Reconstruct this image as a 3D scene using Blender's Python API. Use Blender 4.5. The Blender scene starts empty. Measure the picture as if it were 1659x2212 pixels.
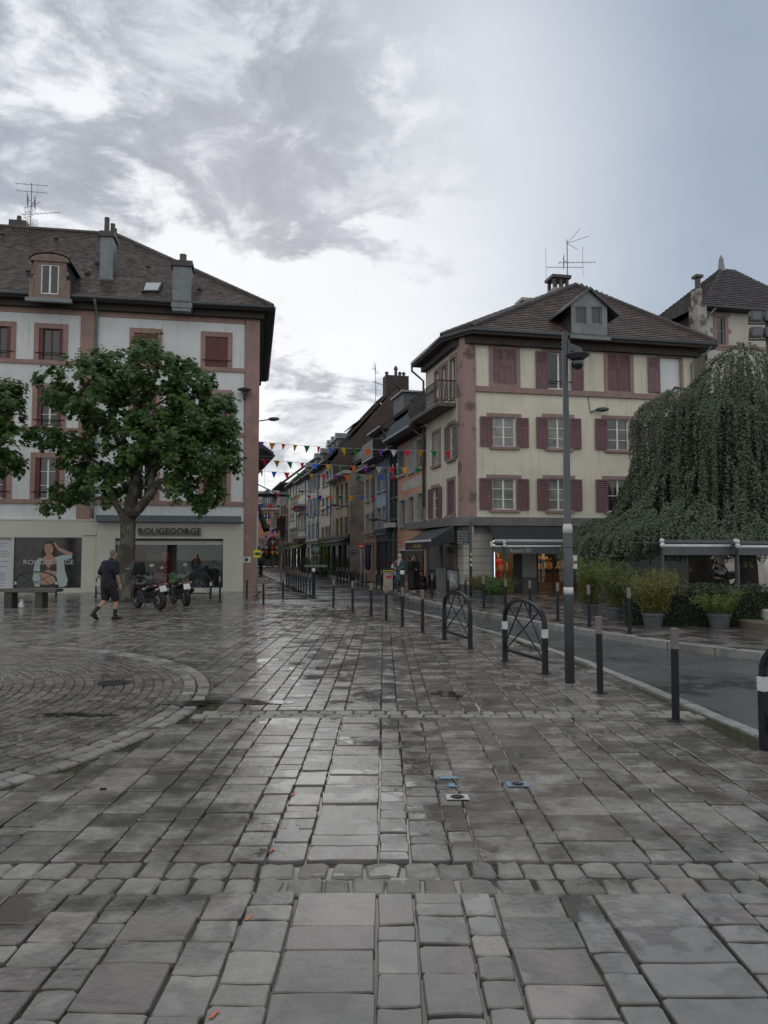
import bpy, bmesh, math, random
from math import pi, sin, cos, radians, atan, atan2, sqrt
from mathutils import Vector, Matrix
from mathutils import noise as mnoise
random.seed(7)
S = bpy.context.scene
COL = S.collection

# ---------------------------------------------------------------- camera
FPX, HOR, CX, CY, CAMZ = 1620.0, 1203.0, 829.5, 1106.0, 1.6   # in a 1659 x 2212 picture
PITCH = atan((HOR - CY) / FPX)
cam = bpy.data.cameras.new('camera')
cam.sensor_fit = 'VERTICAL'; cam.sensor_height = 24.0; cam.lens = 24.0 * FPX / 2212.0
cam.clip_end = 3000; cam.clip_start = 0.05
camo = bpy.data.objects.new('camera', cam); COL.objects.link(camo)
camo.location = (0, 0, CAMZ); camo.rotation_euler = (pi / 2 + PITCH, 0, 0)
S.camera = camo

# ---------------------------------------------------------------- sky, sun, exposure
SUN_AZ, SUN_EL = radians(-10.5), radians(25)      # behind the cloud ahead, a little left
sun_dir = Vector((sin(SUN_AZ) * cos(SUN_EL), cos(SUN_AZ) * cos(SUN_EL), sin(SUN_EL)))
W = bpy.data.worlds.new('World'); S.world = W; W.use_nodes = True
SKY_OFF = (7.4, 2.9, 0.0)
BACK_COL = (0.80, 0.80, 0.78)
def build_sky():
    nt = W.node_tree; N = nt.nodes; L = nt.links
    N.clear()
    out = N.new('ShaderNodeOutputWorld'); bg = N.new('ShaderNodeBackground'); L.new(bg.outputs[0], out.inputs[0])
    tc = N.new('ShaderNodeTexCoord'); d = tc.outputs['Generated']
    def math_(op, a, b=None, c=None, clamp=False):
        n = N.new('ShaderNodeMath'); n.operation = op; n.use_clamp = clamp
        for i, v in enumerate((a, b, c)):
            if v is None: continue
            if isinstance(v, (int, float)): n.inputs[i].default_value = v
            else: L.new(v, n.inputs[i])
        return n.outputs[0]
    def mapr(v, a, b, c=0.0, e=1.0, smooth=True):
        n = N.new('ShaderNodeMapRange'); n.interpolation_type = 'SMOOTHSTEP' if smooth else 'LINEAR'
        L.new(v, n.inputs[0])
        for i, q in zip((1, 2, 3, 4), (a, b, c, e)): n.inputs[i].default_value = q
        return n.outputs[0]
    def mix(f, a, b):
        n = N.new('ShaderNodeMix'); n.data_type = 'RGBA'
        if isinstance(f, (int, float)): n.inputs[0].default_value = f
        else: L.new(f, n.inputs[0])
        for i, v in ((6, a), (7, b)):
            if isinstance(v, tuple): n.inputs[i].default_value = (*v, 1)
            else: L.new(v, n.inputs[i])
        return n.outputs[2]
    sky = N.new('ShaderNodeTexSky'); sky.sky_type = 'NISHITA'; sky.sun_disc = False
    sky.sun_elevation = SUN_EL; sky.sun_rotation = SUN_AZ
    sc = N.new('ShaderNodeVectorMath'); sc.operation = 'SCALE'; L.new(sky.outputs[0], sc.inputs[0]); sc.inputs[3].default_value = 0.05
    sep = N.new('ShaderNodeSeparateXYZ'); L.new(d, sep.inputs[0])
    x, y, z = sep.outputs
    # cloud deck: direction projected on a flat layer
    den = math_('ADD', math_('MAXIMUM', z, 0.0), 0.32)
    comb = N.new('ShaderNodeCombineXYZ')
    L.new(math_('DIVIDE', x, den), comb.inputs[0]); L.new(math_('DIVIDE', y, den), comb.inputs[1]); L.new(math_('MULTIPLY', z, 1.2), comb.inputs[2])
    def noise(scale, detail, rough, off=(0, 0, 0), dist=0.0):
        m = N.new('ShaderNodeMapping'); L.new(comb.outputs[0], m.inputs[0]); m.inputs[1].default_value = off
        n = N.new('ShaderNodeTexNoise'); L.new(m.outputs[0], n.inputs[0])
        n.inputs['Scale'].default_value = scale; n.inputs['Detail'].default_value = detail
        n.inputs['Roughness'].default_value = rough; n.inputs['Distortion'].default_value = dist
        return n.outputs[0]
    n1 = noise(2.2, 10, 0.60, SKY_OFF, 0.35)
    n2 = noise(1.25, 6, 0.55, (5.3, 1.1, 0.0), 0.1)
    n3 = noise(6.5, 9, 0.64, (2.0, 8.0, 0.0), 0.4)
    # smooth rain veil on the right, paler towards the horizon
    veil = mix(mapr(z, 0.02, 0.55), (0.37, 0.41, 0.46), (0.18, 0.232, 0.318))
    veil = mix(math_('MULTIPLY', mapr(n2, 0.35, 0.7), 0.55), veil, (0.31, 0.35, 0.42))
    pale = mix(mapr(n2, 0.35, 0.68), (0.48, 0.52, 0.57), (0.37, 0.415, 0.475))
    dv = N.new('ShaderNodeVectorMath'); dv.operation = 'DOT_PRODUCT'; L.new(d, dv.inputs[0]); dv.inputs[1].default_value = sun_dir
    glow = mapr(dv.outputs['Value'], 0.84, 0.985)
    left = mapr(math_('ADD', x, math_('MULTIPLY', math_('SUBTRACT', n2, 0.5), 0.42)), 0.22, -0.09)
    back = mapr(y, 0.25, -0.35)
    col = mix(left, veil, pale)
    col = mix(math_('MULTIPLY', glow, 0.6), col, (0.72, 0.73, 0.735))
    cl = math_('ADD', math_('MULTIPLY', n1, 0.72), math_('MULTIPLY', n3, 0.28))
    thick = math_('ADD', cl, mapr(z, 0.22, 0.50, -0.05, 0.075))
    dark = math_('MULTIPLY', mapr(thick, 0.49, 0.565), left)
    col = mix(math_('MULTIPLY', dark, 0.9), col, mix(mapr(n3, 0.4, 0.65), (0.20, 0.222, 0.275), (0.30, 0.325, 0.375)))
    wisp = math_('MULTIPLY', mapr(n3, 0.53, 0.70), math_('MULTIPLY', left, 0.45))
    col = mix(wisp, col, (0.66, 0.69, 0.72))
    # thin bright overcast behind the square: it lights the fronts that face the camera
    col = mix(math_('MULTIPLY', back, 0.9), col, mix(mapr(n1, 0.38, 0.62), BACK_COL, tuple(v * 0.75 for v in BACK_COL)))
    col = mix(0.08, col, sc.outputs[0])
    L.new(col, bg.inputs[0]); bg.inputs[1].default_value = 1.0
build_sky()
sl = bpy.data.lights.new('sun', 'SUN'); sl.energy = 0.5; sl.angle = radians(90); sl.color = (1.0, 0.96, 0.9)
so = bpy.data.objects.new('sun', sl); COL.objects.link(so)
so.rotation_euler = (-sun_dir).to_track_quat('-Z', 'Y').to_euler(); so.location = (0, 0, 60)
S.view_settings.view_transform = 'Standard'; S.view_settings.look = 'None'
S.view_settings.exposure = 0.58; S.view_settings.gamma = 1.0
S.render.engine = 'CYCLES'; S.cycles.max_bounces = 5; S.cycles.diffuse_bounces = 3; S.cycles.glossy_bounces = 3
S.cycles.transparent_max_bounces = 6
S.cycles.use_denoising = True

# ---------------------------------------------------------------- pixel -> place
def ray(x, y):
    dx = (x - CX) / FPX; dy = -(y - CY) / FPX
    return Vector((dx, cos(PITCH) - dy * sin(PITCH), sin(PITCH) + dy * cos(PITCH)))
def G(x, y, z=0.0):
    d = ray(x, y); t = (z - CAMZ) / d.z
    return Vector((d.x * t, d.y * t, z))
def at(x, y, Y):
    d = ray(x, y); t = Y / d.y
    return Vector((d.x * t, Y, CAMZ + d.z * t))
def zoomer(rx, ry, rw, outw=1659.0):
    k = rw / outw
    def f(x, y): return ((rx + x * k) * 0.548611, (ry + y * k) * 0.548611)
    return f
R1, R2, R3, R4 = zoomer(0, 650, 1100), zoomer(0, 1450, 1100), zoomer(950, 1400, 800), zoomer(1600, 850, 1424)
R5, R6, A1, A2 = zoomer(1550, 1650, 1474), zoomer(1000, 2150, 1400), zoomer(0, 2050, 550), zoomer(450, 2050, 550)
A3, A4, A5, A6 = zoomer(1000, 1700, 500), zoomer(1250, 1450, 500), zoomer(1300, 1950, 550), zoomer(1800, 2000, 600)
A7, A8 = zoomer(2250, 2000, 774), zoomer(2550, 980, 474, 1456.0)
DD = lambda x, y: (x, y)

class Facade:
    """vertical plane through O along angle a (+x runs left to right as seen, -y faces the viewer)"""
    def __init__(s, O, a):
        s.O = Vector((O[0], O[1], 0)); s.a = a; s.d = Vector((cos(a), sin(a), 0)); s.n = Vector((-sin(a), cos(a), 0))
        s.M = Matrix.Translation(s.O) @ Matrix.Rotation(a, 4, 'Z'); s.Mi = s.M.inverted()
    def sz(s, px, py, y=0.0):
        d = ray(px, py); c = Vector((0, 0, CAMZ))
        t = ((s.O + s.n * y - c).dot(s.n)) / d.dot(s.n)
        p = s.Mi @ (c + d * t)
        return p.x, p.z
    def box(s, Z, x0, y0, x1, y1, y=0.0):
        """pixel box -> s0, s1, z0, z1 on the plane, heights taken at the middle"""
        a = Z(x0, y0); b = Z(x1, y1); m = (a[0] + b[0]) / 2
        s0 = s.sz(a[0], (a[1] + b[1]) / 2, y)[0]; s1 = s.sz(b[0], (a[1] + b[1]) / 2, y)[0]
        return s0, s1, s.sz(m, b[1], y)[1], s.sz(m, a[1], y)[1]
    def on(s, px, py, p0, nrm):
        d = s.Mi.to_3x3() @ ray(px, py); c = s.Mi @ Vector((0, 0, CAMZ))
        t = (Vector(p0) - c).dot(nrm) / d.dot(nrm)
        return c + d * t

# ---------------------------------------------------------------- mesh builder
class MB:
    def __init__(s): s.v = []; s.f = []; s.mi = []; s.m = 0; s.M = None
    def add(s, vs, fs):
        b = len(s.v)
        if s.M is not None: vs = [s.M @ Vector(p) for p in vs]
        s.v += [tuple(p) for p in vs]
        s.f += [tuple(b + i for i in f) for f in fs]; s.mi += [s.m] * len(fs); return s
    def box(s, x0, x1, y0, y1, z0, z1):
        return s.add([(x0,y0,z0),(x1,y0,z0),(x1,y1,z0),(x0,y1,z0),(x0,y0,z1),(x1,y0,z1),(x1,y1,z1),(x0,y1,z1)],
                     [(0,3,2,1),(4,5,6,7),(0,1,5,4),(1,2,6,5),(2,3,7,6),(3,0,4,7)])
    def poly(s, pts): return s.add(pts, [tuple(range(len(pts)))])
    def prism(s, pts, off):
        """planar polygon extruded by vector off"""
        n = len(pts); o = Vector(off); q = [tuple(Vector(p) + o) for p in pts]
        return s.add(list(pts) + q, [tuple(reversed(range(n))), tuple(range(n, 2 * n))] + [(i, (i + 1) % n, n + (i + 1) % n, n + i) for i in range(n)])
    def tube(s, pts, r, n=8, cap=True):
        pts = [Vector(p) for p in pts]; k = len(pts)
        rs = r if isinstance(r, (list, tuple)) else [r] * k
        vs = []; up = None
        for i, p in enumerate(pts):
            t = (pts[min(i + 1, k - 1)] - pts[max(i - 1, 0)])
            if t.length < 1e-9: t = Vector((0, 0, 1))
            t.normalize()
            if up is None:
                up = Vector((0, 0, 1)) if abs(t.z) < 0.9 else Vector((1, 0, 0))
            u = up - t * up.dot(t)
            if u.length < 1e-6: u = t.orthogonal()
            u.normalize(); up = u; w = t.cross(u)
            for j in range(n):
                a = 2 * pi * j / n; vs.append(p + (u * cos(a) + w * sin(a)) * rs[i])
        fs = [(i*n+j, i*n+(j+1)%n, (i+1)*n+(j+1)%n, (i+1)*n+j) for i in range(k-1) for j in range(n)]
        if cap: fs += [tuple(reversed(range(n))), tuple(range((k-1)*n, k*n))]
        return s.add(vs, fs)
    def lathe(s, prof, n=16, c=(0, 0, 0), a0=0.0, a1=2*pi):
        """prof [(r, z)] from bottom to top"""
        full = abs(a1 - a0 - 2*pi) < 1e-6; m = n if full else n + 1
        vs = [(c[0] + r*cos(a0+(a1-a0)*j/n), c[1] + r*sin(a0+(a1-a0)*j/n), c[2]+z) for r, z in prof for j in range(m)]
        fs = []
        for i in range(len(prof)-1):
            for j in range(n if full else m-1):
                fs.append((i*m+j, i*m+(j+1)%m, (i+1)*m+(j+1)%m, (i+1)*m+j))
        if full: fs += [tuple(reversed(range(m))), tuple(range((len(prof)-1)*m, len(prof)*m))]
        return s.add(vs, fs)
    def ball(s, c, r, n=10, sx=1, sy=1, sz=1):
        k = n // 2 + 1; vs = []; fs = []
        for i in range(k):
            th = pi * i / (k - 1)
            for j in range(n):
                a = 2*pi*j/n; vs.append((c[0]+r*sx*sin(th)*cos(a), c[1]+r*sy*sin(th)*sin(a), c[2]-r*sz*cos(th)))
        for i in range(k-1):
            for j in range(n):
                fs.append((i*n+j, i*n+(j+1)%n, (i+1)*n+(j+1)%n, (i+1)*n+j))
        return s.add(vs, fs)
    def mesh(s, mats, smooth=False):
        me = bpy.data.meshes.new('mesh'); me.from_pydata(s.v, [], s.f)
        for m in (mats if isinstance(mats, (list, tuple)) else [mats]): me.materials.append(m)
        if any(s.mi): me.polygons.foreach_set('material_index', s.mi)
        if smooth: me.polygons.foreach_set('use_smooth', [True]*len(s.f))
        me.update(); return me
    def build(s, name, mats, parent=None, loc=None, rz=0.0, smooth=False):
        return link(name, s.mesh(mats, smooth), parent, loc, rz)

def link(name, me, parent=None, loc=None, rz=0.0):
    if me is not None and me.name.startswith('mesh'): me.name = name
    o = bpy.data.objects.new(name, me); COL.objects.link(o)
    if parent is not None: o.parent = parent
    if loc is not None: o.location = loc
    if rz: o.rotation_euler = (0, 0, rz)
    return o
def thing(name, label, cat, loc=(0, 0, 0), rz=0.0, group=None):
    return tag(link(name, None, None, loc, rz), label, cat, group)
def tag(o, label=None, cat=None, group=None, kind=None):
    if label: o['label'] = label
    if cat: o['category'] = cat
    if group: o['group'] = group
    if kind: o['kind'] = kind
    return o
def dup(o, parent=None, loc=None, rz=None):
    kids = [k for k in ALLKIDS(o)]
    c = o.copy(); COL.objects.link(c); c.parent = parent
    if loc is not None: c.location = loc
    if rz is not None: c.rotation_euler = (0, 0, rz)
    for k in kids: dup(k, c)
    return c
def ALLKIDS(o): return [k for k in COL.objects if k.parent == o]
def dup_many(proto, places):
    """copies of a thing with its parts (two levels), quick"""
    tree = [(k, ALLKIDS(k)) for k in ALLKIDS(proto)]; out = []
    for loc, rz in places:
        c = proto.copy(); COL.objects.link(c); c.location = loc; c.rotation_euler = (0, 0, rz)
        for k, g in tree:
            kc = k.copy(); COL.objects.link(kc); kc.parent = c
            for q in g:
                qc = q.copy(); COL.objects.link(qc); qc.parent = kc
        out.append(c)
    return out

# ---------------------------------------------------------------- materials
MATS = {}
def mat(name, c, c2=None, scale=2.0, rough=0.65, bump=0.0, bscale=None, metal=0.0, spec=0.5, streak=0.0, isl=0.0, emit=None, contrast=(0.35, 0.65), wetpos=None, coat=0.0, detail=6):
    if name in MATS: return MATS[name]
    m = bpy.data.materials.new(name); m.use_nodes = True; MATS[name] = m
    nt = m.node_tree; N = nt.nodes; L = nt.links; b = N['Principled BSDF']
    b.inputs['Roughness'].default_value = rough; b.inputs['Metallic'].default_value = metal
    b.inputs['Specular IOR Level'].default_value = spec; b.inputs['Coat Weight'].default_value = coat
    b.inputs['Base Color'].default_value = (*c, 1)
    geo = N.new('ShaderNodeNewGeometry')
    def noise(sc, detail=6, stretch=None):
        n = N.new('ShaderNodeTexNoise'); n.inputs['Scale'].default_value = sc; n.inputs['Detail'].default_value = detail
        n.inputs['Roughness'].default_value = 0.62
        if stretch:
            mp = N.new('ShaderNodeMapping'); mp.inputs[3].default_value = stretch; L.new(geo.outputs['Position'], mp.inputs[0]); L.new(mp.outputs[0], n.inputs[0])
        else: L.new(geo.outputs['Position'], n.inputs[0])
        return n.outputs[0]
    def ramp(v, a, bb):
        n = N.new('ShaderNodeMapRange'); n.interpolation_type = 'SMOOTHSTEP'; L.new(v, n.inputs[0]); n.inputs[1].default_value = a; n.inputs[2].default_value = bb; return n.outputs[0]
    col = None
    if c2:
        mx = N.new('ShaderNodeMix'); mx.data_type = 'RGBA'; L.new(ramp(noise(scale, detail), *contrast), mx.inputs[0])
        mx.inputs[6].default_value = (*c, 1); mx.inputs[7].default_value = (*c2, 1); col = mx.outputs[2]
    if streak:
        st = ramp(noise(1.0, 5, (5.0, 5.0, 0.35)), 0.52, 0.78)
        ml = N.new('ShaderNodeMath'); ml.operation = 'MULTIPLY'; L.new(st, ml.inputs[0]); ml.inputs[1].default_value = streak
        mx = N.new('ShaderNodeMix'); mx.data_type = 'RGBA'; L.new(ml.outputs[0], mx.inputs[0])
        if col: L.new(col, mx.inputs[6])
        else: mx.inputs[6].default_value = (*c, 1)
        mx.inputs[7].default_value = (c[0]*0.42, c[1]*0.4, c[2]*0.38, 1); col = mx.outputs[2]
    if isl:
        oi = N.new('ShaderNodeObjectInfo')
        ad = N.new('ShaderNodeMath'); ad.operation = 'ADD'; L.new(oi.outputs['Random'], ad.inputs[0]); L.new(geo.outputs['Random Per Island'], ad.inputs[1])
        fr = N.new('ShaderNodeMath'); fr.operation = 'FRACT'; L.new(ad.outputs[0], fr.inputs[0])
        mr = N.new('ShaderNodeMapRange'); L.new(fr.outputs[0], mr.inputs[0]); mr.inputs[3].default_value = 1 - isl; mr.inputs[4].default_value = 1 + isl
        sc_ = N.new('ShaderNodeVectorMath'); sc_.operation = 'SCALE'; L.new(mr.outputs[0], sc_.inputs[3])
        if col: L.new(col, sc_.inputs[0])
        else: sc_.inputs[0].default_value = c
        col = sc_.outputs[0]
    if col: L.new(col, b.inputs['Base Color'])
    if bump:
        bp = N.new('ShaderNodeBump'); bp.inputs['Strength'].default_value = bump; bp.inputs['Distance'].default_value = 0.02
        L.new(noise(bscale or scale * 6, 5), bp.inputs['Height']); L.new(bp.outputs[0], b.inputs['Normal'])
    if emit:
        b.inputs['Emission Color'].default_value = (*emit[0], 1); b.inputs['Emission Strength'].default_value = emit[1]
    return m

def wet_mat(name, c, c2, tint, isl=0.18, bump=0.25, bscale=28, dry=0.42, wet_lo=0.56, wet_hi=0.60, wscale=1.1, wrough=0.04, dark=0.55, stain=True):
    """stone or asphalt after rain: colour per piece, damp stains and standing film of water where the noise is high"""
    m = bpy.data.materials.new(name); m.use_nodes = True; MATS[name] = m
    nt = m.node_tree; N = nt.nodes; L = nt.links; b = N['Principled BSDF']
    geo = N.new('ShaderNodeNewGeometry'); oi = N.new('ShaderNodeObjectInfo')
    def noise(sc, detail=5, rough=0.6, stretch=None):
        n = N.new('ShaderNodeTexNoise'); n.inputs['Scale'].default_value = sc; n.inputs['Detail'].default_value = detail; n.inputs['Roughness'].default_value = rough
        mp = N.new('ShaderNodeMapping'); mp.inputs[3].default_value = stretch or (1, 1, 1); L.new(geo.outputs['Position'], mp.inputs[0]); L.new(mp.outputs[0], n.inputs[0]); return n.outputs[0]
    def mapr(v, a, bb, c0=0.0, c1=1.0, sm=True):
        n = N.new('ShaderNodeMapRange'); n.interpolation_type = 'SMOOTHSTEP' if sm else 'LINEAR'; L.new(v, n.inputs[0])
        for i, q in zip((1,2,3,4), (a,bb,c0,c1)): n.inputs[i].default_value = q
        return n.outputs[0]
    def m2(op, a, bv):
        n = N.new('ShaderNodeMath'); n.operation = op
        for i, q in enumerate((a, bv)):
            if isinstance(q, (int, float)): n.inputs[i].default_value = q
            else: L.new(q, n.inputs[i])
        return n.outputs[0]
    def mix(f, a, bv):
        n = N.new('ShaderNodeMix'); n.data_type = 'RGBA'
        if isinstance(f, float): n.inputs[0].default_value = f
        else: L.new(f, n.inputs[0])
        for i, q in ((6, a), (7, bv)):
            if isinstance(q, tuple): n.inputs[i].default_value = (*q, 1)
            else: L.new(q, n.inputs[i])
        return n.outputs[2]
    rnd = m2('FRACT', m2('ADD', oi.outputs['Random'], geo.outputs['Random Per Island']), 0.0)
    rnd2 = m2('FRACT', m2('MULTIPLY', rnd, 7.31), 0.0)
    rnd3 = m2('FRACT', m2('MULTIPLY', rnd, 23.7), 0.0)
    grain = noise(9, 8, 0.7)
    col = mix(mapr(grain, 0.3, 0.7), c, c2)
    col = mix(m2('MULTIPLY', mapr(rnd2, 0.62, 0.95), 0.75), col, tint)
    lay = noise(5, 6, 0.65, (1.0, 4.0, 1.0))
    col = mix(m2('MULTIPLY', mapr(lay, 0.5, 0.75), 0.35), col, (c[0]*0.6, c[1]*0.6, c[2]*0.62))
    vm = N.new('ShaderNodeVectorMath'); vm.operation = 'SCALE'; L.new(col, vm.inputs[0]); L.new(mapr(rnd, 0, 1, 1-isl, 1+isl, False), vm.inputs[3]); col = vm.outputs[0]
    # water: broad wet zones, broken up stone by stone and by small hollows
    big = noise(0.33, 3, 0.5)
    w = m2('ADD', m2('MULTIPLY', noise(wscale*2.2, 5, 0.6), 0.75), m2('MULTIPLY', big, 0.35))
    w = m2('ADD', w, mapr(rnd3, 0, 1, -0.05, 0.05, False))
    wet = mapr(w, wet_lo, wet_hi)
    damp = mapr(w, wet_lo - 0.10, wet_lo + 0.01)
    col = mix(m2('MULTIPLY', damp, 1 - dark), col, (c[0]*0.25, c[1]*0.25, c[2]*0.26))
    L.new(col, b.inputs['Base Color'])
    rg = m2('ADD', mapr(grain, 0.3, 0.7, dry - 0.06, dry + 0.1), m2('MULTIPLY', damp, -0.14))
    n = N.new('ShaderNodeMix'); n.data_type = 'FLOAT'; L.new(wet, n.inputs[0]); L.new(rg, n.inputs[2]); n.inputs[3].default_value = wrough
    L.new(n.outputs[0], b.inputs['Roughness'])
    bp = N.new('ShaderNodeBump'); bp.inputs['Distance'].default_value = 0.012
    L.new(m2('MULTIPLY', m2('SUBTRACT', 1.0, wet), bump), bp.inputs['Strength'])
    L.new(m2('ADD', noise(bscale, 6, 0.65), m2('MULTIPLY', noise(5, 3, 0.5), 1.5)), bp.inputs['Height']); L.new(bp.outputs[0], b.inputs['Normal'])
    return m

WHITE_R = mat('white_render', (0.60,0.62,0.63), (0.53,0.55,0.56), 0.7, 0.8, 0.1, 30, streak=0.35)
CREAM_R = mat('cream_render', (0.64,0.605,0.51), (0.56,0.53,0.445), 0.8, 0.85, 0.15, 25, streak=0.5)
PINK_ST = mat('pink_sandstone', (0.31,0.20,0.178), (0.25,0.165,0.148), 1.5, 0.8, 0.25, 14, streak=0.4)
PINK_OLD = mat('worn_pink_sandstone', (0.30,0.205,0.19), (0.14,0.095,0.09), 1.6, 0.85, 0.6, 9, contrast=(0.5,0.62), streak=0.3)
PINK_TRIM = mat('mauve_trim', (0.29,0.20,0.19), (0.24,0.165,0.158), 2, 0.8, 0.15, 20, streak=0.4)
SH_MAUVE = mat('mauve_paint', (0.165,0.085,0.10), (0.13,0.068,0.083), 3, 0.62, 0.1, 20, streak=0.45)
SH_MAUVE2 = mat('faded_mauve_paint', (0.20,0.125,0.14), (0.15,0.09,0.105), 4, 0.7, 0.2, 20, streak=0.5)
SH_RED = mat('dark_red_paint', (0.115,0.028,0.032), (0.09,0.024,0.028), 3, 0.6)
W_WHITE = mat('white_frame_paint', (0.72,0.73,0.73), (0.62,0.63,0.63), 4, 0.5)
W_GREY = mat('grey_frame_paint', (0.36,0.37,0.36), (0.28,0.29,0.28), 4, 0.6)
GLASS = mat('window_glass', (0.020,0.023,0.026), rough=0.05, spec=0.7)
GLASS2 = mat('pale_window_glass', (0.10,0.11,0.115), (0.03,0.033,0.036), 1.3, rough=0.06, spec=0.7)
CURTAIN = mat('curtained_glass', (0.26,0.27,0.26), (0.16,0.165,0.16), 2.0, rough=0.12, spec=0.6)
TILE = mat('red_brown_roof_tile', (0.15,0.115,0.11), (0.10,0.08,0.078), 1.2, 0.30, 0.2, 40, isl=0.35, spec=0.6)
TILE2 = mat('brown_roof_tile', (0.12,0.082,0.074), (0.085,0.062,0.058), 1.2, 0.5, 0.2, 40, isl=0.3)
TILE_D = mat('dark_roof_tile', (0.07,0.056,0.054), (0.05,0.043,0.042), 1.5, 0.55, 0.2, 40, isl=0.3)
ROOFB = mat('roof_underlay', (0.06,0.045,0.042), rough=0.8)
ZINC = mat('grey_zinc', (0.17,0.19,0.205), (0.13,0.147,0.16), 2.5, 0.45, metal=0.25, streak=0.3)
ZINC_D = mat('dark_zinc', (0.075,0.085,0.095), (0.055,0.063,0.07), 2.5, 0.45, metal=0.25)
FASCIA = mat('dark_brown_eaves', (0.045,0.034,0.032), (0.03,0.025,0.024), 3, 0.7)
SLATE_P = mat('grey_timber_cladding', (0.12,0.13,0.135), (0.09,0.1,0.105), 3, 0.7)
BROWN_CL = mat('brown_cladding', (0.075,0.052,0.042), (0.05,0.037,0.032), 2, 0.7, streak=0.4)
BLACK = mat('black_paint', (0.012,0.013,0.016), rough=0.32, spec=0.5)
BLACK_M = mat('matt_black', (0.012,0.012,0.013), rough=0.7)
NAVY_P = mat('blue_black_paint', (0.007,0.009,0.016), (0.010,0.013,0.02), 20, rough=0.4, spec=0.3)
STEEL = mat('brushed_steel', (0.20,0.185,0.165), (0.15,0.14,0.125), 8, rough=0.5, metal=0.3)
LAMP_G = mat('lamp_post_grey', (0.075,0.085,0.092), (0.06,0.068,0.075), 3, rough=0.5, metal=0.2)
W_PAINT = mat('white_paint', (0.58,0.59,0.59), (0.48,0.49,0.49), 6, 0.45)
IRON = mat('wrought_iron', (0.018,0.018,0.019), rough=0.5, metal=0.3)
PLASTIC_D = mat('dark_plastic', (0.02,0.02,0.022), rough=0.4)
SHOPW = mat('shop_fascia_cream', (0.50,0.50,0.45), (0.46,0.46,0.415), 0.8, 0.55)
GROUT = mat('grout_dark', (0.10,0.10,0.095), rough=0.8)
def flat(name, c, rough=0.6): return mat(name, c, rough=rough)

# ---------------------------------------------------------------- helpers for text
def text_mesh(txt, size, m, extrude=0.0, shear=0.0, align='CENTER', spacing=1.0):
    cu = bpy.data.curves.new('lettering', 'FONT'); cu.body = txt; cu.size = size; cu.extrude = extrude; cu.shear = shear
    cu.align_x = align; cu.space_character = spacing; cu.resolution_u = 3; cu.fill_mode = 'BOTH'
    o = bpy.data.objects.new('lettering', cu); COL.objects.link(o)
    dg = bpy.context.evaluated_depsgraph_get()
    me = bpy.data.meshes.new_from_object(o.evaluated_get(dg)); me.name = 'mesh_lettering'
    bpy.data.objects.remove(o); bpy.data.curves.remove(cu)
    me.transform(Matrix.Rotation(pi/2, 4, 'X'))          # stand it up, facing -y
    me.materials.clear(); me.materials.append(m); return me
def fit_text(txt, width, height, m, extrude=0.0, shear=0.0, spacing=1.0):
    me = text_mesh(txt, 1.0, m, 0.0, shear, 'LEFT', spacing) if not extrude else text_mesh(txt, 1.0, m, extrude, shear, 'LEFT', spacing)
    xs = [v.co.x for v in me.vertices]; zs = [v.co.z for v in me.vertices]
    a, b_, c, d = min(xs), max(xs), min(zs), max(zs)
    kx = width / (b_ - a); kz = height / (d - c)
    for v in me.vertices:
        v.co.x = (v.co.x - (a + b_) / 2) * kx; v.co.z = (v.co.z - (c + d) / 2) * kz
    me.update(); return me
ORD = ['first','second','third','fourth','fifth','sixth','seventh','eighth','ninth','tenth','eleventh','twelfth','thirteenth','fourteenth','fifteenth','sixteenth','seventeenth','eighteenth','nineteenth','twentieth']
# ================================================================ GROUND
SLAB = wet_mat('wet_grey_slab', (0.165,0.158,0.145), (0.235,0.227,0.21), (0.185,0.157,0.147), isl=0.30, bump=0.20, dry=0.235, wet_lo=0.57, wet_hi=0.635, wrough=0.05, dark=0.5)
SETT = wet_mat('wet_granite_sett', (0.16,0.154,0.138), (0.26,0.25,0.228), (0.17,0.155,0.14), isl=0.2, bump=0.8, bscale=22, dry=0.5, wet_lo=0.62, wet_hi=0.66)
SETT_S = wet_mat('wet_small_sett', (0.14,0.13,0.12), (0.195,0.183,0.172), (0.155,0.13,0.122), isl=0.22, bump=0.25, bscale=30, dry=0.28, wet_lo=0.60, wet_hi=0.66)
JOINT = wet_mat('wet_joint_mortar', (0.085,0.08,0.07), (0.16,0.15,0.132), (0.10,0.10,0.06), isl=0.0, bump=0.9, bscale=60, dry=0.5, wet_lo=0.43, wet_hi=0.52, wscale=1.6)
ASPH = wet_mat('wet_asphalt', (0.058,0.060,0.064), (0.078,0.080,0.084), (0.06,0.06,0.06), isl=0.0, bump=0.5, bscale=180, dry=0.30, wet_lo=0.60, wet_hi=0.74, wscale=0.35, dark=0.8)
FLAG = wet_mat('wet_pavement_flag', (0.135,0.12,0.115), (0.175,0.16,0.152), (0.15,0.115,0.105), isl=0.2, wet_lo=0.52, wet_hi=0.57, wscale=0.8)
KERBM = wet_mat('granite_kerb', (0.20,0.197,0.19), (0.28,0.276,0.265), (0.2,0.19,0.18), isl=0.12, bump=0.3, bscale=60, dry=0.5, wet_lo=0.66, wet_hi=0.72)
STREETP = wet_mat('wet_street_setts', (0.13,0.127,0.122), (0.18,0.175,0.168), (0.14,0.125,0.12), isl=0.0, bump=0.5, bscale=14, dry=0.22, wet_lo=0.53, wet_hi=0.64, wscale=0.5)
WATER = mat('rain_water', (0.03,0.031,0.032), rough=0.07, spec=0.6)

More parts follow.
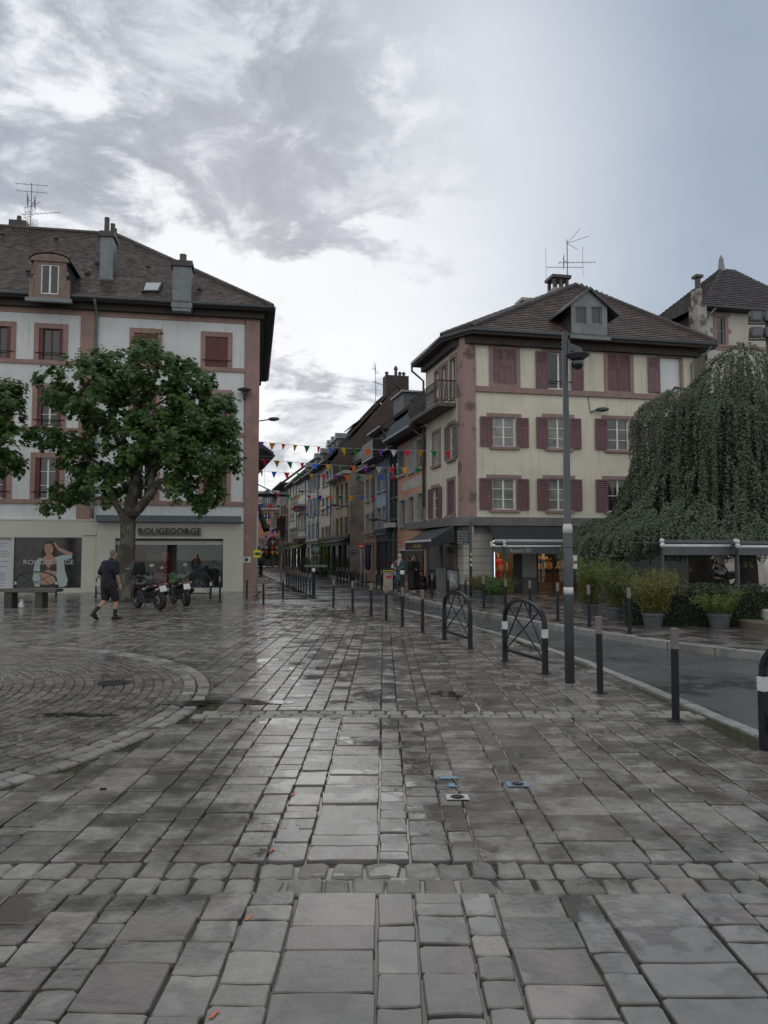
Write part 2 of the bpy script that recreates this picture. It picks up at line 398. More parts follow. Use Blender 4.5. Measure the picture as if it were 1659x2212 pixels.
def struct(name, mb, m, label=None, smooth=False):
    o = mb.build(name, m, None, smooth=smooth); o['kind'] = 'structure'
    if label: o['label'] = label
    return o
NK = [Vector((4.1,-8,0)), Vector((3.75,3.0,0))] + [G(*p) for p in [(1659,1585),(1500,1520),(1280,1430),(1130,1380),(1000,1345),(940,1330),(862,1313)]]
FK = [Vector((20,-8,0)), Vector((11.5,5.5,0))] + [G(*p, 0.1) for p in [(1659,1412),(1440,1386),(1230,1355),(1000,1316),(910,1296),(850,1275),(800,1263),(760,1254),(720,1245),(690,1237),(672,1231)]]
def kx(Y, K=NK):
    for a, b in zip(K, K[1:]):
        if a.y <= Y <= b.y: return a.x + (b.x - a.x) * (Y - a.y) / (b.y - a.y)
    return K[-1].x if Y > K[-1].y else K[0].x
ground = struct('ground', MB().poly([(-700,-300,-0.16),(700,-300,-0.16),(700,1500,-0.16),(-700,1500,-0.16)]), ASPH)
p2 = lambda v, z: (v[0], v[1], z)
PL = [(-45,-8),(4.1,-8)] + [(p.x-0.14, p.y) for p in NK[1:]] + [(-1.4,25.2),(-4.4,26.0),(-5.3,31),(-5.85,34.9),(-6.6,38.5),(-45,31)]
plaza = struct('plaza_paving', MB().poly([p2(p,-0.016) for p in PL]), JOINT, 'wet grey stone paving of the square in long rows')
RL = [(p.x, p.y) for p in NK] + [(-1.3,25.35),(-4.3,26.15),(-7.0,27.0),(-6.0,28.6),(-3.0,28.6),(-2.6,29.6),(-6.1,45.5),(-9.6,62),(-17,98),(-30,150),(-20,150)] + [(p.x-0.06, p.y) for p in reversed(FK)]
road = struct('road', MB().poly([p2(p,-0.024) for p in RL]), ASPH, 'wet dark asphalt road curving into the street')
SP = [(-6.9,27.1),(-5.9,28.7),(-3.1,28.7),(-2.7,29.7),(-6.2,45.5),(-9.7,62),(-17.1,98),(-30.1,150),(-60,150),(-16,60),(-6.4,36.5),(-5.7,34.8),(-5.2,31),(-5.0,28)]
street_paving = struct('street_paving', MB().poly([p2(p,-0.03) for p in SP]), STREETP, 'wet small-stone paving of the narrow street')
SW = [(p.x, p.y) for p in FK] + [(-20,150),(60,150),(60,-8)]
sidewalk = struct('far_pavement', MB().poly([p2(p,0.088) for p in SW]), JOINT, 'reddish grey pavement on the far side of the road')

def slab_into(mb, x0, x1, y0, y1, z, rich, skew=0.0, M=None, rough=0.004, drop=0.05, bev=0.0045):
    j = lambda: random.uniform(-rough, rough)
    r = min(0.010, (x1-x0)*0.1, (y1-y0)*0.1) if bev < 0.01 else min(0.022, (x1-x0)*0.12, (y1-y0)*0.12)
    if rich:
        r *= random.uniform(0.5, 1.5)
        o = [(x0+r+j(),y0+j()),((x0+x1)/2+j()*2,y0+j()*1.4),(x1-r+j(),y0+j()),(x1+j(),y0+r+j()),(x1+j(),y1-r+j()),(x1-r+j(),y1+j()),((x0+x1)/2+j()*2,y1+j()*1.4),(x0+r+j(),y1+j()),(x0+j(),y1-r+j()),(x0+j(),y0+r+j())]
    else: o = [(x0+j(),y0+j()),(x1+j(),y0+j()),(x1+j(),y1+j()),(x0+j(),y1+j())]
    n = len(o); cx, cy = (x0+x1)/2, (y0+y1)/2
    tx, ty = random.uniform(-.006,.006), random.uniform(-.006,.006)
    def h(x, y): return z + tx*(x-cx) + ty*(y-cy)
    top = []
    for x, y in o:
        l = sqrt((x-cx)**2+(y-cy)**2); k = 1 - bev*1.3/l; X = cx+(x-cx)*k; Y_ = cy+(y-cy)*k; top.append((X, Y_, h(X,Y_)))
    mid = [(x, y, h(x,y)-bev) for x, y in o]; bot = [(x, y, z-drop) for x, y in o]
    vs = top+mid+bot
    fs = [tuple(range(n))] + [(n+i, n+(i+1)%n, (i+1)%n, i) for i in range(n)] + [(2*n+i, 2*n+(i+1)%n, n+(i+1)%n, n+i) for i in range(n)]
    if M is not None: vs = [M @ Vector(v) for v in vs]
    mb.add(vs, fs)
CC, CR = Vector((-7.86, 8.05, 0)), 5.87
def seen(x, y, m=1.6): return abs(x) < 0.512*y + m and y > 1.6
def in_poly(x, y, P):
    c = False; n = len(P)
    for i in range(n):
        a, b = P[i], P[i-1]
        if (a[1] > y) != (b[1] > y) and x < (b[0]-a[0])*(y-a[1])/(b[1]-a[1])+a[0]: c = not c
    return c
BANDS = [(3.67, 4.05), (7.58, 7.94), (17.55, 17.72)]
rng = random.Random(11)
widths = [0.225,0.40,0.17,0.235,0.155,0.335,0.175,0.44,0.24,0.19,0.30,0.25,0.17,0.36]
lefts = [0.215,0.33,0.17,0.24,0.30,0.36,0.20,0.28,0.18,0.40,0.26,0.19,0.34]
rows = []; x = -0.625
for i in range(30): w = .95*widths[i % len(widths)]*rng.uniform(.94,1.06); rows.append((x, x+w)); x += w
x = -0.625
for i in range(75): w = .9*lefts[i % len(lefts)]*rng.uniform(.92,1.08); rows.append((x-w, x)); x -= w
slabs = []
edges = [1.6] + [v for b in BANDS for v in b] + [38.0]
secs = list(zip(edges[0::2], edges[1::2]))
for (x0, x1) in rows:
    w = x1-x0
    for (ya, yb) in secs:
        y = ya
        while y < yb - 0.02:
            ln = (rng.uniform(0.16,0.36) if w > 0.3 else rng.uniform(0.11,0.27))
            if y > 20: ln *= 1.5
            y2 = min(y+ln, yb)
            if yb - y2 < 0.1: y2 = yb
            cx, cy = (x0+x1)/2, (y+y2)/2
            if seen(cx, cy) and in_poly(cx, cy, PL) and (Vector((cx,cy,0))-CC).length > CR+0.1 and x1 < kx(cy)-0.16:
                slabs.append((x0, x1, y, y2))
            y = y2
slabs.sort(key=lambda s: -((s[1]-s[0])*(s[3]-s[2]))/((s[2]+s[3])/2)**3 if abs((s[0]+s[1])/2) < 0.53*(s[2]+s[3])/2 else 0)
random.seed(3)
for i, (x0, x1, y0, y1) in enumerate(slabs[:300]):
    g = random.uniform(0.004, 0.009); ga = random.uniform(0.002, 0.006)
    mb = MB(); slab_into(mb, x0+g, x1-g, y0+ga, y1-ga, random.uniform(0,0.011), True, rough=0.006)
    mb.build('slab', SLAB, plaza)
mb = MB()
for (x0, x1, y0, y1) in slabs[300:]:
    g = random.uniform(0.005, 0.010); ga = random.uniform(0.002, 0.005)
    slab_into(mb, x0+g, x1-g, y0+ga, y1-ga, random.uniform(0,0.006), y0 < 12, rough=0.005)
tag(mb.build('far_slabs', SLAB, plaza), kind='stuff')
# bands of rough setts across the paving
near_setts = []; far_sett = MB()
for bi, (ya, yb) in enumerate(BANDS):
    nrow = 1 if bi == 2 else 2; hgt = (yb-ya)/nrow
    for r in range(nrow):
        x = -12.0 - random.random()*0.2
        while x < 4:
            w = random.uniform(0.13, 0.20); cx = x+w/2; cy = ya+(r+.5)*hgt
            if seen(cx, cy, 1) and (Vector((cx,cy,0))-CC).length > CR+0.12 and x+w < kx(cy)-0.16:
                mb = MB() if bi < 2 else far_sett
                slab_into(mb, x+.007, x+w-.007, ya+r*hgt+.008, ya+(r+1)*hgt-.008, random.uniform(-.008,.002), True, rough=0.011, bev=0.0101)
                if bi < 2: mb.build('sett', SETT, plaza)
            x += w
tag(far_sett.build('far_setts', SETT, plaza), kind='stuff')
# round of small setts on the left
circ = MB(); circ.lathe([(CR+0.02,-0.012),(0.01,-0.0118)], 96, CC)
circle = struct('paving_circle', circ, JOINT, 'round of small stone setts laid in rings on the square')
cs = []
r = CR
while r > 0.4:
    outer = r > CR-0.33
    dr = 0.165 if outer else 0.118
    n = max(8, int(2*pi*(r-dr/2)/(0.20 if outer else 0.175))); ph = random.random()
    for k in range(n):
        a = 2*pi*(k+ph)/n; p = CC + Vector((cos(a), sin(a), 0))*(r-dr/2)
        if seen(p.x, p.y, 0.9): cs.append((p, a, dr, 2*pi*(r-dr/2)/n, outer))
    r -= dr
cs.sort(key=lambda q: -(q[2]*q[3])/q[0].y**3 if abs(q[0].x) < 0.52*q[0].y else 0)
mbs = [MB(), MB()]
for i, (p, a, dr, ln, outer) in enumerate(cs):
    M = Matrix.Translation(p) @ Matrix.Rotation(a + random.uniform(-.04,.04), 4, 'Z')
    mb = MB() if i < 300 else mbs[1 if outer else 0]
    g = 0.012 if outer else 0.009
    slab_into(mb, -dr/2+g, dr/2-g, -ln/2+g, ln/2-g, random.uniform(0,.007), i < 300 or outer, M=M, rough=0.009 if outer else 0.005, bev=0.012 if outer else 0.005)
    if i < 300: mb.build('sett', SETT if outer else SETT_S, circle)
tag(mbs[0].build('far_setts', SETT_S, circle), kind='stuff'); tag(mbs[1].build('edge_setts', SETT, circle), kind='stuff')

# kerbs
def kerb(name, K, z1, w, ln, inside, label, y_to):
    root = link(name, None); root['kind'] = 'structure'; root['label'] = label
    pts = K; i = 0; pos = []; rest = MB()
    for a, b in zip(pts, pts[1:]):
        L_ = (b-a).length; n = max(1, round(L_/ln)); d = (b-a).normalized(); ang = atan2(d.y, d.x)
        for k in range(n):
            c = a + (b-a)*((k+.5)/n); l = L_/n
            M = Matrix.Translation((c.x, c.y, 0)) @ Matrix.Rotation(ang, 4, 'Z')
            near = seen(c.x, c.y, 1.0) and c.y < y_to
            mb = MB() if near else rest
            slab_into(mb, -l/2+.006, l/2-.006, (-w if inside else 0)+random.uniform(-.006,.006), 0 if inside else w, z1+random.uniform(-.004,.004), True, M=M, rough=.004, drop=.16, bev=.012)
            if near: mb.build('kerb_stone', KERBM, root)
    tag(rest.build('far_kerb_stones', KERBM, root), kind='stuff')
    return root
kerb('near_kerb', NK, 0.004, 0.14, 0.95, False, 'flush stone kerb between the square and the road', 40)
kerb('far_kerb', FK, 0.105, 0.20, 0.95, True, 'pale granite kerb along the far pavement', 60)
# flags on the far pavement
mb = MB(); random.seed(9)
a = radians(104)
M = Matrix.Rotation(a - pi/2, 4, 'Z')
Mi = M.inverted()
for ix in range(-12, 62):
    off = random.random()
    for iy in range(8, 66):
        x0, y0 = ix*0.45, (iy+off)*0.62
        p = M @ Vector((x0+.22, y0+.3, 0))
        if p.y > 36 or not seen(p.x, p.y, 1.2) or p.x < kx(p.y, FK)+0.35: continue
        M2 = M.copy()
        slab_into(mb, x0+.008, x0+.442, y0+.008, y0+.612, 0.10+random.uniform(0,.006), False, M=M2, rough=.006)
tag(mb.build('flags', FLAG, sidewalk), kind='stuff')

# puddles standing on the paving
def puddle(px, py, rx, ry, seed, label):
    c = G(px, py); r = random.Random(seed); n = 26; pts = []
    ph = [r.uniform(0, 6.28) for _ in range(5)]
    for k in range(n):
        a = 2*pi*k/n; q = 1 + 0.28*sin(2*a+ph[0]) + 0.2*sin(3*a+ph[1]) + 0.17*sin(5*a+ph[2]) + 0.1*sin(8*a+ph[3])
        pts.append((c.x+rx*q*cos(a), c.y+ry*q*sin(a), 0.0085))
    o = MB().poly(pts).build('puddle', WATER); o['kind'] = 'structure'; o['label'] = label
for i, (px, py, rx, ry, lb) in enumerate([
    (963,1500,0.17,0.16,'puddle mirroring the cream house beyond the second stone band'),
    (405,1520,0.34,0.12,'puddle beside the edge of the paved round'),
    (560,1518,0.30,0.14,'pale puddle left of the centre just beyond the second stone band'),
    (60,1300,1.2,0.6,'dark puddle round the low water jet'),
    (160,1545,0.35,0.08,'dark puddle across the paved round'),
    (632,1790,0.035,0.10,'small bright puddle in a slab joint before the near stone band')]):
    puddle(px, py, rx, ry, i+5, lb)
# paint marks and stickers on the slabs
ORANGE = flat('orange_marking_paint', (0.50,0.13,0.09)); BLUEM = flat('blue_marking_paint', (0.15,0.25,0.33)); GREYM = flat('grey_sticker', (0.42,0.43,0.43)); DKM = flat('dark_print', (0.05,0.05,0.055))
for i, (px, py, l) in enumerate([(632,1719,.045),(587,1839,.05),(537,1987,.05),(461,2197,.045)]):
    c = G(px, py); w = .006
    o = MB().prism([(c.x-w-.008,c.y-l/2,.0105),(c.x+w-.004,c.y-l/2,.0105),(c.x+w+.004,c.y,.0105),(c.x+w+.012,c.y+l/2,.0105),(c.x+.002,c.y+l/2,.0105),(c.x-w,c.y,.0105)], (0,0,.001)).build('paint_mark', ORANGE)
    tag(o, 'orange paint stroke on a slab, %s counted from the camera' % ORD[3-i], 'paint mark', 'orange paint strokes on the slabs')
c = G(972,1684); o = MB().prism([(c.x-.075,c.y-.015,.011),(c.x-.02,c.y-.022,.011),(c.x+.07,c.y+.0,.011),(c.x+.05,c.y+.045,.011),(c.x-.01,c.y+.05,.011),(c.x-.06,c.y+.04,.011)], (0,0,.001)).build('paint_mark', BLUEM); tag(o, 'upper pale blue paint patch on the narrow slabs', 'paint mark')
c = G(977,1700); o = MB().prism([(c.x-.06,c.y-.0,.011),(c.x,c.y-.035,.011),(c.x+.06,c.y,.011),(c.x+.02,c.y+.005,.011),(c.x+.02,c.y+.045,.011),(c.x-.02,c.y+.045,.011),(c.x-.02,c.y+.005,.011)], (0,0,.001)).build('paint_mark', BLUEM); tag(o, 'pale blue paint arrow below the blue patch', 'paint mark')
for px, py, m, lb in ((1118,1697,BLUEM,'blue square sticker with a dark ring on a slab'),(988,1725,GREYM,'grey square sticker with a dark ring on a slab')):
    c = G(px, py); t = thing('floor_sticker', lb, 'sticker', (c.x, c.y, .0105))
    MB().box(-.075,.075,-.055,.055,0,.001).build('backing', m, t)
    MB().lathe([(.048,.0012),(.048,.002),(.034,.002),(.034,.0012)],20).build('ring', DKM, t); MB().prism([(-.02,-.012,.0012),(.026,-.004,.0012),(.018,.02,.0012),(-.024,.012,.0012)],(0,0,.0008)).build('emblem', DKM, t)
c = G(245,1476); t = thing('drain_cover', 'dark round drain cover in the paved round', 'drain', (c.x,c.y,.006))
MB().lathe([(.20,0),(.20,.006),(.165,.006),(.165,.003)],28).build('frame', IRON, t)
for k in range(7): MB().box(-.155+.0*k,.155,-.125+k*.04,-.105+k*.04,.001,.007).build('bar', IRON, t)
c = G(1640,1640); t = thing('manhole_cover', 'dark round manhole cover at the foot of the nearest arched barrier', 'manhole', (c.x+.12,c.y,.006))
MB().lathe([(.24,0),(.24,.005),(.21,.005),(.21,.003)],30).build('frame', SETT_S, t); MB().lathe([(.205,0),(.205,.004)],30).build('lid', SETT_S, t)
for k in range(5): MB().box(-.15,.15,-.14+k*.06,-.115+k*.06,.004,.008).build('rib', SETT_S, t)
c = G(222,1710); tag(MB().tube([(c.x-.02,c.y,.018),(c.x+.02,c.y+.005,.018)],.008,6).build('cigarette_end', BLACK_M), 'dark scrap lying on a slab left of the centre', 'litter')
# ================================================================ BUILDING HELPERS
def wall_holes(mb, x0, x1, z0, z1, holes, y=0.0, depth=0.22):
    """wall sheet facing -y with real openings and reveals"""
    hs = [h for h in holes if h[1] > x0 and h[0] < x1]
    xs = sorted({x0, x1, *[min(max(v, x0), x1) for h in hs for v in h[:2]]}); zs = sorted({z0, z1, *[min(max(v, z0), z1) for h in hs for v in h[2:]]})
    for a, b in zip(xs, xs[1:]):
        for c, d in zip(zs, zs[1:]):
            if b-a < 1e-5 or d-c < 1e-5: continue
            mx, mz = (a+b)/2, (c+d)/2
            if any(h[0] < mx < h[1] and h[2] < mz < h[3] for h in hs): continue
            mb.add([(a,y,c),(b,y,c),(b,y,d),(a,y,d)], [(0,1,2,3)])
    for a, b, c, d in hs:
        e = y+depth
        mb.add([(a,y,c),(a,e,c),(a,e,d),(a,y,d)], [(0,1,2,3)]); mb.add([(b,y,c),(b,y,d),(b,e,d),(b,e,c)], [(0,1,2,3)])
        mb.add([(a,y,d),(a,e,d),(b,e,d),(b,y,d)], [(0,1,2,3)]); mb.add([(a,y,c),(b,y,c),(b,e,c),(a,e,c)], [(0,1,2,3)])
CACHE = {}
def cached(key, fn):
    if key not in CACHE: CACHE[key] = fn()
    return CACHE[key]
def frame_mesh(w, h, nx, nz, m, fw=0.055, mw=0.075, bw=0.028):
    def f():
        b = MB(); x = w/2
        b.box(-x,-x+fw,.10,.17,0,h).box(x-fw,x,.10,.17,0,h).box(-x+fw,x-fw,.10,.17,0,fw).box(-x+fw,x-fw,.10,.17,h-fw,h)
        for i in range(1, nx):
            c = -x + w*i/nx; b.box(c-mw/2,c+mw/2,.098,.168,fw,h-fw)
        for k in range(1, nz):
            c = h*k/nz; b.box(-x+fw,x-fw,.112,.15,c-bw/2,c+bw/2)
        return b.mesh(m)
    return cached(('f',round(w,2),round(h,2),nx,nz,m.name), f)
def shutter_mesh(w, h, m, style='half'):
    """leaf standing in the plane y in [-.05,-.01], x centred, z from 0"""
    def f():
        b = MB(); x = w/2; y0, y1 = -.052, -.012; s = min(.07, w*.16)
        b.box(-x,-x+s,y0,y1,0,h).box(x-s,x,y0,y1,0,h).box(-x+s,x-s,y0,y1,0,.09).box(-x+s,x-s,y0,y1,h-.08,h)
        zl = h*.68 if style == 'half' else .09
        if style == 'half':
            b.box(-x+s,x-s,y0,y1,zl-.09,zl); b.box(-x+s,x-s,y0+.014,y1,.09,zl-.09); b.box(-.016,.016,y0+.006,y1,.16,zl-.15)
            b.box(-x+s+.03,-.035,y0+.006,y1,.15,zl-.14); b.box(.035,x-s-.03,y0+.006,y1,.15,zl-.14)
        elif style == 'plank':
            b.box(-x+s,x-s,y0+.012,y1,.09,h-.08)
            for k in (1, 2): b.box(-x+s+k*(w-2*s)/3-.008,-x+s+k*(w-2*s)/3+.008,y0+.006,y1,.09,h-.08)
            return b.mesh(m)
        b.box(-x+s,x-s,-.020,-.014,zl,h-.08)
        n = max(3, int((h-.08-zl)/.075))
        for k in range(n):
            z = zl + (k+.5)*(h-.08-zl)/n; d = .026
            b.add([(-x+s,y0+.006,z-d),(x-s,y0+.006,z-d),(x-s,y1-.008,z+d*.6),(-x+s,y1-.008,z+d*.6),(-x+s,y0+.006,z-d+.012),(x-s,y0+.006,z-d+.012),(x-s,y1-.008,z+d*.6+.012),(-x+s,y1-.008,z+d*.6+.012)],
                  [(0,3,2,1),(4,5,6,7),(0,1,5,4),(1,2,6,5),(2,3,7,6),(3,0,4,7)])
        return b.mesh(m)
    return cached(('s',round(w,2),round(h,2),m.name,style), f)
def window(root, s0, s1, z0, z1, y=0.0, rz=0.0, org=None, frame=None, glass=None, nx=2, nz=3, sur=None, sw=0.13, sill=None, sh=None, shm=None, style='half', closed=False, rail=None, lintel=False, shw=None, blind=None, inner=None):
    """a window in an opening; sits in the local frame of its house (or of a side wall given by org and rz)"""
    w, h = s1-s0, z1-z0; cx = (s0+s1)/2
    loc = Vector((cx, y, z0))
    if org is not None: loc = org + Matrix.Rotation(rz, 3, 'Z') @ Vector((cx, y, z0))
    wo = link('window', frame_mesh(w, h, nx, nz, frame or W_WHITE), root, loc, rz)
    g = cached(('g',round(w,2),round(h,2),(glass or GLASS).name), lambda: MB().box(-w/2+.02,w/2-.02,.135,.145,.02,h-.02).mesh(glass or GLASS)); link('pane', g, wo)
    if blind: MB().box(-w/2+.06,w/2-.06,.088,.098,.06,h-.03).build('roller_blind', blind, wo)
    if sur:
        def f():
            b = MB(); x = w/2
            b.box(-x-sw,-x+.012,-.035,.05,-.0,h).box(x-.012,x+sw,-.035,.05,-.0,h).box(-x-sw,x+sw,-.036,.05,h-.012,h+sw*1.1)
            if not sill: b.box(-x-sw,x+sw,-.036,.05,-sw,0)
            return b.mesh(sur)
        if lintel: link('surround', cached(('l',round(w,2),round(h,2),sur.name,sw), lambda: MB().box(-w/2-sw*2.2,w/2+sw*2.2,-.02,.05,h-.012,h+sw*1.2).mesh(sur)), wo)
        else: link('surround', cached(('u',round(w,2),round(h,2),sur.name,sw,bool(sill)), f), wo)
    if sill: link('sill', cached(('i',round(w,2),sill.name,sw), lambda: MB().box(-w/2-sw*1.3,w/2+sw*1.3,-.11,.10,-.11,.005).mesh(sill)), wo)
    if sh:
        hw = shw or w/2; me = shutter_mesh(hw-.01, h-.02, shm, style)
        if closed:
            link('shutter', me, wo, (-hw/2, .06, .01)); link('shutter', me, wo, (hw/2, .06, .01))
        else:
            if 'l' in sh: link('shutter', me, wo, (-w/2-hw/2-.02, -.03, .0))
            if 'r' in sh: link('shutter', me, wo, (w/2+hw/2+.02, -.03, .0))
            if 'a' in sh:    # ajar leaves standing out from the wall
                for sg in (-1, 1):
                    q = link('shutter', me, wo, (sg*(w/2+.02+hw*.17), -.05-hw*.45, 0)); q.rotation_euler = (0,0,sg*radians(-70))
    if inner:
        for sg in (-1, 1): link('folded_shutter', cached(('in',round(h,2),inner.name), lambda: MB().box(-.09,.09,.0,.10,.02,h-.02).mesh(inner)), wo, (sg*(w/2-.10), 0, 0))
    if rail:
        b = MB(); b.tube([(-w/2-.12,-.06,.32),(w/2+.12,-.06,.32)],.022,6); b.tube([(-w/2-.10,-.06,.32),(-w/2-.10,.03,.30)],.018,6).tube([(w/2+.10,-.06,.32),(w/2+.10,.03,.30)],.018,6); b.build('guard_rail', rail, wo)
    return wo
def tiles(mb, poly, course=0.13, width=0.20, thick=0.022, lift=0.012, lip=0.35):
    """flat tiles laid in courses on a planar polygon (first edge is the eave)"""
    P = [Vector(p) for p in poly]; u = (P[1]-P[0]).normalized()
    n = Vector((0,0,0))
    for i in range(1, len(P)-1): n += (P[i]-P[0]).cross(P[i+1]-P[0])
    n.normalize()
    if n.z < 0: n = -n
    v = n.cross(u); 
    if v.z < 0: v = -v
    Q = [((p-P[0]).dot(u), (p-P[0]).dot(v)) for p in P]
    vmax = max(q[1] for q in Q); umin = min(q[0] for q in Q); umax = max(q[0] for q in Q)
    r = 0; b = 0.0
    while b < vmax:
        bb = b + course*.5
        xs = []
        for i in range(len(Q)):
            a, c = Q[i-1], Q[i]
            if (a[1] > bb) != (c[1] > bb): xs.append(a[0]+(c[0]-a[0])*(bb-a[1])/(c[1]-a[1]))
        xs.sort()
        if len(xs) >= 2:
            x = xs[0] - (width*.5 if r % 2 else 0)
            while x < xs[-1]:
                xa, xb = max(x, xs[0]), min(x+width*.965, xs[-1])
                if xb-xa > .03:
                    o = P[0] + u*xa + v*(b-course*.12); w_ = xb-xa; d1 = lift+random.uniform(0,.006); d2 = d1+random.uniform(-.004,.004)
                    p = [o+n*(d1), o+u*w_+n*(d2), o+u*w_+v*course*1.15+n*.004, o+v*course*1.15+n*.004]
                    q = [k+n*thick for k in p[:2]]
                    mb.add([p[0],p[1],p[2],p[3],q[0],q[1]], [(4,5,2,3),(0,1,5,4),(0,4,3),(1,2,5)])
                x += width
        b += course; r += 1
def gutter(root, p0, p1, m=ZINC_D, r=0.085, name='gutter'):
    return MB().tube([p0, p1], r, 8).build(name, m, root, smooth=True)
def antenna(loc, h, label, elems, rz=0.0):
    t = thing('tv_antenna', label, 'antenna', loc, rz)
    MB().tube([(0,0,0),(0,0,h)],.025,6).build('mast', STEEL, t)
    for kind, z, l, a in elems:
        b = MB(); d = Vector((cos(a), sin(a), 0)); e = Vector((-sin(a), cos(a), 0)); c = Vector((0,0,z))
        if kind == 'yagi':
            b.tube([c-d*l*.25+Vector((0,0,-.02)), c+d*l*.75+Vector((0,0,.02))],.014,5)
            for k in range(9):
                q = c+d*(-.2+.95*k/8)*l; s = .22-.012*k; b.tube([q-e*s, q+e*s],.009,4)
        elif kind == 'bar':
            b.tube([c-d*l/2, c+d*l/2],.014,5); 
            for k in (-1,-.4,.4,1): b.tube([c+d*l/2*k-e*.18, c+d*l/2*k+e*.18],.009,4)
        elif kind == 'grid':
            for k in range(7): b.tube([c+e*(-.3+.1*k)+d*.18+Vector((0,0,-.28)), c+e*(-.3+.1*k)+d*.18+Vector((0,0,.28))],.008,4)
            for k in (-.28,0,.28): b.tube([c-e*.3+d*.18+Vector((0,0,k)), c+e*.3+d*.18+Vector((0,0,k))],.012,4)
            b.tube([c, c+d*.18],.015,4)
        elif kind == 'vert': b.tube([c+d*l, c+d*l+Vector((0,0,-1.0))],.010,5).tube([c+d*l, c+d*l+Vector((0,0,.6))],.010,5)
        elif kind == 'arm': b.tube([c, c+d*l],.016,5)
        elif kind == 'vee': b.tube([c, c+d*l+Vector((0,0,.35))],.012,5).tube([c, c+d*l*.6+Vector((0,0,.75))],.012,5).tube([c, c+d*l*.5+Vector((0,0,-.35))],.012,5)
        b.build('element', STEEL, t)
    return t

# ================================================================ LEFT CORNER BUILDING
LA = radians(10)
cornerL = G(554, 1277); LLEN = 19.0
OL = cornerL - Vector((cos(LA), sin(LA), 0))*LLEN
FL = Facade(OL, LA)
lb = thing('corner_building', 'white corner building with pink stone trim, tiled hip roof and lingerie shop', 'building', OL, LA)
zE = FL.sz(527, 676)[1]                    # eaves
zFas = FL.sz(360, 1126)[1]                 # top of the shop front
rows_L = {'top': (FL.sz(465,727)[1], FL.sz(465,793)[1]), 'mid': (FL.sz(97,838)[1], FL.sz(97,922)[1]), 'low': (FL.sz(97,988)[1], FL.sz(97,1078)[1])}
cols_L = [FL.sz(p, 900)[0] for p in (-165, -8, 106, 312, 466)]
WL = 1.06
holes = []
for cx in cols_L:
    for k in rows_L: holes.append((cx-WL/2, cx+WL/2, rows_L[k][1], rows_L[k][0]))
shopR = FL.box(R2, 685, 1012, 1325, 1305); shopL = FL.box(R2, 85, 1005, 487, 1305); shopP = FL.box(R2, -260, 1005, 75, 1305)
b = MB(); wall_holes(b, 0, LLEN, zFas, zE, holes)
b.add([(0,0,zFas),(0,14,zFas),(0,14,zE),(0,0,zE)],[(0,3,2,1)])
b.add([(LLEN,0,0),(LLEN,14,0),(LLEN,14,zE),(LLEN,0,zE)],[(0,1,2,3)])
b.add([(0,14,0),(LLEN,14,0),(LLEN,14,zE),(0,14,zE)],[(0,3,2,1)])
b.build('wall', WHITE_R, lb)
# stone: pilasters, string courses, eaves band
pil = FL.box(R1, 480, 900, 563, 1100)
b = MB(); b.box(LLEN-.62,LLEN+.04,-.05,.8,0,zE); b.build('corner_pilaster', PINK_ST, lb)
b = MB(); b.box(pil[0],pil[1],-.05,.1,zFas,zE); b.build('pilaster', PINK_ST, lb)
b = MB(); b.box(0,LLEN-.62,-.03,.1,zE-.55,zE); b.build('frieze', PINK_ST, lb)
for k in rows_L:
    z = rows_L[k][1]
    for xa, xb in ((0,pil[0]),(pil[1],LLEN-.62)): MB().box(xa,xb,-.07,.1,z-.21,z-.02).build('string_course', PINK_ST, lb)
zlo = rows_L['low'][1]
MB().box(0,LLEN-.62,-.04,.08,zFas+.0,zFas+.14).build('plinth_band', WHITE_R, lb)
for ci, cx in enumerate(cols_L):
    for k in rows_L:
        z1, z0 = rows_L[k]
        if k == 'top' and ci in (3, 4): window(lb, cx-WL/2, cx+WL/2, z0, z1, frame=SH_RED, sur=PINK_ST, sw=.2, sh='c', shm=SH_RED, style='plank', closed=True, rail=IRON if ci == 4 else None)
        elif k == 'top': window(lb, cx-WL/2, cx+WL/2, z0, z1, frame=SH_RED, nx=2, nz=1, sur=PINK_ST, sw=.2, inner=SH_RED, rail=IRON)
        else: window(lb, cx-WL/2, cx+WL/2, z0, z1, nx=2, nz=3, sur=PINK_ST, sw=.2, inner=SH_RED, rail=IRON)
# eaves: soffit box, gutter, roof
OV = .62; zR0 = zE+.18
b = MB(); b.box(0,LLEN+OV,-OV,0.1,zE-.02,zE+.10); b.box(LLEN-.05,LLEN+OV,.1,14,zE-.02,zE+.10); b.build('soffit', FASCIA, lb)
b = MB(); b.box(0,LLEN+.25,-.26,0,zE-.30,zE-.02); b.box(LLEN,LLEN+.26,0,14,zE-.30,zE-.02); b.build('cornice', FASCIA, lb)
gutter(lb, (0,-OV-.06,zE+.12), (LLEN+OV,-OV-.06,zE+.12)); gutter(lb, (LLEN+OV+.06,-OV,zE+.12), (LLEN+OV+.06,14,zE+.12))
DP = 7.0
apx = FL.sz(250, 508, DP); zR = apx[1]; sR = apx[0]
ex = LLEN+OV; ey = -OV
A_, B_, C_, D_ = (0,ey,zR0), (ex,ey,zR0), (sR,DP,zR), (0,DP,zR)
E_ = (ex,2*DP-ey,zR0); F_ = (0,2*DP-ey,zR0)
b = MB(); b.poly([A_,B_,C_,D_]).poly([B_,E_,C_]).poly([E_,F_,D_,C_]); roofL = b.build('roof', ROOFB, lb)
random.seed(21)
b = MB(); tiles(b, [A_,B_,C_,D_], .16, .22); tiles(b, [B_,E_,C_], .16, .22); tag(b.build('roof_tiles', TILE, roofL), kind='stuff')
b = MB(); n = 34
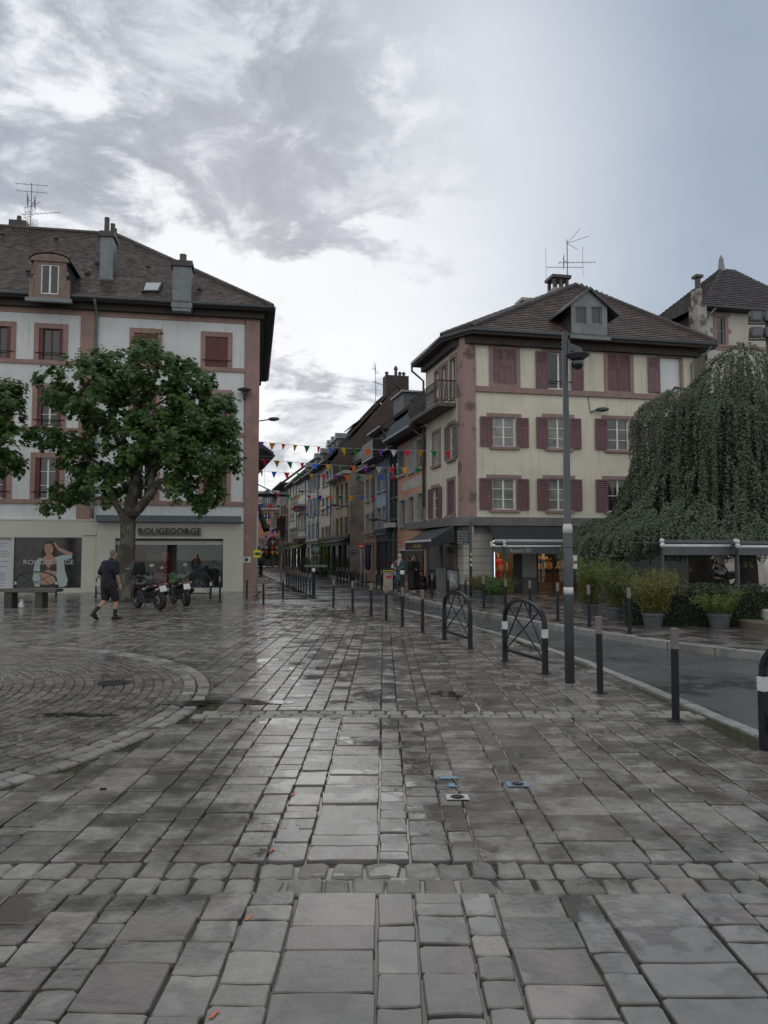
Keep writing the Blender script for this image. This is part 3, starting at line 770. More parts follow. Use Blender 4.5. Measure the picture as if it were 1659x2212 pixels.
for k in range(n):
    p = Vector(B_).lerp(Vector(C_), k/n); q = Vector(B_).lerp(Vector(C_), (k+1.1)/n); b.tube([p+Vector((0,0,.05)), q+Vector((0,0,.065))], .10, 6)
for k in range(40):
    p = Vector(D_).lerp(Vector(C_), k/40); q = Vector(D_).lerp(Vector(C_), (k+1.1)/40); b.tube([p+Vector((0,0,.05)), q+Vector((0,0,.065))], .11, 6)
tag(b.build('ridge_tiles', TILE_D, roofL), kind='stuff')
nL = (Vector(B_)-Vector(A_)).cross(Vector(D_)-Vector(A_)).normalized()
def roofpt(px, py): return FL.on(px, py, A_, nL)
# chimneys
def chimney(px0, px1, pyb, pyt, depth, pots, label=None):
    c = roofpt((px0+px1)/2, pyb); w = (FL.sz(px1, pyb, c.y)[0]-FL.sz(px0, pyb, c.y)[0])/2; zt = FL.sz((px0+px1)/2, pyt, c.y)[1]
    o = MB().box(c.x-w,c.x+w,c.y,c.y+depth,c.z-.4,zt).box(c.x-w-.05,c.x+w+.05,c.y-.04,c.y+depth,c.z-.25,c.z+.05).build('chimney', ZINC, lb)
    MB().box(c.x-w-.09,c.x+w+.09,c.y-.09,c.y+depth+.09,zt,zt+.10).box(c.x-w-.04,c.x+w+.04,c.y-.04,c.y+depth+.04,zt+.10,zt+.28).build('cap', TILE_D, o)
    for (dx, dy, r, h) in pots: MB().lathe([(r,0),(r*.9,h*.8),(r*.95,h*.82),(r*.95,h)],10,(c.x+dx,c.y+dy,zt+.26)).build('chimney_pot', TILE_D, o, smooth=False)
    return o
chimney(215, 243, 603, 493+18, .95, [(-.05,.2,.13,.75),(.16,.55,.12,.62),(.22,.8,.10,.5)])
chimney(372, 413, 653, 575, .8, [(.0,.35,.17,.42)])
c = FL.sz(40, 480, DP+.6); MB().box(c[0]-.45,c[0]+.45,DP+.4,DP+1,zR-.6,c[1]+.05).build('rear_chimney', TILE_D, lb)
MB().lathe([(.14,0),(.12,.35)],10,(c[0],DP+.7,c[1]+.03)).build('chimney_pot', TILE_D, lb)
# dormer
c = roofpt(107, 640); q = FL.box(DD, 88, 571, 127, 635, c.y); yd = c.y; zt = FL.sz(107, 553, yd)[1]; w = (q[1]-q[0])/2; cx = (q[0]+q[1])/2
b = MB(); wall_holes(b, cx-w-.32, cx+w+.32, c.z-.2, zt-.25, [(q[0],q[1],q[2],q[3])], yd, .15)
b.box(cx-w-.48,cx-w-.30,yd-.03,yd+.12,c.z-.2,c.z+.75).box(cx+w+.30,cx+w+.48,yd-.03,yd+.12,c.z-.2,c.z+.75).box(cx-w-.40,cx-w-.30,yd-.05,yd+.1,q[3]-.5,q[3]-.3).box(cx+w+.30,cx+w+.40,yd-.05,yd+.1,q[3]-.5,q[3]-.3)
arc = [(cx-w-.45,yd-.06,zt-.25)] + [(cx+(w+.45)*sin(a), yd-.06, zt-.22+.30*cos(a)) for a in [radians(v) for v in range(-75,76,15)]] + [(cx+w+.45,yd-.06,zt-.25)]
b.prism(arc, (0,.25,0)); dm = b.build('dormer', mat('dormer_stone', (0.22,0.16,0.135),(0.16,0.12,0.105),2,.8,.3,10,streak=.4), lb)
b = MB(); zb = zt-.22; k = (zR-zR0)/(DP-ey); yb = yd+(zt-.1-c.z)/k
for sg in (-1, 1):
    xx = cx+sg*(w+.30); b.add([(xx,yd+.02,c.z-.3),(xx,yb,zt-.15),(xx,yd+.02,zt-.25)],[(0,1,2),(2,1,0)])
prof = [(cx+(w+.5)*sin(a), zt-.20+.33*cos(a)) for a in [radians(v) for v in range(-90,91,15)]]
b.add([(x,yd-.1,z) for x, z in prof]+[(x,yb+.3,z) for x, z in prof], [(i,i+1,len(prof)+i+1,len(prof)+i) for i in range(len(prof)-1)])
b.build('dormer_roof', ZINC, dm)
window(lb, q[0], q[1], q[2], q[3], y=yd-.06, nx=2, nz=1)
MB().box(cx-w-.6,cx+w+.6,yd-.14,yd+.06,c.z-.28,c.z-.12).build('dormer_sill', ZINC, dm)
# skylight and roof vents
vs = [roofpt(*p) for p in ((306,634),(344,634),(353,614),(313,614))]
sk = MB().prism([v+nL*.02 for v in vs], nL*.09).build('skylight', BLACK_M, lb)
cc = sum(vs, Vector())/4; MB().prism([cc+(v-cc)*.80+nL*.112 for v in vs], nL*.012).build('pane', mat('skylight_glass',(0.10,0.13,0.14),rough=.05,spec=1.0), sk)
for px, py in ((6,508),(122,517),(62,588),(188,593),(320,578),(430,627),(210,572)):
    v = roofpt(px, py); MB().box(v.x-.10,v.x+.10,v.y-.14,v.y+.02,v.z+.02,v.z+.13).build('roof_vent', TILE_D, roofL)
# rainwater pipe
px = FL.sz(208, 760)[0]
b = MB(); b.tube([(px,-OV-.06,zE+.08),(px,-.35,zE-.2),(px+.02,-.13,zE-.5),(px+.02,-.13,zFas+.6),(px+.02,-.13,zFas+.1)],.06,8)
for z in (zE-1.4, zE-4, zE-6.5): b.tube([(px+.02,-.13,z),(px+.02,-.13,z+.08)],.075,8)
b.build('downpipe', ZINC, lb, smooth=True)
b = MB(); 
b.tube([(0,-.06,rows_L['mid'][1]-1.0+.3),(pil[0],-.06,rows_L['mid'][1]-.95),(pil[1]+2,-.06,rows_L['mid'][1]-.9)],.012,4); b.tube([(LLEN-.66,-.06,zE-.3),(LLEN-.64,-.06,zFas+1)],.012,4); b.build('cable', IRON, lb)

# ---- shop front
xm = FL.sz(211, 1150)[0]; xe = LLEN-.62; zSh = zFas
b = MB(); wall_holes(b, 0, xm, 0, zSh, [shopL, shopP], -.12, .22); b.box(0,xm,-.14,0.0,zSh-.02,zSh+.05)
b.build('shop_front', SHOPW, lb)
b = MB(); wall_holes(b, xm+.004, xe, 0, FL.sz(360,1131)[1], [shopR], -.18, .35); b.box(xm,xe,-.18,0.0,FL.sz(360,1131)[1],FL.sz(360,1131)[1]+.02)
b.add([(xm+.004,-.18,0),(xm+.004,0,0),(xm+.004,0,zSh),(xm+.004,-.18,zSh)],[(0,1,2,3),(3,2,1,0)]).add([(xe,-.18,0),(xe,0,0),(xe,0,zSh),(xe,-.18,zSh)],[(0,1,2,3)])
b.build('shop_front', SHOPW, lb)
for (a, c_) in ((xm, .12), (0, .10)): pass
MB().box(xm-.3,xm-.02,-.16,-.12,zSh-.62,zSh-.58).box(xm-.62,xm-.02,-.165,-.12,zSh-.66,zSh-.62).build('shop_trim', SHOPW, lb)
bx = FL.box(R2, 580, 880, 1432, 915); MB().box(bx[0],bx[1],-.42,0,bx[2],bx[3]+.02).build('awning_box', mat('blue_grey_metal',(0.11,0.14,0.165),(0.09,0.115,0.135),3,.5), lb)
MB().box(0,xe,-.10,.0,0,.08).build('base_strip', BLACK_M, lb)
for k in range(1,3): MB().box(xm+(xe-xm)*k/3-.004,xm+(xe-xm)*k/3+.004,-.184,-.17,shopR[3]+.02,FL.sz(360,1131)[1]-.02).build('panel_joint', GROUT, lb)
# shutter housing, display room and glass of the right-hand window
MB().box(shopR[0],shopR[1],-.02,.12,shopR[3]-.28,shopR[3]-.1).build('shutter_housing', mat('shop_metal',(0.42,0.43,0.42),rough=.45), lb)
b = MB(); b.add([(shopR[0]-.02,1.0,shopR[2]),(shopR[1]+.02,1.0,shopR[2]),(shopR[1]+.02,1.0,shopR[3]),(shopR[0]-.02,1.0,shopR[3])],[(0,1,2,3)])
b.box(shopR[0],shopR[1],.17,1.0,shopR[2]-.05,shopR[2]); b.box(shopR[0],shopR[1],.17,1.0,shopR[3],shopR[3]+.05)
b.box(shopR[0]-.03,shopR[0],.17,1.0,shopR[2],shopR[3]).box(shopR[1],shopR[1]+.03,.17,1.0,shopR[2],shopR[3]); b.build('display_room', mat('display_white',(0.40,0.41,0.40),rough=.7), lb)
def clear_glass(name='clear_shop_glass', tint=(0.75,0.78,0.78), refl=0.5):
    if name in MATS: return MATS[name]
    m = bpy.data.materials.new(name); m.use_nodes = True; MATS[name] = m; N = m.node_tree.nodes; L = m.node_tree.links; N.remove(N['Principled BSDF'])
    t = N.new('ShaderNodeBsdfTransparent'); t.inputs[0].default_value = (*tint, 1); g = N.new('ShaderNodeBsdfGlossy'); g.inputs['Roughness'].default_value = .02
    f = N.new('ShaderNodeFresnel'); f.inputs[0].default_value = 1.5; x = N.new('ShaderNodeMixShader'); L.new(f.outputs[0], x.inputs[0]); L.new(t.outputs[0], x.inputs[1]); L.new(g.outputs[0], x.inputs[2]); L.new(x.outputs[0], N['Material Output'].inputs[0]); return m
CGL = clear_glass()
MB().box(shopR[0],shopR[1],.10,.11,shopR[2],shopR[3]-.1).build('shop_pane', CGL, lb)
SKIN = mat('skin', (0.42,0.25,0.18), (0.38,0.22,0.155), 5, .5)
PSK = flat('print_skin', (0.36,0.22,0.16)); PHAIR = flat('print_hair', (0.03,0.02,0.017)); PRED = flat('print_red', (0.42,0.03,0.05)); PWH = flat('print_white', (0.5,0.52,0.53)); PBLK = flat('print_black', (0.012,0.012,0.014), .3); PSHIRT = flat('print_pale_shirt', (0.34,0.42,0.43)); PORG = flat('orange_cloth', (0.60,0.24,0.13)); PJEAN = flat('pale_denim', (0.28,0.38,0.46)); PPINK = flat('print_pink', (0.50,0.24,0.22))
def shape(root, name, Z, pts, y, m, F=FL, th=.004):
    q = [F.sz(*Z(*p), y) for p in pts]
    return MB().prism([(a, y, c) for a, c in q], (0, th, 0)).build(name, m, root)
# right window: red poster, mannequin, black panel
pr = thing('red_shop_poster', 'red poster of women in the shop window behind the motorcycles', 'poster', OL, LA)
shape(pr, 'sheet', A2, [(250,275),(675,275),(675,790),(250,790)], .62, PRED)
shape(pr, 'hair', A2, [(372,275),(665,275),(660,370),(560,390),(470,430),(380,360)], .614, PHAIR)
shape(pr, 'figure', A2, [(400,380),(470,420),(530,400),(520,560),(470,680),(380,700),(350,600),(370,480)], .610, PSK)
shape(pr, 'figure', A2, [(560,370),(640,380),(650,450),(580,500),(560,450)], .608, PPINK)
shape(pr, 'gown', A2, [(355,560),(450,600),(480,700),(350,720)], .606, PWH)
q = FL.box(A2, 415, 535, 630, 560, .6); link('lettering', fit_text('ROUGEGORGE', q[1]-q[0], q[3]-q[2], PWH), pr, ((q[0]+q[1])/2, .60, (q[2]+q[3])/2))
pr2 = thing('price_poster', 'salmon price poster with a white number low in the shop window', 'poster', OL, LA)
shape(pr2, 'sheet', A2, [(580,655),(700,655),(700,792),(580,792)], .50, flat('salmon_print',(0.50,0.17,0.14)))
q = FL.box(A2, 622, 735, 662, 778, .49); link('lettering', fit_text('4', q[1]-q[0], q[3]-q[2], PWH), pr2, ((q[0]+q[1])/2, .49, (q[2]+q[3])/2))
bp_ = thing('black_shop_panel', 'black panel with white script lettering at the right of the shop window', 'panel', OL, LA)
shape(bp_, 'sheet', A2, [(1105,275),(1265,275),(1265,792),(1105,792)], .45, PBLK)
for txt, y0, y1, x0, x1 in (('Petits', 515, 545, 1135, 1215), ('des mots', 540, 568, 1115, 1240)):
    q = FL.box(A2, x0, y0, x1, y1, .44); link('lettering', fit_text(txt, q[1]-q[0], q[3]-q[2], PWH, shear=.3), bp_, ((q[0]+q[1])/2, .44, (q[2]+q[3])/2))
mq = thing('mannequin', 'shop window mannequin in orange top and pale jeans', 'mannequin', OL, LA)
q = FL.box(A2, 895, 335, 1030, 780, .55); cx = (q[0]+q[1])/2; z0, z1 = q[2], q[3]; h = z1-z0
MB().tube([(cx-.07,.55,z0),(cx-.08,.55,z0+.3*h),(cx-.06,.55,z0+.55*h)],[.05,.06,.09],10).tube([(cx+.09,.55,z0),(cx+.08,.55,z0+.3*h),(cx+.06,.55,z0+.55*h)],[.05,.06,.09],10).lathe([(.13,z0+.5*h),(.15,z0+.55*h),(.13,z0+.62*h)],12,(cx,.55,0)).build('jeans', PJEAN, mq, smooth=True)
MB().lathe([(.135,z0+.60*h),(.12,z0+.68*h),(.15,z0+.78*h),(.16,z0+.82*h),(.06,z0+.86*h)],12,(cx,.55,0)).tube([(cx-.14,.55,z0+.82*h),(cx-.2,.52,z0+.72*h)],[.06,.055],8).tube([(cx+.14,.55,z0+.82*h),(cx+.2,.52,z0+.72*h)],[.06,.055],8).build('top', PORG, mq, smooth=True)
GSK = flat('mannequin_grey', (0.22,0.22,0.21))
MB().ball((cx,.55,z0+.945*h),.085,10,1,1,1.3).tube([(cx,.55,z0+.84*h),(cx,.55,z0+.92*h)],.045,8).tube([(cx-.2,.52,z0+.72*h),(cx-.25,.5,z0+.64*h),(cx-.13,.46,z0+.6*h)],[.04,.035,.03],8).tube([(cx+.2,.52,z0+.72*h),(cx+.26,.5,z0+.64*h),(cx+.13,.46,z0+.6*h)],[.04,.035,.03],8).build('body', GSK, mq, smooth=True)
# left window poster: woman in an open pale shirt
po = thing('large_shop_poster', 'large dark poster of a woman in an open pale shirt', 'poster', OL, LA)
MB().box(shopL[0],shopL[1],-.02,.0,shopL[2],shopL[3]).build('sheet', mat('poster_dark',(0.012,0.013,0.013),(0.03,0.035,0.03),3,.12,spec=.5), po)
yy = -.022
shape(po, 'shirt', A1, [(470,440),(560,470),(640,440),(740,410),(865,395),(850,450),(760,470),(770,590),(805,700),(790,770),(740,790),(690,785),(660,640),(560,600),(480,620),(475,780),(420,785),(385,700),(400,560),(430,470)], yy, PSHIRT, th=.002)
shape(po, 'hair', A1, [(520,290),(545,250),(600,240),(650,262),(672,330),(680,420),(640,430),(520,440),(490,430),(500,350)], yy-.003, PHAIR, th=.002)
shape(po, 'torso', A1, [(555,400),(620,400),(640,440),(680,500),(672,600),(660,680),(690,760),(480,760),(480,620),(470,540),(500,450)], yy-.005, PSK, th=.002)
shape(po, 'face', A1, [(530,290),(560,272),(605,272),(628,310),(632,360),(600,400),(560,405),(535,370),(525,330)], yy-.007, PSK, th=.002)
for nm, q in (('eye',[(545,318),(562,314),(566,320),(548,324)]),('eye',[(590,316),(608,318),(606,324),(590,322)]),('brow',[(540,306),(566,300),(566,304),(542,311)]),('brow',[(588,302),(614,306),(612,311),(588,307)]),('lips',[(562,372),(580,368),(598,374),(580,381)]),('nose',[(576,330),(582,330),(588,352),(572,352)])): shape(po, nm, A1, q, yy-.0082, flat('print_feature',(0.13,0.06,0.05)) if nm != 'nose' else flat('print_nose',(0.30,0.175,0.125)), th=.001)
shape(po, 'arm', A1, [(625,252),(660,262),(700,320),(780,350),(865,385),(860,410),(780,400),(700,360),(650,300)], yy-.009, PSK, th=.002)
shape(po, 'bra', A1, [(490,470),(505,470),(575,570),(650,470),(668,500),(672,600),(600,595),(570,575),(540,600),(475,605),(475,540)], yy-.011, PBLK, th=.002)
shape(po, 'brief', A1, [(480,760),(560,772),(660,735),(700,770),(690,792),(480,792)], yy-.012, PBLK, th=.002)
q = FL.box(A1, 280, 465, 875, 520, yy-.014); link('lettering', fit_text('ROUGEGORGE', q[1]-q[0], q[3]-q[2], flat('print_grey',(0.45,0.46,0.46))), po, ((q[0]+q[1])/2, yy-.016, (q[2]+q[3])/2))
pt = thing('text_poster', 'white text poster with a small map at the left edge of the shop', 'poster', OL, LA)
MB().box(shopP[0],shopP[1]-.02,-.02,.0,shopP[2],shopP[3]).build('sheet', flat('print_sheet',(0.48,0.5,0.53)), pt)
for txt, x0, y0, x1, y1, m in (('ROUGEGORGE',-150,208,128,230,PRED),('depuis plus de',-90,260,95,280,PBLK),('30 ans',-20,290,55,308,PBLK),('de lingerie',-60,352,95,372,PBLK),('en France',-30,382,105,402,PBLK),('boutiques',-60,413,102,432,PBLK),('ouvert aussi',-70,472,100,492,PBLK),('en cabine',-60,535,90,552,PBLK),('plus de 250',-100,740,50,757,PBLK),('magasins',-80,772,48,788,PBLK)):
    q = FL.box(A1, x0, y0, x1, y1, -.025); link('lettering', fit_text(txt, q[1]-q[0], q[3]-q[2], m), pt, ((q[0]+q[1])/2, -.024, (q[2]+q[3])/2))
shape(pt, 'map', A1, [(-60,620),(0,600),(40,612),(72,625),(60,660),(68,700),(20,715),(-40,712),(-70,670)], -.024, flat('print_lightgrey',(0.36,0.38,0.41)), th=.002)
# fascia lettering
q = FL.box(R2, 822, 948, 1195, 986, -.25); sg = thing('shop_sign', 'black raised shop name letters on the cream fascia', 'sign', OL, LA)
link('lettering', fit_text('ROUGEGORGE', q[1]-q[0], q[3]-q[2], BLACK, extrude=.04), sg, ((q[0]+q[1])/2, -.26, (q[2]+q[3])/2))
MB().box(q[0],q[1],-.25,-.18,q[2]-.05,q[2]-.01).build('rail', STEEL, sg)
q = FL.box(R2, 1440, 1118, 1488, 1155, -.06); pq = thing('wall_plaque', 'small white plaque with a round emblem on the pink pilaster', 'plaque', OL, LA)
MB().box(q[0],q[1],-.07,-.052,q[2],q[3]).build('plate', W_PAINT, pq)
b = MB(); b.M = Matrix.Translation(((q[0]+q[1])/2,-.07,(q[2]+q[3])/2)) @ Matrix.Rotation(pi/2,4,'X'); b.lathe([(.085,0),(.085,.006)],20); b.build('emblem', DKM, pq)
q = FL.box(R2, 1450, 990, 1476, 1012, -.06); o = link('house_number', fit_text('10', q[1]-q[0], q[3]-q[2], flat('faded_number',(0.5,0.4,0.37))), None, FL.M @ Vector(((q[0]+q[1])/2, -.056, (q[2]+q[3])/2)), LA); tag(o, 'faded house number on the pink pilaster', 'number')
# wall lamp on the pilaster and street lantern round the corner
def wall_lamp(loc, rz, label, sc=1.0, arm=.3):
    t = thing('wall_lamp', label, 'lamp', loc, rz); t.scale = (sc,)*3
    MB().tube([(0,-.02,-.35),(0,-.06,-.2),(0,-.05,.0),(0,-arm,.10)],[.05,.06,.035,.03],8).build('bracket', LAMP_G, t, smooth=True)
    MB().lathe([(.05,-.12),(.12,-.06),(.33,.02),(.32,.05),(.16,.11),(.05,.15)],20,(0,-arm,.05)).build('hood', LAMP_G, t, smooth=True)
    MB().lathe([(.04,-.2),(.11,-.16),(.12,-.09)],14,(0,-arm,.05)).build('globe', GLASS2, t, smooth=True)
    return t
s_, z_ = FL.sz(528, 846, -.3); wall_lamp(FL.M @ Vector((s_, -.05, z_)), LA, 'dark round lamp on the pink pilaster of the left building', 1.0)
def street_arm(loc, rz, label, l=1.1, droop=.05):
    t = thing('street_light', label, 'lamp', loc, rz)
    MB().tube([(0,0,0),(0,-l*.3,.05),(0,-l*.7,.09)],.03,8).build('arm', LAMP_G, t, smooth=True)
    MB().ball((0,-l*.9,.10),.30,12,.45,1,.33).build('head', LAMP_G, t, smooth=True); MB().ball((0,-l*.9,.06),.22,10,.4,1,.3).build('lens', GLASS2, t, smooth=True)
    return t
p = at(553, 911, 36.2); street_arm(p, radians(80), 'grey street light on an arm beyond the left pilaster', 1.0)
antenna(FL.M @ Vector((FL.sz(66, 490, DP)[0], DP, zR-.3)), 2.9, 'tall TV antenna cluster on the left roof ridge', [('bar',2.8,1.6,radians(190)),('bar',2.4,1.5,radians(10)),('grid',1.9,1,radians(200)),('grid',1.75,1,radians(20)),('yagi',1.15,2.2,radians(-5)),('grid',.6,1,radians(150)),('grid',1.2,1,radians(250)),('grid',.55,1,radians(330)),('vee',1.5,.5,radians(0))])
# ================================================================ RIGHT CORNER HOUSE
CR_ = G(1001, 1287); RA = radians(11.5)
FR = Facade(CR_, RA)                                    # front
ROWD = Vector((-0.242, 0.970, 0)).normalized()          # the street's house fronts run back along this
ROWA = atan2(-ROWD.y, -ROWD.x)                          # +x of a front: from far to near
def row_t(px):
    d = ray(px, HOR); k = d.x/d.y
    return (CR_.x - k*CR_.y)/(k*ROWD.y - ROWD.x)
RLEN = FR.sz(1503, 1000)[0]; LT = row_t(921)
zE = FR.sz(1150, 735)[1]
rc = thing('corner_house', 'cream corner house with mauve shutters above the bakery', 'building', CR_, RA)
# side front in the corner house's own frame
offA = ROWA - RA
side_o = CR_ + ROWD*LT
FS = Facade(side_o, ROWA)
so_l = FR.Mi @ side_o
zC0, zC1 = FR.sz(1150, 1136)[1], FR.sz(1150, 1120)[1]
MV, MV2 = SH_MAUVE, SH_MAUVE2
fw = []      # pixel box, kind
fw += [(R4,395,612,505,773,'closed',MV2), (R4,650,625,752,795,'open3',MV), (R4,922,637,1026,805,'closed',MV), (R4,1162,650,1258,815,'blind',MV2)]
fw += [(R4,397,922,500,1060,'open',MV), (R4,650,925,745,1068,'open',MV), (R4,922,932,1022,1076,'open',MV), (R4,1165,940,1255,1085,'open',MV)]
fw += [(R5,438,262,540,402,'open',MV), (R5,685,264,775,405,'open',MV), (R5,950,268,1045,412,'openl',MV), (R5,1200,270,1285,415,'open',MV)]
hs = [FR.box(*q[:5]) for q in fw]
hs[9] = (hs[5][0], hs[5][1], hs[9][2], hs[9][3])
b = MB(); wall_holes(b, .55, RLEN, zC1, zE, hs)
b.add([(RLEN,0,0),(RLEN,9,0),(RLEN,9,zE),(RLEN,0,zE)],[(0,1,2,3)])
b.build('wall', CREAM_R, rc)
# side wall
sw_ = [(R4,133,715,150,838,'blind'),(R4,163,688,187,835,'tall'),(R4,203,652,229,828,'tall'),
       (R5,176,62,205,205,'cl'),(R5,245,22,272,178,'aj'),(R5,172,303,200,440,'op'),(R5,241,272,271,425,'clm')]
hside = [FS.box(*q[:5]) for q in sw_]
b = MB(); b.M = Matrix.Translation(so_l) @ Matrix.Rotation(offA, 4, 'Z'); wall_holes(b, 0, LT-.45, zC1, zE, hside); b.build('side_wall', CREAM_R, rc)
# rounded pink corner pilaster
b = MB(); pa = Matrix.Rotation(offA,3,'Z') @ Vector((LT-.45,-.05,0)) + so_l
nside = Matrix.Rotation(offA,3,'Z') @ Vector((0,-1,0)); arc = [Vector((.58,-.05,0))]
c0 = Vector((.36,.34,0))
for k in range(0, 9):
    a = radians(-90 - 11.25*k*1.02); arc.append(Vector((c0.x+.39*cos(a), c0.y+.39*sin(a), 0)))
arc.append(pa); arc += [pa + Vector((.6,.2,0)), Vector((.58,.4,0))]
b.prism([(p.x,p.y,zC1) for p in arc], (0,0,zE-zC1)); b.build('corner_pilaster', PINK_OLD, rc)
# windows
for (Z,x0,y0,x1,y1,kind,shm), h in zip(fw, hs):
    top = h[2] > zE-3.2
    kw = dict(sur=PINK_TRIM, sw=.12)
    if kind == 'closed': window(rc, *h, sh='c', shm=shm, closed=True, sur=PINK_TRIM, sw=.16)
    elif kind == 'open3': window(rc, *h, nx=2, nz=1, sh='lr', shm=shm, sur=PINK_TRIM, sw=.12, lintel=True, shw=(h[1]-h[0])*.55, rail=IRON)
    elif kind == 'blind': window(rc, *h, nx=1, nz=1, blind=mat('roller_blind_white',(0.66,0.69,0.72),(0.6,0.63,0.66),1,.5), sh='l', shm=shm, sur=PINK_TRIM, sw=.12, shw=(h[1]-h[0])*.56)
    elif kind == 'openl': window(rc, *h, nx=2, nz=2, sh='l', shm=shm, sur=PINK_TRIM, sw=.12, sill=PINK_TRIM, lintel=True, glass=GLASS, shw=(h[1]-h[0])*.56)
    else: window(rc, *h, nx=2, nz=3, sh='lr', shm=shm, sur=PINK_TRIM, sw=.12, sill=PINK_TRIM, lintel=True, glass=CURTAIN if x0 in (397,438,650,685) else GLASS2, shw=(h[1]-h[0])*.56)
for k, bl in enumerate([hs[3]]):
    for i in range(30): pass
def sidewin(h, **kw): return window(rc, *h, rz=offA, org=so_l, **kw)
LOUV = mat('pale_grey_louvre', (0.42,0.42,0.40), (0.33,0.33,0.32), 3, .65)
SHG = mat('grey_green_shutter', (0.17,0.18,0.165), (0.13,0.14,0.13), 3, .65)
for q, h in zip(sw_, hside):
    k = q[5]
    if k == 'blind': sidewin(h, nx=1, nz=1, blind=MATS['roller_blind_white'], sur=PINK_TRIM, sw=.14)
    elif k == 'tall': sidewin(h, nx=2, nz=2, sur=PINK_TRIM, sw=.14, blind=None)
    elif k == 'cl': sidewin(h, sh='c', shm=LOUV, style='full', closed=True, sur=PINK_TRIM, sw=.14, sill=PINK_TRIM)
    elif k == 'aj': sidewin(h, sh='lr', shm=SHG, style='full', sur=PINK_TRIM, sw=.12, sill=PINK_TRIM, glass=GLASS2)
    elif k == 'op': sidewin(h, sh='lr', shm=MV, sur=PINK_TRIM, sw=.12, sill=PINK_TRIM, glass=GLASS)
    else: sidewin(h, sh='c', shm=MV, closed=True, sur=PINK_TRIM, sw=.12, sill=PINK_TRIM)
# mid string course
zS = hs[1][2]-.03
MB().box(.55,RLEN,-.06,.05,zS-.17,zS).box(.55,RLEN,-.10,.05,zS-.24,zS-.17).build('string_course', PINK_TRIM, rc)
# ledge over the shop, round the corner
sd = lambda x, y, z: (so_l + Matrix.Rotation(offA,3,'Z') @ Vector((x, y, 0))) + Vector((0,0,z))
ov = .55
pts = [sd(-.9,-ov*1.6,0), sd(LT-.7,-ov*1.1,0), sd(LT-.25,-ov*.95,0), Vector((.05,-ov,0)), Vector((.6,-ov,0)), Vector((RLEN,-ov,0)), Vector((RLEN,.1,0)), Vector((.7,.4,0)), sd(LT-.4,.1,0), sd(-.9,.1,0)]
MB().prism([(p.x,p.y,zC0-.02) for p in pts], (0,0,zC1-zC0)).build('ledge', mat('ledge_stone',(0.17,0.16,0.16),(0.12,0.115,0.115),2,.8,.2,10,streak=.5), rc)
pts2 = [p + (Vector((0,0,0))) for p in pts]
MB().prism([(p.x*1.0,p.y,zC1-.02) for p in pts], (0,0,.035)).build('ledge_flashing', ZINC, rc)
# eaves and roof
OV = .6
EAVE = [sd(-.3,-OV,0), sd(LT-.9,-OV,0), Vector((.25,-OV,0)), Vector((RLEN+.75,-OV,0)), Vector((RLEN+.75,9.6,0)), sd(-.3,8,0)]
MB().prism([(p.x,p.y,zE-.03) for p in EAVE], (0,0,.14)).build('soffit', FASCIA, rc)
IN = [sd(0,-.25,0), sd(LT-.75,-.25,0), Vector((.3,-.25,0)), Vector((RLEN+.1,-.25,0)), Vector((RLEN+.1,8,0)), sd(0,7,0)]
MB().prism([(p.x,p.y,zE-.34) for p in IN], (0,0,.31)).build('cornice', FASCIA, rc)
zr = zE+.2
e = [Vector((p.x,p.y,zr)) for p in EAVE]
DPc = 5.2; a2 = FR.sz(1243, 618, DPc); apex = Vector((a2[0], DPc, a2[1])); apex2 = apex + Vector((1.0,2.2,0)); 
b = MB(); b.poly([e[2],e[3],apex]); b.poly([e[0],e[1],apex]); b.poly([e[1],e[2],apex]); b.poly([e[3],e[4],apex2,apex]); b.poly([e[5],e[0],apex]); b.poly([e[4],e[5],apex,apex2]); rfc = b.build('roof', ROOFB, rc)
random.seed(5); b = MB()
for pl in ([e[2],e[3],apex],[e[0],e[1],apex],[e[1],e[2],apex],[e[3],e[4],apex2,apex]): tiles(b, pl, .24, .26, thick=.035)
tag(b.build('roof_tiles', TILE2, rfc), kind='stuff')
b = MB()
for p0, p1, n in ((e[2],apex,22),(e[1],apex,22),(e[3],apex,26),(apex,apex2,6)):
    for k in range(n): b.tube([p0.lerp(p1,k/n)+Vector((0,0,.06)), p0.lerp(p1,(k+1.1)/n)+Vector((0,0,.08))], .11, 6)
tag(b.build('ridge_tiles', TILE_D, rfc), kind='stuff')
b = MB(); g = [Vector((p.x,p.y,zE+.13)) for p in EAVE[:4]]
b.tube([g[0],g[1],g[2],g[3]+Vector((.05,0,0))], .09, 8); b.build('gutter', ZINC_D, rc, smooth=True)
b = MB(); p = sd(-.35,-OV,zE+.05); b.tube([p, p+Vector((0,0,-.25)), sd(.0,-.12,zE-.75), sd(.0,-.12,4)], .055, 8); b.build('downpipe', ZINC_D, rc, smooth=True)
b = MB(); b.tube([(RLEN+.5,-OV,zE+.05),(RLEN+.3,-.3,zE-.35),(RLEN-.15,-.1,zE-.6),(RLEN-.15,-.1,.3)], .05, 8); b.build('downpipe', ZINC, rc, smooth=True)
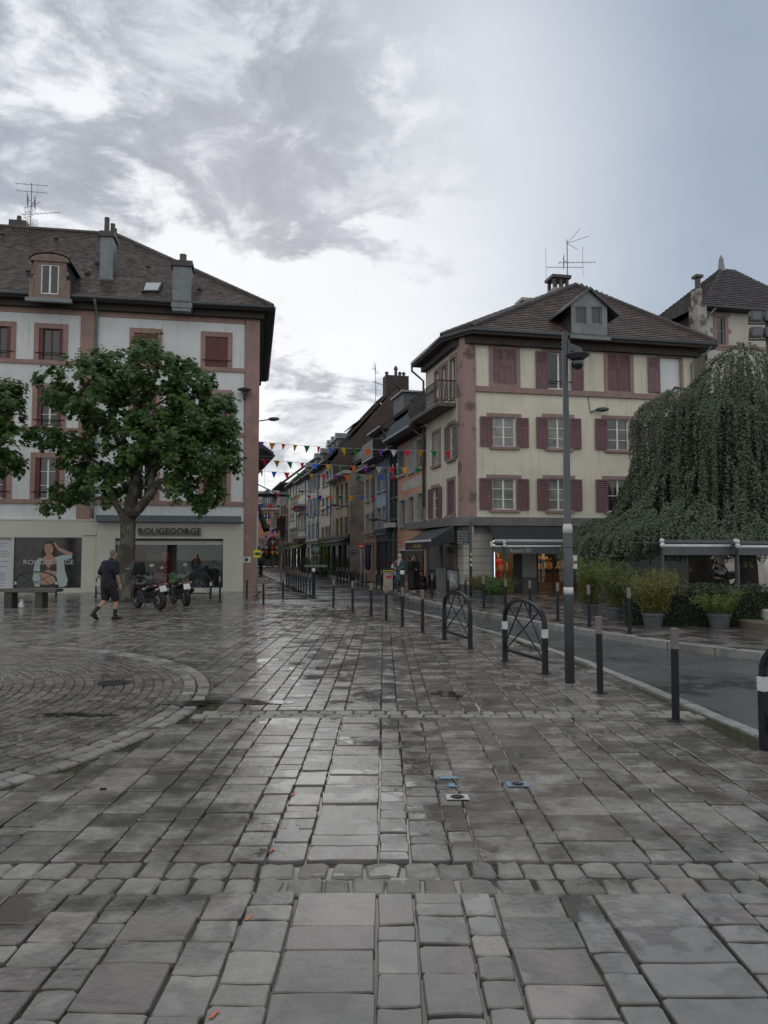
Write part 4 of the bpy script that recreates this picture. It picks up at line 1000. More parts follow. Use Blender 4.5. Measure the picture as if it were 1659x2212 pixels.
# dormer with a gable
nF = (e[3]-e[2]).cross(apex-e[2]).normalized()
c = FR.on(*R4(842,548), e[2], nF); q1 = FR.box(R4, 775, 417, 826, 495, c.y); q2 = FR.box(R4, 848, 417, 897, 497, c.y)
xl, xr = FR.sz(*R4(757,500), c.y)[0], FR.sz(*R4(922,500), c.y)[0]; zt = FR.sz(*R4(845,330), c.y)[1]; ze = FR.sz(*R4(720,425), c.y)[1]; cx = (xl+xr)/2
b = MB(); wall_holes(b, xl, xr, c.z-.1, q1[3]+.12, [q1, q2], c.y, .12); b.prism([(xl,c.y,q1[3]+.12),(xr,c.y,q1[3]+.12),(cx,c.y,zt-.15)], (0,.1,0))
sl_ = (apex.z-zr)/(DPc+OV)
yb = c.y+(q1[3]+.12-c.z)/sl_
for xx in (xl, xr): b.add([(xx,c.y,c.z-.1),(xx,yb+.3,q1[3]+.12),(xx,c.y,q1[3]+.12)],[(0,1,2),(2,1,0)])
dm = b.build('dormer', ZINC, rc)
b = MB(); yt = c.y+(zt-c.z)/sl_+.4
for sg in (-1, 1):
    hw = (xr-xl)/2+.5
    b.prism([(cx,c.y-.14,zt),(cx+sg*hw,c.y-.14,ze-.1),(cx+sg*hw,c.y-.14,ze-.2),(cx,c.y-.14,zt-.12)], (0,yt-c.y+.14,0))
b.build('dormer_roof', ZINC_D, dm)
for q in (q1, q2): window(rc, *q, y=c.y-.05, nx=1, nz=1, frame=ZINC)
MB().box(xl-.1,xr+.1,c.y-.12,c.y+.05,c.z-.2,c.z-.06).build('dormer_apron', ZINC, dm)
# chimneys on the roof
q = FR.sz(*R4(700,360), DPc+.3); w = .42
ch = MB().box(q[0]-w,q[0]+w,DPc,DPc+.8,q[1]-1.4,q[1]+.25).build('chimney', mat('pale_brick',(0.40,0.38,0.35),(0.28,0.26,0.24),4,.8), rc)
b = MB(); 
for dx in (-w+.08, w-.08, 0):
    for dy in (.08,.72): b.box(q[0]+dx-.07,q[0]+dx+.07,DPc+dy-.07,DPc+dy+.07,q[1]+.25,q[1]+.75)
b.box(q[0]-w-.1,q[0]+w+.1,DPc-.1,DPc+.9,q[1]+.75,q[1]+.9); b.build('chimney_hood', TILE_D, ch)
q = FR.sz(*R4(590,400), DPc+1.2); MB().box(q[0]-.75,q[0]+.75,DPc+1,DPc+1.8,q[1]-1.6,q[1]).box(q[0]-.85,q[0]+.85,DPc+.9,DPc+1.9,q[1],q[1]+.16).build('low_chimney', MATS['pale_brick'], rc)
s_ = FR.sz(*R4(744,320), DPc); antenna(FR.M @ Vector((s_[0], DPc+.1, s_[1]-.3)), FR.sz(*R4(744,110), DPc)[1]-s_[1]+.35, 'TV antenna with cross arms on the cream house roof', [('vee',2.55,1.1,radians(-5)),('yagi',1.55,1.9,radians(0)),('arm',1.3,.8,radians(0)),('arm',1.3,-1.1,radians(0)),('vert',1.8,.8,radians(0)),('vert',1.7,-1.1,radians(0)),('grid',1.6,1,radians(170))])
# balcony on the side front
bz = FS.sz(*R4(200,875))[1]; x0, x1 = 0.05, LT-.75
b = MB(); b.M = Matrix.Translation(so_l) @ Matrix.Rotation(offA, 4, 'Z')
b.box(x0,x1,-.85,.0,bz-.16,bz); bal = b.build('balcony', mat('balcony_stone',(0.12,0.10,0.10),(0.08,0.07,0.07),3,.8), rc)
b = MB(); b.M = Matrix.Translation(so_l) @ Matrix.Rotation(offA, 4, 'Z')
b.tube([(x0,0,bz+.95),(x0,-.82,bz+.95),(x1,-.82,bz+.95),(x1,0,bz+.95)],.025,6); b.tube([(x0,0,bz+.08),(x0,-.82,bz+.08),(x1,-.82,bz+.08),(x1,0,bz+.08)],.018,6)
def balu(x, y, dx, dy): b.tube([(x,y,bz+.08),(x+dx*.10,y+dy*.10,bz+.25),(x+dx*.06,y+dy*.06,bz+.5),(x-dx*.02,y-dy*.02,bz+.7),(x,y,bz+.95)],.015,5)
n = int((x1-x0)/.13)
for k in range(n+1): balu(x0+(x1-x0)*k/n, -.82, 0, -1)
for k in range(1,6):
    balu(x0, -.82*k/6, -1, 0); balu(x1, -.82*k/6, 1, 0)
b.build('railing', IRON, bal)
# wall lamps and cable
s_, z_ = FR.sz(*R4(842,900)); t = street_arm(FR.M @ Vector((s_, -.05, z_-.02)), RA+radians(65), 'small grey lamp on the cream wall between upper windows', .55)
MB().tube([FR.M @ Vector((s_,-.03,z_)), FR.M @ Vector((s_-.08,-.03,z_+.6)), FR.M @ Vector((s_,-.08,zS-.2))],.012,5).build('cable', IRON, None); tag(COL.objects[-1], 'thin dark cable looping above the wall lamp', 'cable')
# ---- ground floor
WT = mat('white_tile', (0.46,0.45,0.41), (0.40,0.39,0.355), 2, .35); 
xs = [FR.sz(p, 1220)[0] for p in (1060, 1110, 1128, 1158, 1172, 1230, 1290)]
b = MB()
# tiled pier round the corner: real tiles on a backing
pier = [(xs[0]+.1, -.02), (.62,-.02), (.30,-.02), (.06,.14), (-.02,.40)] 
q = sd(LT-.62,-.02,0); pier.append((q.x, q.y))
bk = MB().prism([(x,y,.1) for x, y in pier]+[(q.x+.4,q.y+.3,.1),(xs[0]+.1,.35,.1)], (0,0,zC0-.1)).build('tiled_pier', GROUT, rc)
tl = MB()
for (a_, c_) in zip(pier, pier[1:]):
    A, C = Vector((*a_,0)), Vector((*c_,0)); L_ = (C-A).length; n = max(1, round(L_/.105)); d = (C-A)/n; out = Vector((d.y,-d.x,0)).normalized()*-1
    if out.y > 0 and out.x > 0: out = -out
    z = .45; 
    while z < zC0-.3:
        for k in range(n):
            p = A+d*k; m_ = d.normalized()*.006
            c4 = [p+m_+out*.002, p+d-m_+out*.002]
            tl.prism([(c4[0].x,c4[0].y,z+.008),(c4[1].x,c4[1].y,z+.008),(c4[1].x,c4[1].y,z+.29),(c4[0].x,c4[0].y,z+.29)], out*.014)
        z += .30
tag(tl.build('tiles', WT, bk), kind='stuff')
MB().box(-.02,xs[0]+.1,-.05,.0,zC0-.32,zC0).build('pier_head', mat('pier_grey',(0.2,0.2,0.195),rough=.7), rc)
MB().box(xs[2],xs[3],-.03,.4,.10,zC0).build('shop_pier', mat('pier_white',(0.34,0.335,0.32),(0.29,0.285,0.27),3,.6), rc)
MB().box(xs[2]-.01,xs[3]+.01,-.04,.4,.10,.75).build('pier_base', mat('pier_grey2',(0.13,0.125,0.12),rough=.7), rc)
# bakery interior
zi = .12; yI = 4.0
b = MB(); x0, x1 = xs[0]+.1, RLEN
b.box(x0,x1,yI,yI+.1,zi,zC0).box(x0,x1,.3,yI,zi-.06,zi).box(x0,x1,.3,yI,zC0-.1,zC0).box(x0,x0+.08,.3,yI,zi,zC0).box(FR.sz(1262,1220)[0],FR.sz(1262,1220)[0]+.1,.0,yI,zi,zC0)
b.build('shop_interior', mat('dark_wood',(0.05,0.042,0.036),(0.035,0.03,0.027),3,.6), rc)
b = MB(); b.box(FR.sz(1262,1220)[0]+.1,x1,.0,.1,.1,zC0); b.build('ground_wall', mat('dark_shutter_wall',(0.06,0.062,0.062),rough=.7), rc)
WARM = mat('warm_lamp', (0.9,0.6,0.3), emit=((1.0,0.72,0.40),17.0))
def shop_light(x, y, z, r=.09):
    t = thing('ceiling_lamp', 'warm bakery ceiling lamp number', 'lamp', FR.M @ Vector((x,y,z)), RA); return t
MB().box(x0+.3,FR.sz(1255,1220)[0],.35,.45,zC0-.16,zC0-.1).build('light_strip', WARM, rc)
for k in range(3): MB().box(x0+.4+k*1.3,x0+1.2+k*1.3,2.0,2.25,zC0-.16,zC0-.1).build('light_strip', WARM, rc)
for a_, c_, lab in ((xs[1],xs[2],'d'),(xs[3],xs[3]+.09,'m'),(xs[5]-.75,xs[5]-.68,'m'),(xs[5]+.2,xs[5]+.28,'m')):
    MB().box(a_,c_,-.02,.06,.1,zC0-.1).build('shop_frame', PLASTIC_D, rc)
MB().box(x0,FR.sz(1262,1220)[0],.0,.30,zC0-.75,zC0).build('shop_head', PLASTIC_D, rc)
MB().box(xs[3]+.09,xs[5]+.9,.02,.03,.55,zC0-.7).build('shop_pane', CGL, rc)
WOODC = mat('warm_wood', (0.30,0.16,0.075), (0.22,0.115,0.05), 6, .5)
cnt = thing('bakery_counter', 'wooden counter stacked with pastries behind the bakery glass', 'counter', FR.M @ Vector((0,0,zi)), RA)
c0_, c1_ = xs[3]+.1, xs[5]+.6
MB().box(c0_,c1_,1.2,1.8,0,.92).build('front', mat('counter_front',(0.16,0.09,0.05),rough=.6), cnt); MB().box(c0_-.05,c1_+.05,1.15,1.85,.92,.98).build('top', WOODC, cnt); MB().box(c0_+.2,c1_-.1,2.6,2.9,1.35,1.4).build('shelf', WOODC, cnt)
random.seed(31)
BRD = [mat('bread%d'%k, c, c2, 9, .6) for k, (c, c2) in enumerate((((.42,.22,.09),(.3,.14,.05)),((.55,.36,.17),(.4,.22,.09)),((.62,.26,.05),(.5,.2,.04)),((.5,.44,.34),(.4,.33,.24))))]
goods = []
for k in range(26):
    x = random.uniform(c0_+.05,c1_-.2); y = random.uniform(1.2,1.7); w = random.uniform(.08,.2); h = random.uniform(.05,.28); m = random.choice(BRD); sh_ = .98 if k < 17 else 1.40
    if k >= 17: y = random.uniform(2.6,2.8); x = random.uniform(c0_+.2,c1_-.2)
    b = MB()
    if k % 3 == 0: b.lathe([(w*.45,0),(w*.5,.02),(w*.5,h),(w*.3,h+.04),(w*.3,h+.06)],12,(x,y,sh_))
    elif k % 3 == 1: b.box(x-w/2,x+w/2,y-.06,y+.06,sh_,sh_+h).box(x-w/2-.01,x+w/2+.01,y-.07,y+.07,sh_+h,sh_+h+.015)
    else: b.ball((x,y,sh_+w*.35),w*.5,10,1.3,.8,.7)
    o = b.build('pastry' if k % 3 == 2 else 'jar' if k % 3 == 0 else 'box', m); o.matrix_world = FR.M @ Matrix.Translation((0,0,zi))
    goods.append((k >= 17, k % 3, x, o))
for up in (False, True):
    for kd, nm in enumerate(('jar','box','pastry')):
        for i, (_, _, _, o) in enumerate(sorted([g for g in goods if g[0] == up and g[1] == kd], key=lambda g: g[2])):
            tag(o, '%s %s from the left on the bakery %s' % (ORD[i], nm, 'back shelf' if up else 'counter'), nm, 'bakery goods behind the glass')
ct2 = thing('display_table', 'small wooden display table inside the bakery door', 'table', FR.M @ Vector((xs[0]+.75,1.0,zi)), RA)
MB().box(-.45,.45,-.3,.3,.86,.9).build('top', WOODC, ct2)
for sx in (-.4,.4):
    for sy in (-.25,.25): MB().box(sx-.025,sx+.025,sy-.025,sy+.025,0,.86).build('leg', WOODC, ct2)
for k, (x, w, h) in enumerate(((-.3,.18,.3),(0.02,.22,.22),(.28,.15,.36))):
    o = MB().box(x-w/2,x+w/2,-.08,.08,.9,.9+h).box(x-w/2+.02,x+w/2-.02,-.09,-.08,.93,.9+h-.03).build('box', BRD[k]); o.matrix_world = FR.M @ Matrix.Translation((xs[0]+.75,1.0,zi)); tag(o, ('tan','cream','orange')[k]+' gift box on the display table inside the bakery door', 'box')
MB().box(xs[0]+.12,xs[0]+.17,-.04,.0,.75,zC0-.62).build('light_tube', mat('white_tube',(0.9,0.9,0.9),emit=((.9,.95,1.0),0.8)), rc)
# awnings: bakery awning box and its white bar, brasserie frames
AWN = mat('black_awning', (0.017,0.018,0.021), (0.025,0.026,0.03), 5, .75)
AWG = mat('grey_awning', (0.10,0.103,0.108), (0.08,0.083,0.087), 5, .8)  # terrace awning cloth: haze is put into the colour as a lighter grey
def wbox(root, name, m, F, x0, x1, y0, y1, z0, z1): return MB().box(x0,x1,y0,y1,z0,z1).build(name, m, root)
aw = thing('bakery_awning', 'black bakery awning above the shop window with a white front bar', 'awning', CR_, RA)
q = FR.box(A6, 410, 342, 1435, 360, -1.2)
zb = q[2]
MB().prism([(q[0],-.5,zC0-.03),(q[0],-1.25,zb+.03),(q[0],-1.25,zb),(q[0],-.5,zC0-.08)], (q[1]-q[0],0,0)).build('canopy', AWN, aw)
MB().box(q[0]-.03,q[1]+.03,-1.30,-1.24,zb-.03,zb+.06).build('front_bar', W_PAINT, aw)
MB().box(q[0],q[1],-1.275,-1.265,zb-.27,zb-.03).build('valance', AWN, aw)
q2_ = FR.box(A6, 1095, 382, 1270, 408, -1.29); YEL = flat('yellow_print', (0.55,0.40,0.05)); GRYT = flat('grey_print', (0.4,0.4,0.4))
link('lettering', fit_text('La Mie Câline', q2_[1]-q2_[0], (q2_[3]-q2_[2])*1.3, YEL), aw, ((q2_[0]+q2_[1])/2, -1.285, zb-.14))
def brasserie(px0, px1, py_bar, py_val, Y, label, txt, tx0, tx1, top=True, legs=True, ang=RA, back=1.6):
    a = at(px0, py_bar, Y); F = Facade((a.x, a.y), ang); L_ = F.sz(px1, py_bar)[0]; zb = a.z; zv = F.sz((px0+px1)/2, py_val)[1]
    t = thing('terrace_awning', label, 'awning', (a.x, a.y, 0), ang)
    MB().tube([(-.02,0,zb),(L_+.02,0,zb)],.045,10).build('front_bar', W_PAINT, t, smooth=True)
    MB().box(0,L_,-.008,.0,zv,zb-.03).build('valance', AWG, t)
    MB().tube([(0,.05,zb+.11),(L_,.05,zb+.11)],.05,10).build('roller', AWG, t, smooth=True)
    MB().prism([(0,0,zb+.10),(0,back,zb+.13),(0,back,zb+.10),(0,0,zb+.07)], (L_,0,0)).build('canopy', AWG, t)
    for x in (0, L_):
        MB().ball((x,0,zb+.02),.075,10).ball((x,.02,zb+.14),.07,10).build('end_joint', W_PAINT, t, smooth=True)
        if legs: MB().box(x+.02-.03,x+.02+.03,.02,.08,.09,zb-.02).build('post', LAMP_G, t)
    if txt:
        s0, z0 = F.sz(tx0, (py_bar+py_val)/2+3); s1 = F.sz(tx1, py_bar)[0]; link('lettering', fit_text(txt, s1-s0, (zb-zv)*.55, GRYT, shear=.35), t, ((s0+s1)/2, -.012, (zb+zv)/2-.01))
    return t, F, L_, zb
YB = FR.O.y - 2.6
brasserie(1090, 1262, 1180, 1196.5, YB, 'long grey brasserie awning in front of the bakery', 'Brasserie 1801', 1101, 1148)
brasserie(1301, 1405, 1181, 1197, YB+.6, 'middle grey terrace awning half hidden by the weeping tree', None, 0, 0)
t = thing('roller_bar', 'short dark awning roller with white joint beside the bakery pier', 'awning', at(1063,1180,YB), RA)
MB().tube([(0,0,0),(.55,0,0)],.04,8).build('bar', W_PAINT, t, smooth=True); MB().tube([(0,.04,.13),(.55,.04,.13)],.06,8).build('roller', AWG, t, smooth=True); MB().ball((0,0,.02),.075,10).ball((0,.02,.12),.08,10).build('end_joint', W_PAINT, t, smooth=True)
MB().box(0,.6,-.005,0,-.22,-.03).build('valance', AWG, t); MB().box(.02,.08,.02,.08,-t.location.z+.09,-.02).build('post', LAMP_G, t)

# side-front shops under the ledge
b = MB(); b.M = Matrix.Translation(so_l) @ Matrix.Rotation(offA, 4, 'Z')
b.box(-.9,LT-.5,.05,.3,.1,zC0); b.build('side_shop_back', PLASTIC_D, rc)
b = MB(); b.M = Matrix.Translation(so_l) @ Matrix.Rotation(offA, 4, 'Z')
for x in (.05, LT*.42, LT*.80):
    b.v, b.f, b.mi = [], [], []; b.box(x-.09,x+.09,-.03,.06,.1,zC0); b.build('side_shop_pier', mat('shop_beige',(0.22,0.19,0.16),rough=.7), rc)
b = MB(); b.M = Matrix.Translation(so_l) @ Matrix.Rotation(offA, 4, 'Z')
b.box(.14,LT*.42-.09,.03,.045,.7,zC0-.6).build('side_shop_pane', GLASS2, rc)
b = MB(); b.M = Matrix.Translation(so_l) @ Matrix.Rotation(offA, 4, 'Z')
b.box(LT*.42+.1,LT*.80-.1,.02,.045,.2,zC0-.45).build('side_shop_pane', GLASS, rc)
b = MB(); b.M = Matrix.Translation(so_l) @ Matrix.Rotation(offA, 4, 'Z')
b.box(LT*.42+.1,LT*.42+.7,-.25,.02,.1,1.1).build('drinks_fridge', mat('fridge_white',(0.3,0.31,0.31),rough=.4), rc)
sa = thing('side_awning', 'sloping black awning with scalloped valance on the side of the cream house', 'awning', side_o, ROWA)
za = FS.sz(*A5(1000,545), -1.5)[1]; xa0, xa1 = FS.sz(*A5(900,545), -1.5)[0], FS.sz(*A5(1195,545), -1.5)[0]
xa0 = max(xa0, -1.5)
MB().prism([(xa0,-.5,zC0-.05),(xa0,-1.5,za),(xa0,-1.5,za-.05),(xa0,-.5,zC0-.12)], (xa1-xa0,0,0)).build('canopy', AWN, sa)
MB().box(xa0-.02,xa1+.02,-1.55,-1.50,za-.06,za+.03).build('front_bar', W_PAINT, sa)
MB().box(xa0,xa1,-1.53,-1.52,za-.38,za-.06).build('valance', AWN, sa)
for xx in (xa0,xa1): MB().prism([(xx,-.5,zC0-.1),(xx,-1.5,za-.02),(xx,-1.5,za-.3),(xx,-.5,za-.1)],(.01,0,0)).build('side_flap', AWN, sa)
link('lettering', fit_text('La Mie Câline', (xa1-xa0)*.35, .16, YEL), sa, ((xa0+xa1)/2, -1.535, za-.22))

# ================================================================ TOWER HOUSE BEHIND
TY = 36.5
p = at(1522, 700, TY); FT = Facade((p.x, p.y), RA)
tw = thing('tower_house', 'cream tower house with steep pyramid roof behind the corner house', 'building', (p.x,p.y,0), RA)
TW = 6.2; zTe = FT.sz(1590, 672)[1]; TD = 6.0
wq = FT.box(A8, 835, 810, 935, 1160); zST = FT.sz(*A8(1000,1180))[1]
b = MB(); wall_holes(b, 0, TW, 0, zTe, [wq], 0, .3); b.add([(0,0,0),(0,TD,0),(0,TD,zTe),(0,0,zTe)],[(0,3,2,1)]); b.add([(TW,0,0),(TW,TD,0),(TW,TD,zTe),(TW,0,zTe)],[(0,1,2,3)]); b.add([(0,TD,0),(TW,TD,0),(TW,TD,zTe),(0,TD,zTe)],[(0,1,2,3)])
TWR = mat('tower_render', (0.50,0.48,0.43), (0.44,0.42,0.375), .9, .85, .15, 20, streak=.4)
b.build('wall', TWR, tw)
wo = window(tw, *wq, nx=1, nz=2, frame=W_GREY, sill=None)
b = MB(); x0, x1, z0, z1 = wq; s = .17
b.box(x0-s,x0,-.04,.05,z0-.1,z1+.05).box(x1,x1+s,-.04,.05,z0-.1,z1+.05).box(x0-s*1.9,x0-s,-.041,.05,z1-.02,z1+.2).box(x1+s,x1+s*1.9,-.041,.05,z1-.02,z1+.2).box(x0-s*1.9,x0-s,-.041,.05,(z0+z1)/2-.12,(z0+z1)/2+.08).box(x1+s,x1+s*1.9,-.041,.05,(z0+z1)/2-.12,(z0+z1)/2+.08).box(x0-s,x1+s,-.042,.05,z1+.05,z1+.26).box(x0-s*2,x1+s*2,-.05,.05,z0-.25,z0-.1)
b.build('window_surround', PINK_TRIM, tw)
MB().box(0,TW,-.05,.02,zST-.1,zST+.06).build('string_course', PINK_TRIM, tw)
cxT = FT.sz(1558, 575, TD/2)[0]; zA = FT.sz(1558, 578, TD/2)[1]; o_ = .45
e4 = [Vector((-o_,-o_,zTe)), Vector((TW+o_,-o_,zTe)), Vector((TW+o_,TD+o_,zTe)), Vector((-o_,TD+o_,zTe))]; ap = Vector((cxT,TD/2,zA)); ap2 = ap + Vector((.9,.3,-.05))
e4[0].x = min(e4[0].x, -o_); eL = Vector((-2.6, TD*.6, zTe-1.0))
b = MB(); b.poly([e4[0],e4[1],ap2,ap]).poly([e4[1],e4[2],ap2]).poly([e4[2],e4[3],ap,ap2]).poly([e4[3],e4[0],ap]).poly([e4[0],ap,eL]).poly([e4[3],eL,ap]); rt = b.build('roof', ROOFB, tw)
b = MB(); tiles(b, [e4[0],e4[1],ap2,ap], .22, .24, thick=.03); tag(b.build('roof_tiles', TILE_D, rt), kind='stuff')
b = MB(); tiles(b, [e4[0],eL,ap], .22, .24, thick=.03); tag(b.build('roof_tiles', TILE_D, rt), kind='stuff')
MB().lathe([(.22,0),(.17,.25),(.13,.55),(.12,.72),(.02,.95)],10,(ap.x+.0,ap.y,ap.z-.25)).build('finial', mat('lead_grey',(0.22,0.22,0.23),rough=.6), tw)
MB().tube([(-o_,-o_-.05,zTe-.03),(TW+o_,-o_-.05,zTe-.03)],.08,8).build('gutter', ZINC_D, tw, smooth=True)
MB().box(-.1,TW+.1,-o_,0,zTe-.1,zTe-.03).build('soffit', FASCIA, tw)
b = MB(); b.tube([(.3,-o_-.05,zTe-.08),(.0,-.2,zTe-.5),(-.03,-.12,zTe-.8),(-.03,-.12,zST-.8)],.055,8); b.build('downpipe', ZINC, tw, smooth=True)
# old chimney stack at its corner
q = FT.box(A8, 522, 520, 690, 1100, -.5)
b = MB().box(q[0]+.2,q[1]-.05,-.75,-.05,q[2]-.8,q[3]-.7).box(q[0]+.3,q[1]-.25,-.7,-.1,q[3]-.7,q[3]+.1); cs_ = b.build('chimney', mat('mouldy_render',(0.36,0.35,0.31),(0.10,0.095,0.085),1.8,.9,.4,10,contrast=(.42,.6)), tw)
MB().tube([(q[0]+.5,-.4,q[3]),(q[0]+.48,-.4,q[3]+.75)],[.15,.13],10).box(q[0]+.28,q[0]+.68,-.6,-.2,q[3]+.72,q[3]+.85).build('chimney_pot', TILE_D, cs_)
MB().box(q[0]-.1,q[1]+.1,-.95,-.05,q[2]-.2,q[2]+.02).build('flashing', ZINC, cs_)
# lower wing linking the two roofs and pale ground-floor walls seen under the terrace awnings
b = MB(); b.box(-2.4,0.0,1.6,TD,0,zTe-1.1); b.build('stair_wing', TWR, tw)
# ================================================================ HOUSES ALONG THE STREET
def street_house(label, pxr, pxl, zE, wallm, wins, shop=None, depth=8.0, pitch=40, roofm=TILE_D, ov=.45, sidem=None, roof=True, t0=None):
    ta, tb = row_t(pxr) if t0 is None else t0, row_t(pxl); O = CR_ + ROWD*tb; F = Facade(O, ROWA); L_ = tb-ta
    r = thing('street_house', label, 'house', O, ROWA, 'houses along the street')
    hs = []
    for w in wins:
        h = list(F.box(*w[:5])); h[0] = max(h[0], .1); h[1] = min(h[1], L_-.1); hs.append(h)
    zs = 3.2 if shop else .1
    b = MB(); wall_holes(b, 0, L_, zs, zE, hs, 0, .2); b.build('wall', wallm, r)
    ridge = zE + math.tan(radians(pitch))*(depth/2)
    b = MB()
    for x in (.004, L_-.004): b.prism([(x,.001,0),(x,depth,0),(x,depth,zE),(x,depth/2,ridge-.1),(x,.001,zE)], (.01 if x < 1 else -.01,0,0))
    b.build('side_wall', sidem or wallm, r)
    for w, h in zip(wins, hs):
        kw = dict(w[5]) if len(w) > 5 else {}
        window(r, *h, **kw)
    k = math.tan(radians(pitch))
    A, B, C, D = Vector((-.05,-ov,zE+.05-ov*k*.3)), Vector((L_+.05,-ov,zE+.05-ov*k*.3)), Vector((L_+.05,depth/2,ridge)), Vector((-.05,depth/2,ridge))
    E, F2 = Vector((L_+.05,depth+ov,zE)), Vector((-.05,depth+ov,zE))
    b = MB(); n1 = (B-A).cross(D-A).normalized(); b.prism([A,B,C,D], n1*.12); b.prism([C,E,F2,D], Vector((0,0,.12))); rf = b.build('roof', ROOFB, r)
    b = MB(); tiles(b, [A+n1*.12,B+n1*.12,C+n1*.12,D+n1*.12], .3, .3, thick=.03); tag(b.build('roof_tiles', roofm, rf), kind='stuff')
    MB().box(-.05,L_+.05,-ov,.0,zE-.12,zE-.02).build('soffit', FASCIA, r)
    MB().tube([(0,-ov-.06,zE+.02),(L_,-ov-.06,zE+.02)],.08,6).build('gutter', ZINC, r)
    MB().tube([(L_-.12,-ov-.05,zE),(L_-.12,-.15,zE-.5),(L_-.12,-.1,3.0)],.05,6).build('downpipe', ZINC, r)
    if shop:
        m, gl, awn, txt = shop
        wins_ = [(.35,L_*.36,.5,2.5),(L_*.42,L_*.60,.1,2.5),(L_*.66,L_-.35,.5,2.5)]
        b = MB(); wall_holes(b, 0, L_, .1, 3.2, wins_, -.02, .2); b.box(0,L_,-.16,-.02,3.05,3.25); b.build('shop_front', m, r)
        for a, c, d, e in wins_: MB().box(a,c,.12,.14,d,e).build('shop_pane', gl, r)
        if awn: MB().prism([(.2,-.1,3.0),(.2,-.9,2.72),(.2,-.9,2.55),(.2,-.1,2.95)],(L_-.4,0,0)).build('awning', awn, r)
        if txt: link('lettering', fit_text(txt[0], min(L_*.55, txt[1]), .3, txt[2]), r, (L_/2, -.17 if not awn else -.2, 2.82))
    return r, F, L_, ridge
def col(name, c, k=.82, st=.45): return mat(name, c, tuple(v*k for v in c), .9, .85, .1, 25, streak=st)
ORG = col('orange_render', (0.60,0.33,0.215)); BLU = col('pale_blue_render', (0.40,0.52,0.66)); BEI = col('beige_render', (0.56,0.47,0.41)); GBR = col('grey_brown_render', (0.20,0.175,0.15), .6, .7)
TAN = col('tan_stone', (0.50,0.41,0.31), .7, .6); IVO = col('ivory_render', (0.74,0.70,0.61)); PAL = col('pale_render', (0.76,0.77,0.76)); GRW = col('grey_white_render', (0.66,0.64,0.60)); PNK = col('pink_render', (0.45,0.20,0.17)); BLS = mat('blue_shutter_paint', (0.20,0.32,0.42),(0.16,0.26,0.34),3,.65)
BRN = mat('brown_window_paint', (0.055,0.032,0.026), rough=.6); LV = MATS['pale_grey_louvre']; SG = MATS['grey_green_shutter']
sA = dict(frame=W_GREY, nx=2, nz=2, sur=W_GREY, sw=.1, sill=W_GREY)
wl = lambda **k: {**sA, **k}
# orange house
r, F, L_, rg = street_house('orange rendered house with pale louvred shutters beside the cream house', 921, 859.6, F.sz if False else 7.9, ORG,
  [(R3,1285,770,1335,975,wl(sh='c',shm=SG,style='full',closed=True)), (R3,1370,722,1412,950,wl(sh='c',shm=LV,style='full',closed=True)), (R3,1440,685,1490,915,wl(sh='lr',shm=LV,style='full',shw=.3)),
   (R3,1300,1182,1345,1388,wl(sh='lr',shm=LV,style='full',shw=.35,glass=GLASS2)), (R3,1372,1152,1415,1366,wl(sh='lr',shm=LV,style='full',shw=.35,glass=GLASS2)), (R3,1447,1122,1495,1345,wl(sh='lr',shm=LV,style='full',shw=.3,glass=GLASS2))], None, pitch=30, ov=.75)
q = [F.sz(*R3(*p), -.01) for p in ((1318,1040),(1345,1028),(1470,978),(1485,985),(1482,1045),(1460,1062),(1320,1112),(1312,1100))]
MB().prism([(a,-.012,c) for a, c in q],(0,.02,0)).build('painted_panel', mat('faded_panel',(0.50,0.50,0.48),(0.42,0.42,0.40),2,.8), r)
b = MB()
for k in range(22): b.box(k*L_/22+.05,k*L_/22+.13,-.7,.0,7.70,7.76)
tag(b.build('rafter_ends', FASCIA, r), kind='stuff')
for (x0, y0, x1, y1, m, nm) in ((1300,1590,1335,1850,PLASTIC_D,'shop_door'),(1345,1590,1492,1790,GLASS,'shop_pane'),(1345,1795,1492,1850,mat('shop_panel_grey',(0.12,0.125,0.13),rough=.6),'shop_panel')):
    q = F.box(R3, x0, y0, x1, y1); MB().box(q[0],q[1],-.05,.02,max(q[2],.1),q[3]).build(nm, m, r)
q = F.box(R3, 1297, 1578, 1497, 1592); MB().box(q[0],q[1],-.10,.02,q[2],q[3]).build('shop_lintel', W_PAINT, r)
# narrow glazed front
ta, tb = row_t(859.6), row_t(841); O = CR_ + ROWD*tb; F = Facade(O, ROWA); L_ = tb-ta
r = thing('glazed_house', 'narrow dark glazed house front between orange and blue houses', 'house', O, ROWA)
MB().box(0,L_,.15,6,.1,7.3).build('body', SLATE_P, r)
for k in range(6): MB().box(.12,L_-.12,.08,.15,.25+k*1.18,1.32+k*1.18).build('pane', GLASS, r)
for x in (0, L_*.5-.04, L_-.09): MB().box(x,x+.09,.0,.15,.1,7.3).build('mullion', ZINC_D, r)
for k in range(7): MB().box(0,L_,.02,.15,.13+k*1.18,.25+k*1.18).build('transom', ZINC_D, r)
MB().prism([(-.05,-.6,7.6),(-.05,.6,8.1),(-.05,.6,8.0),(-.05,-.6,7.5)],(L_+.1,0,0)).build('canopy', ZINC, r)
MB().box(.05,L_*.7,-.35,.05,3.25,3.5).build('white_unit', W_PAINT, r)
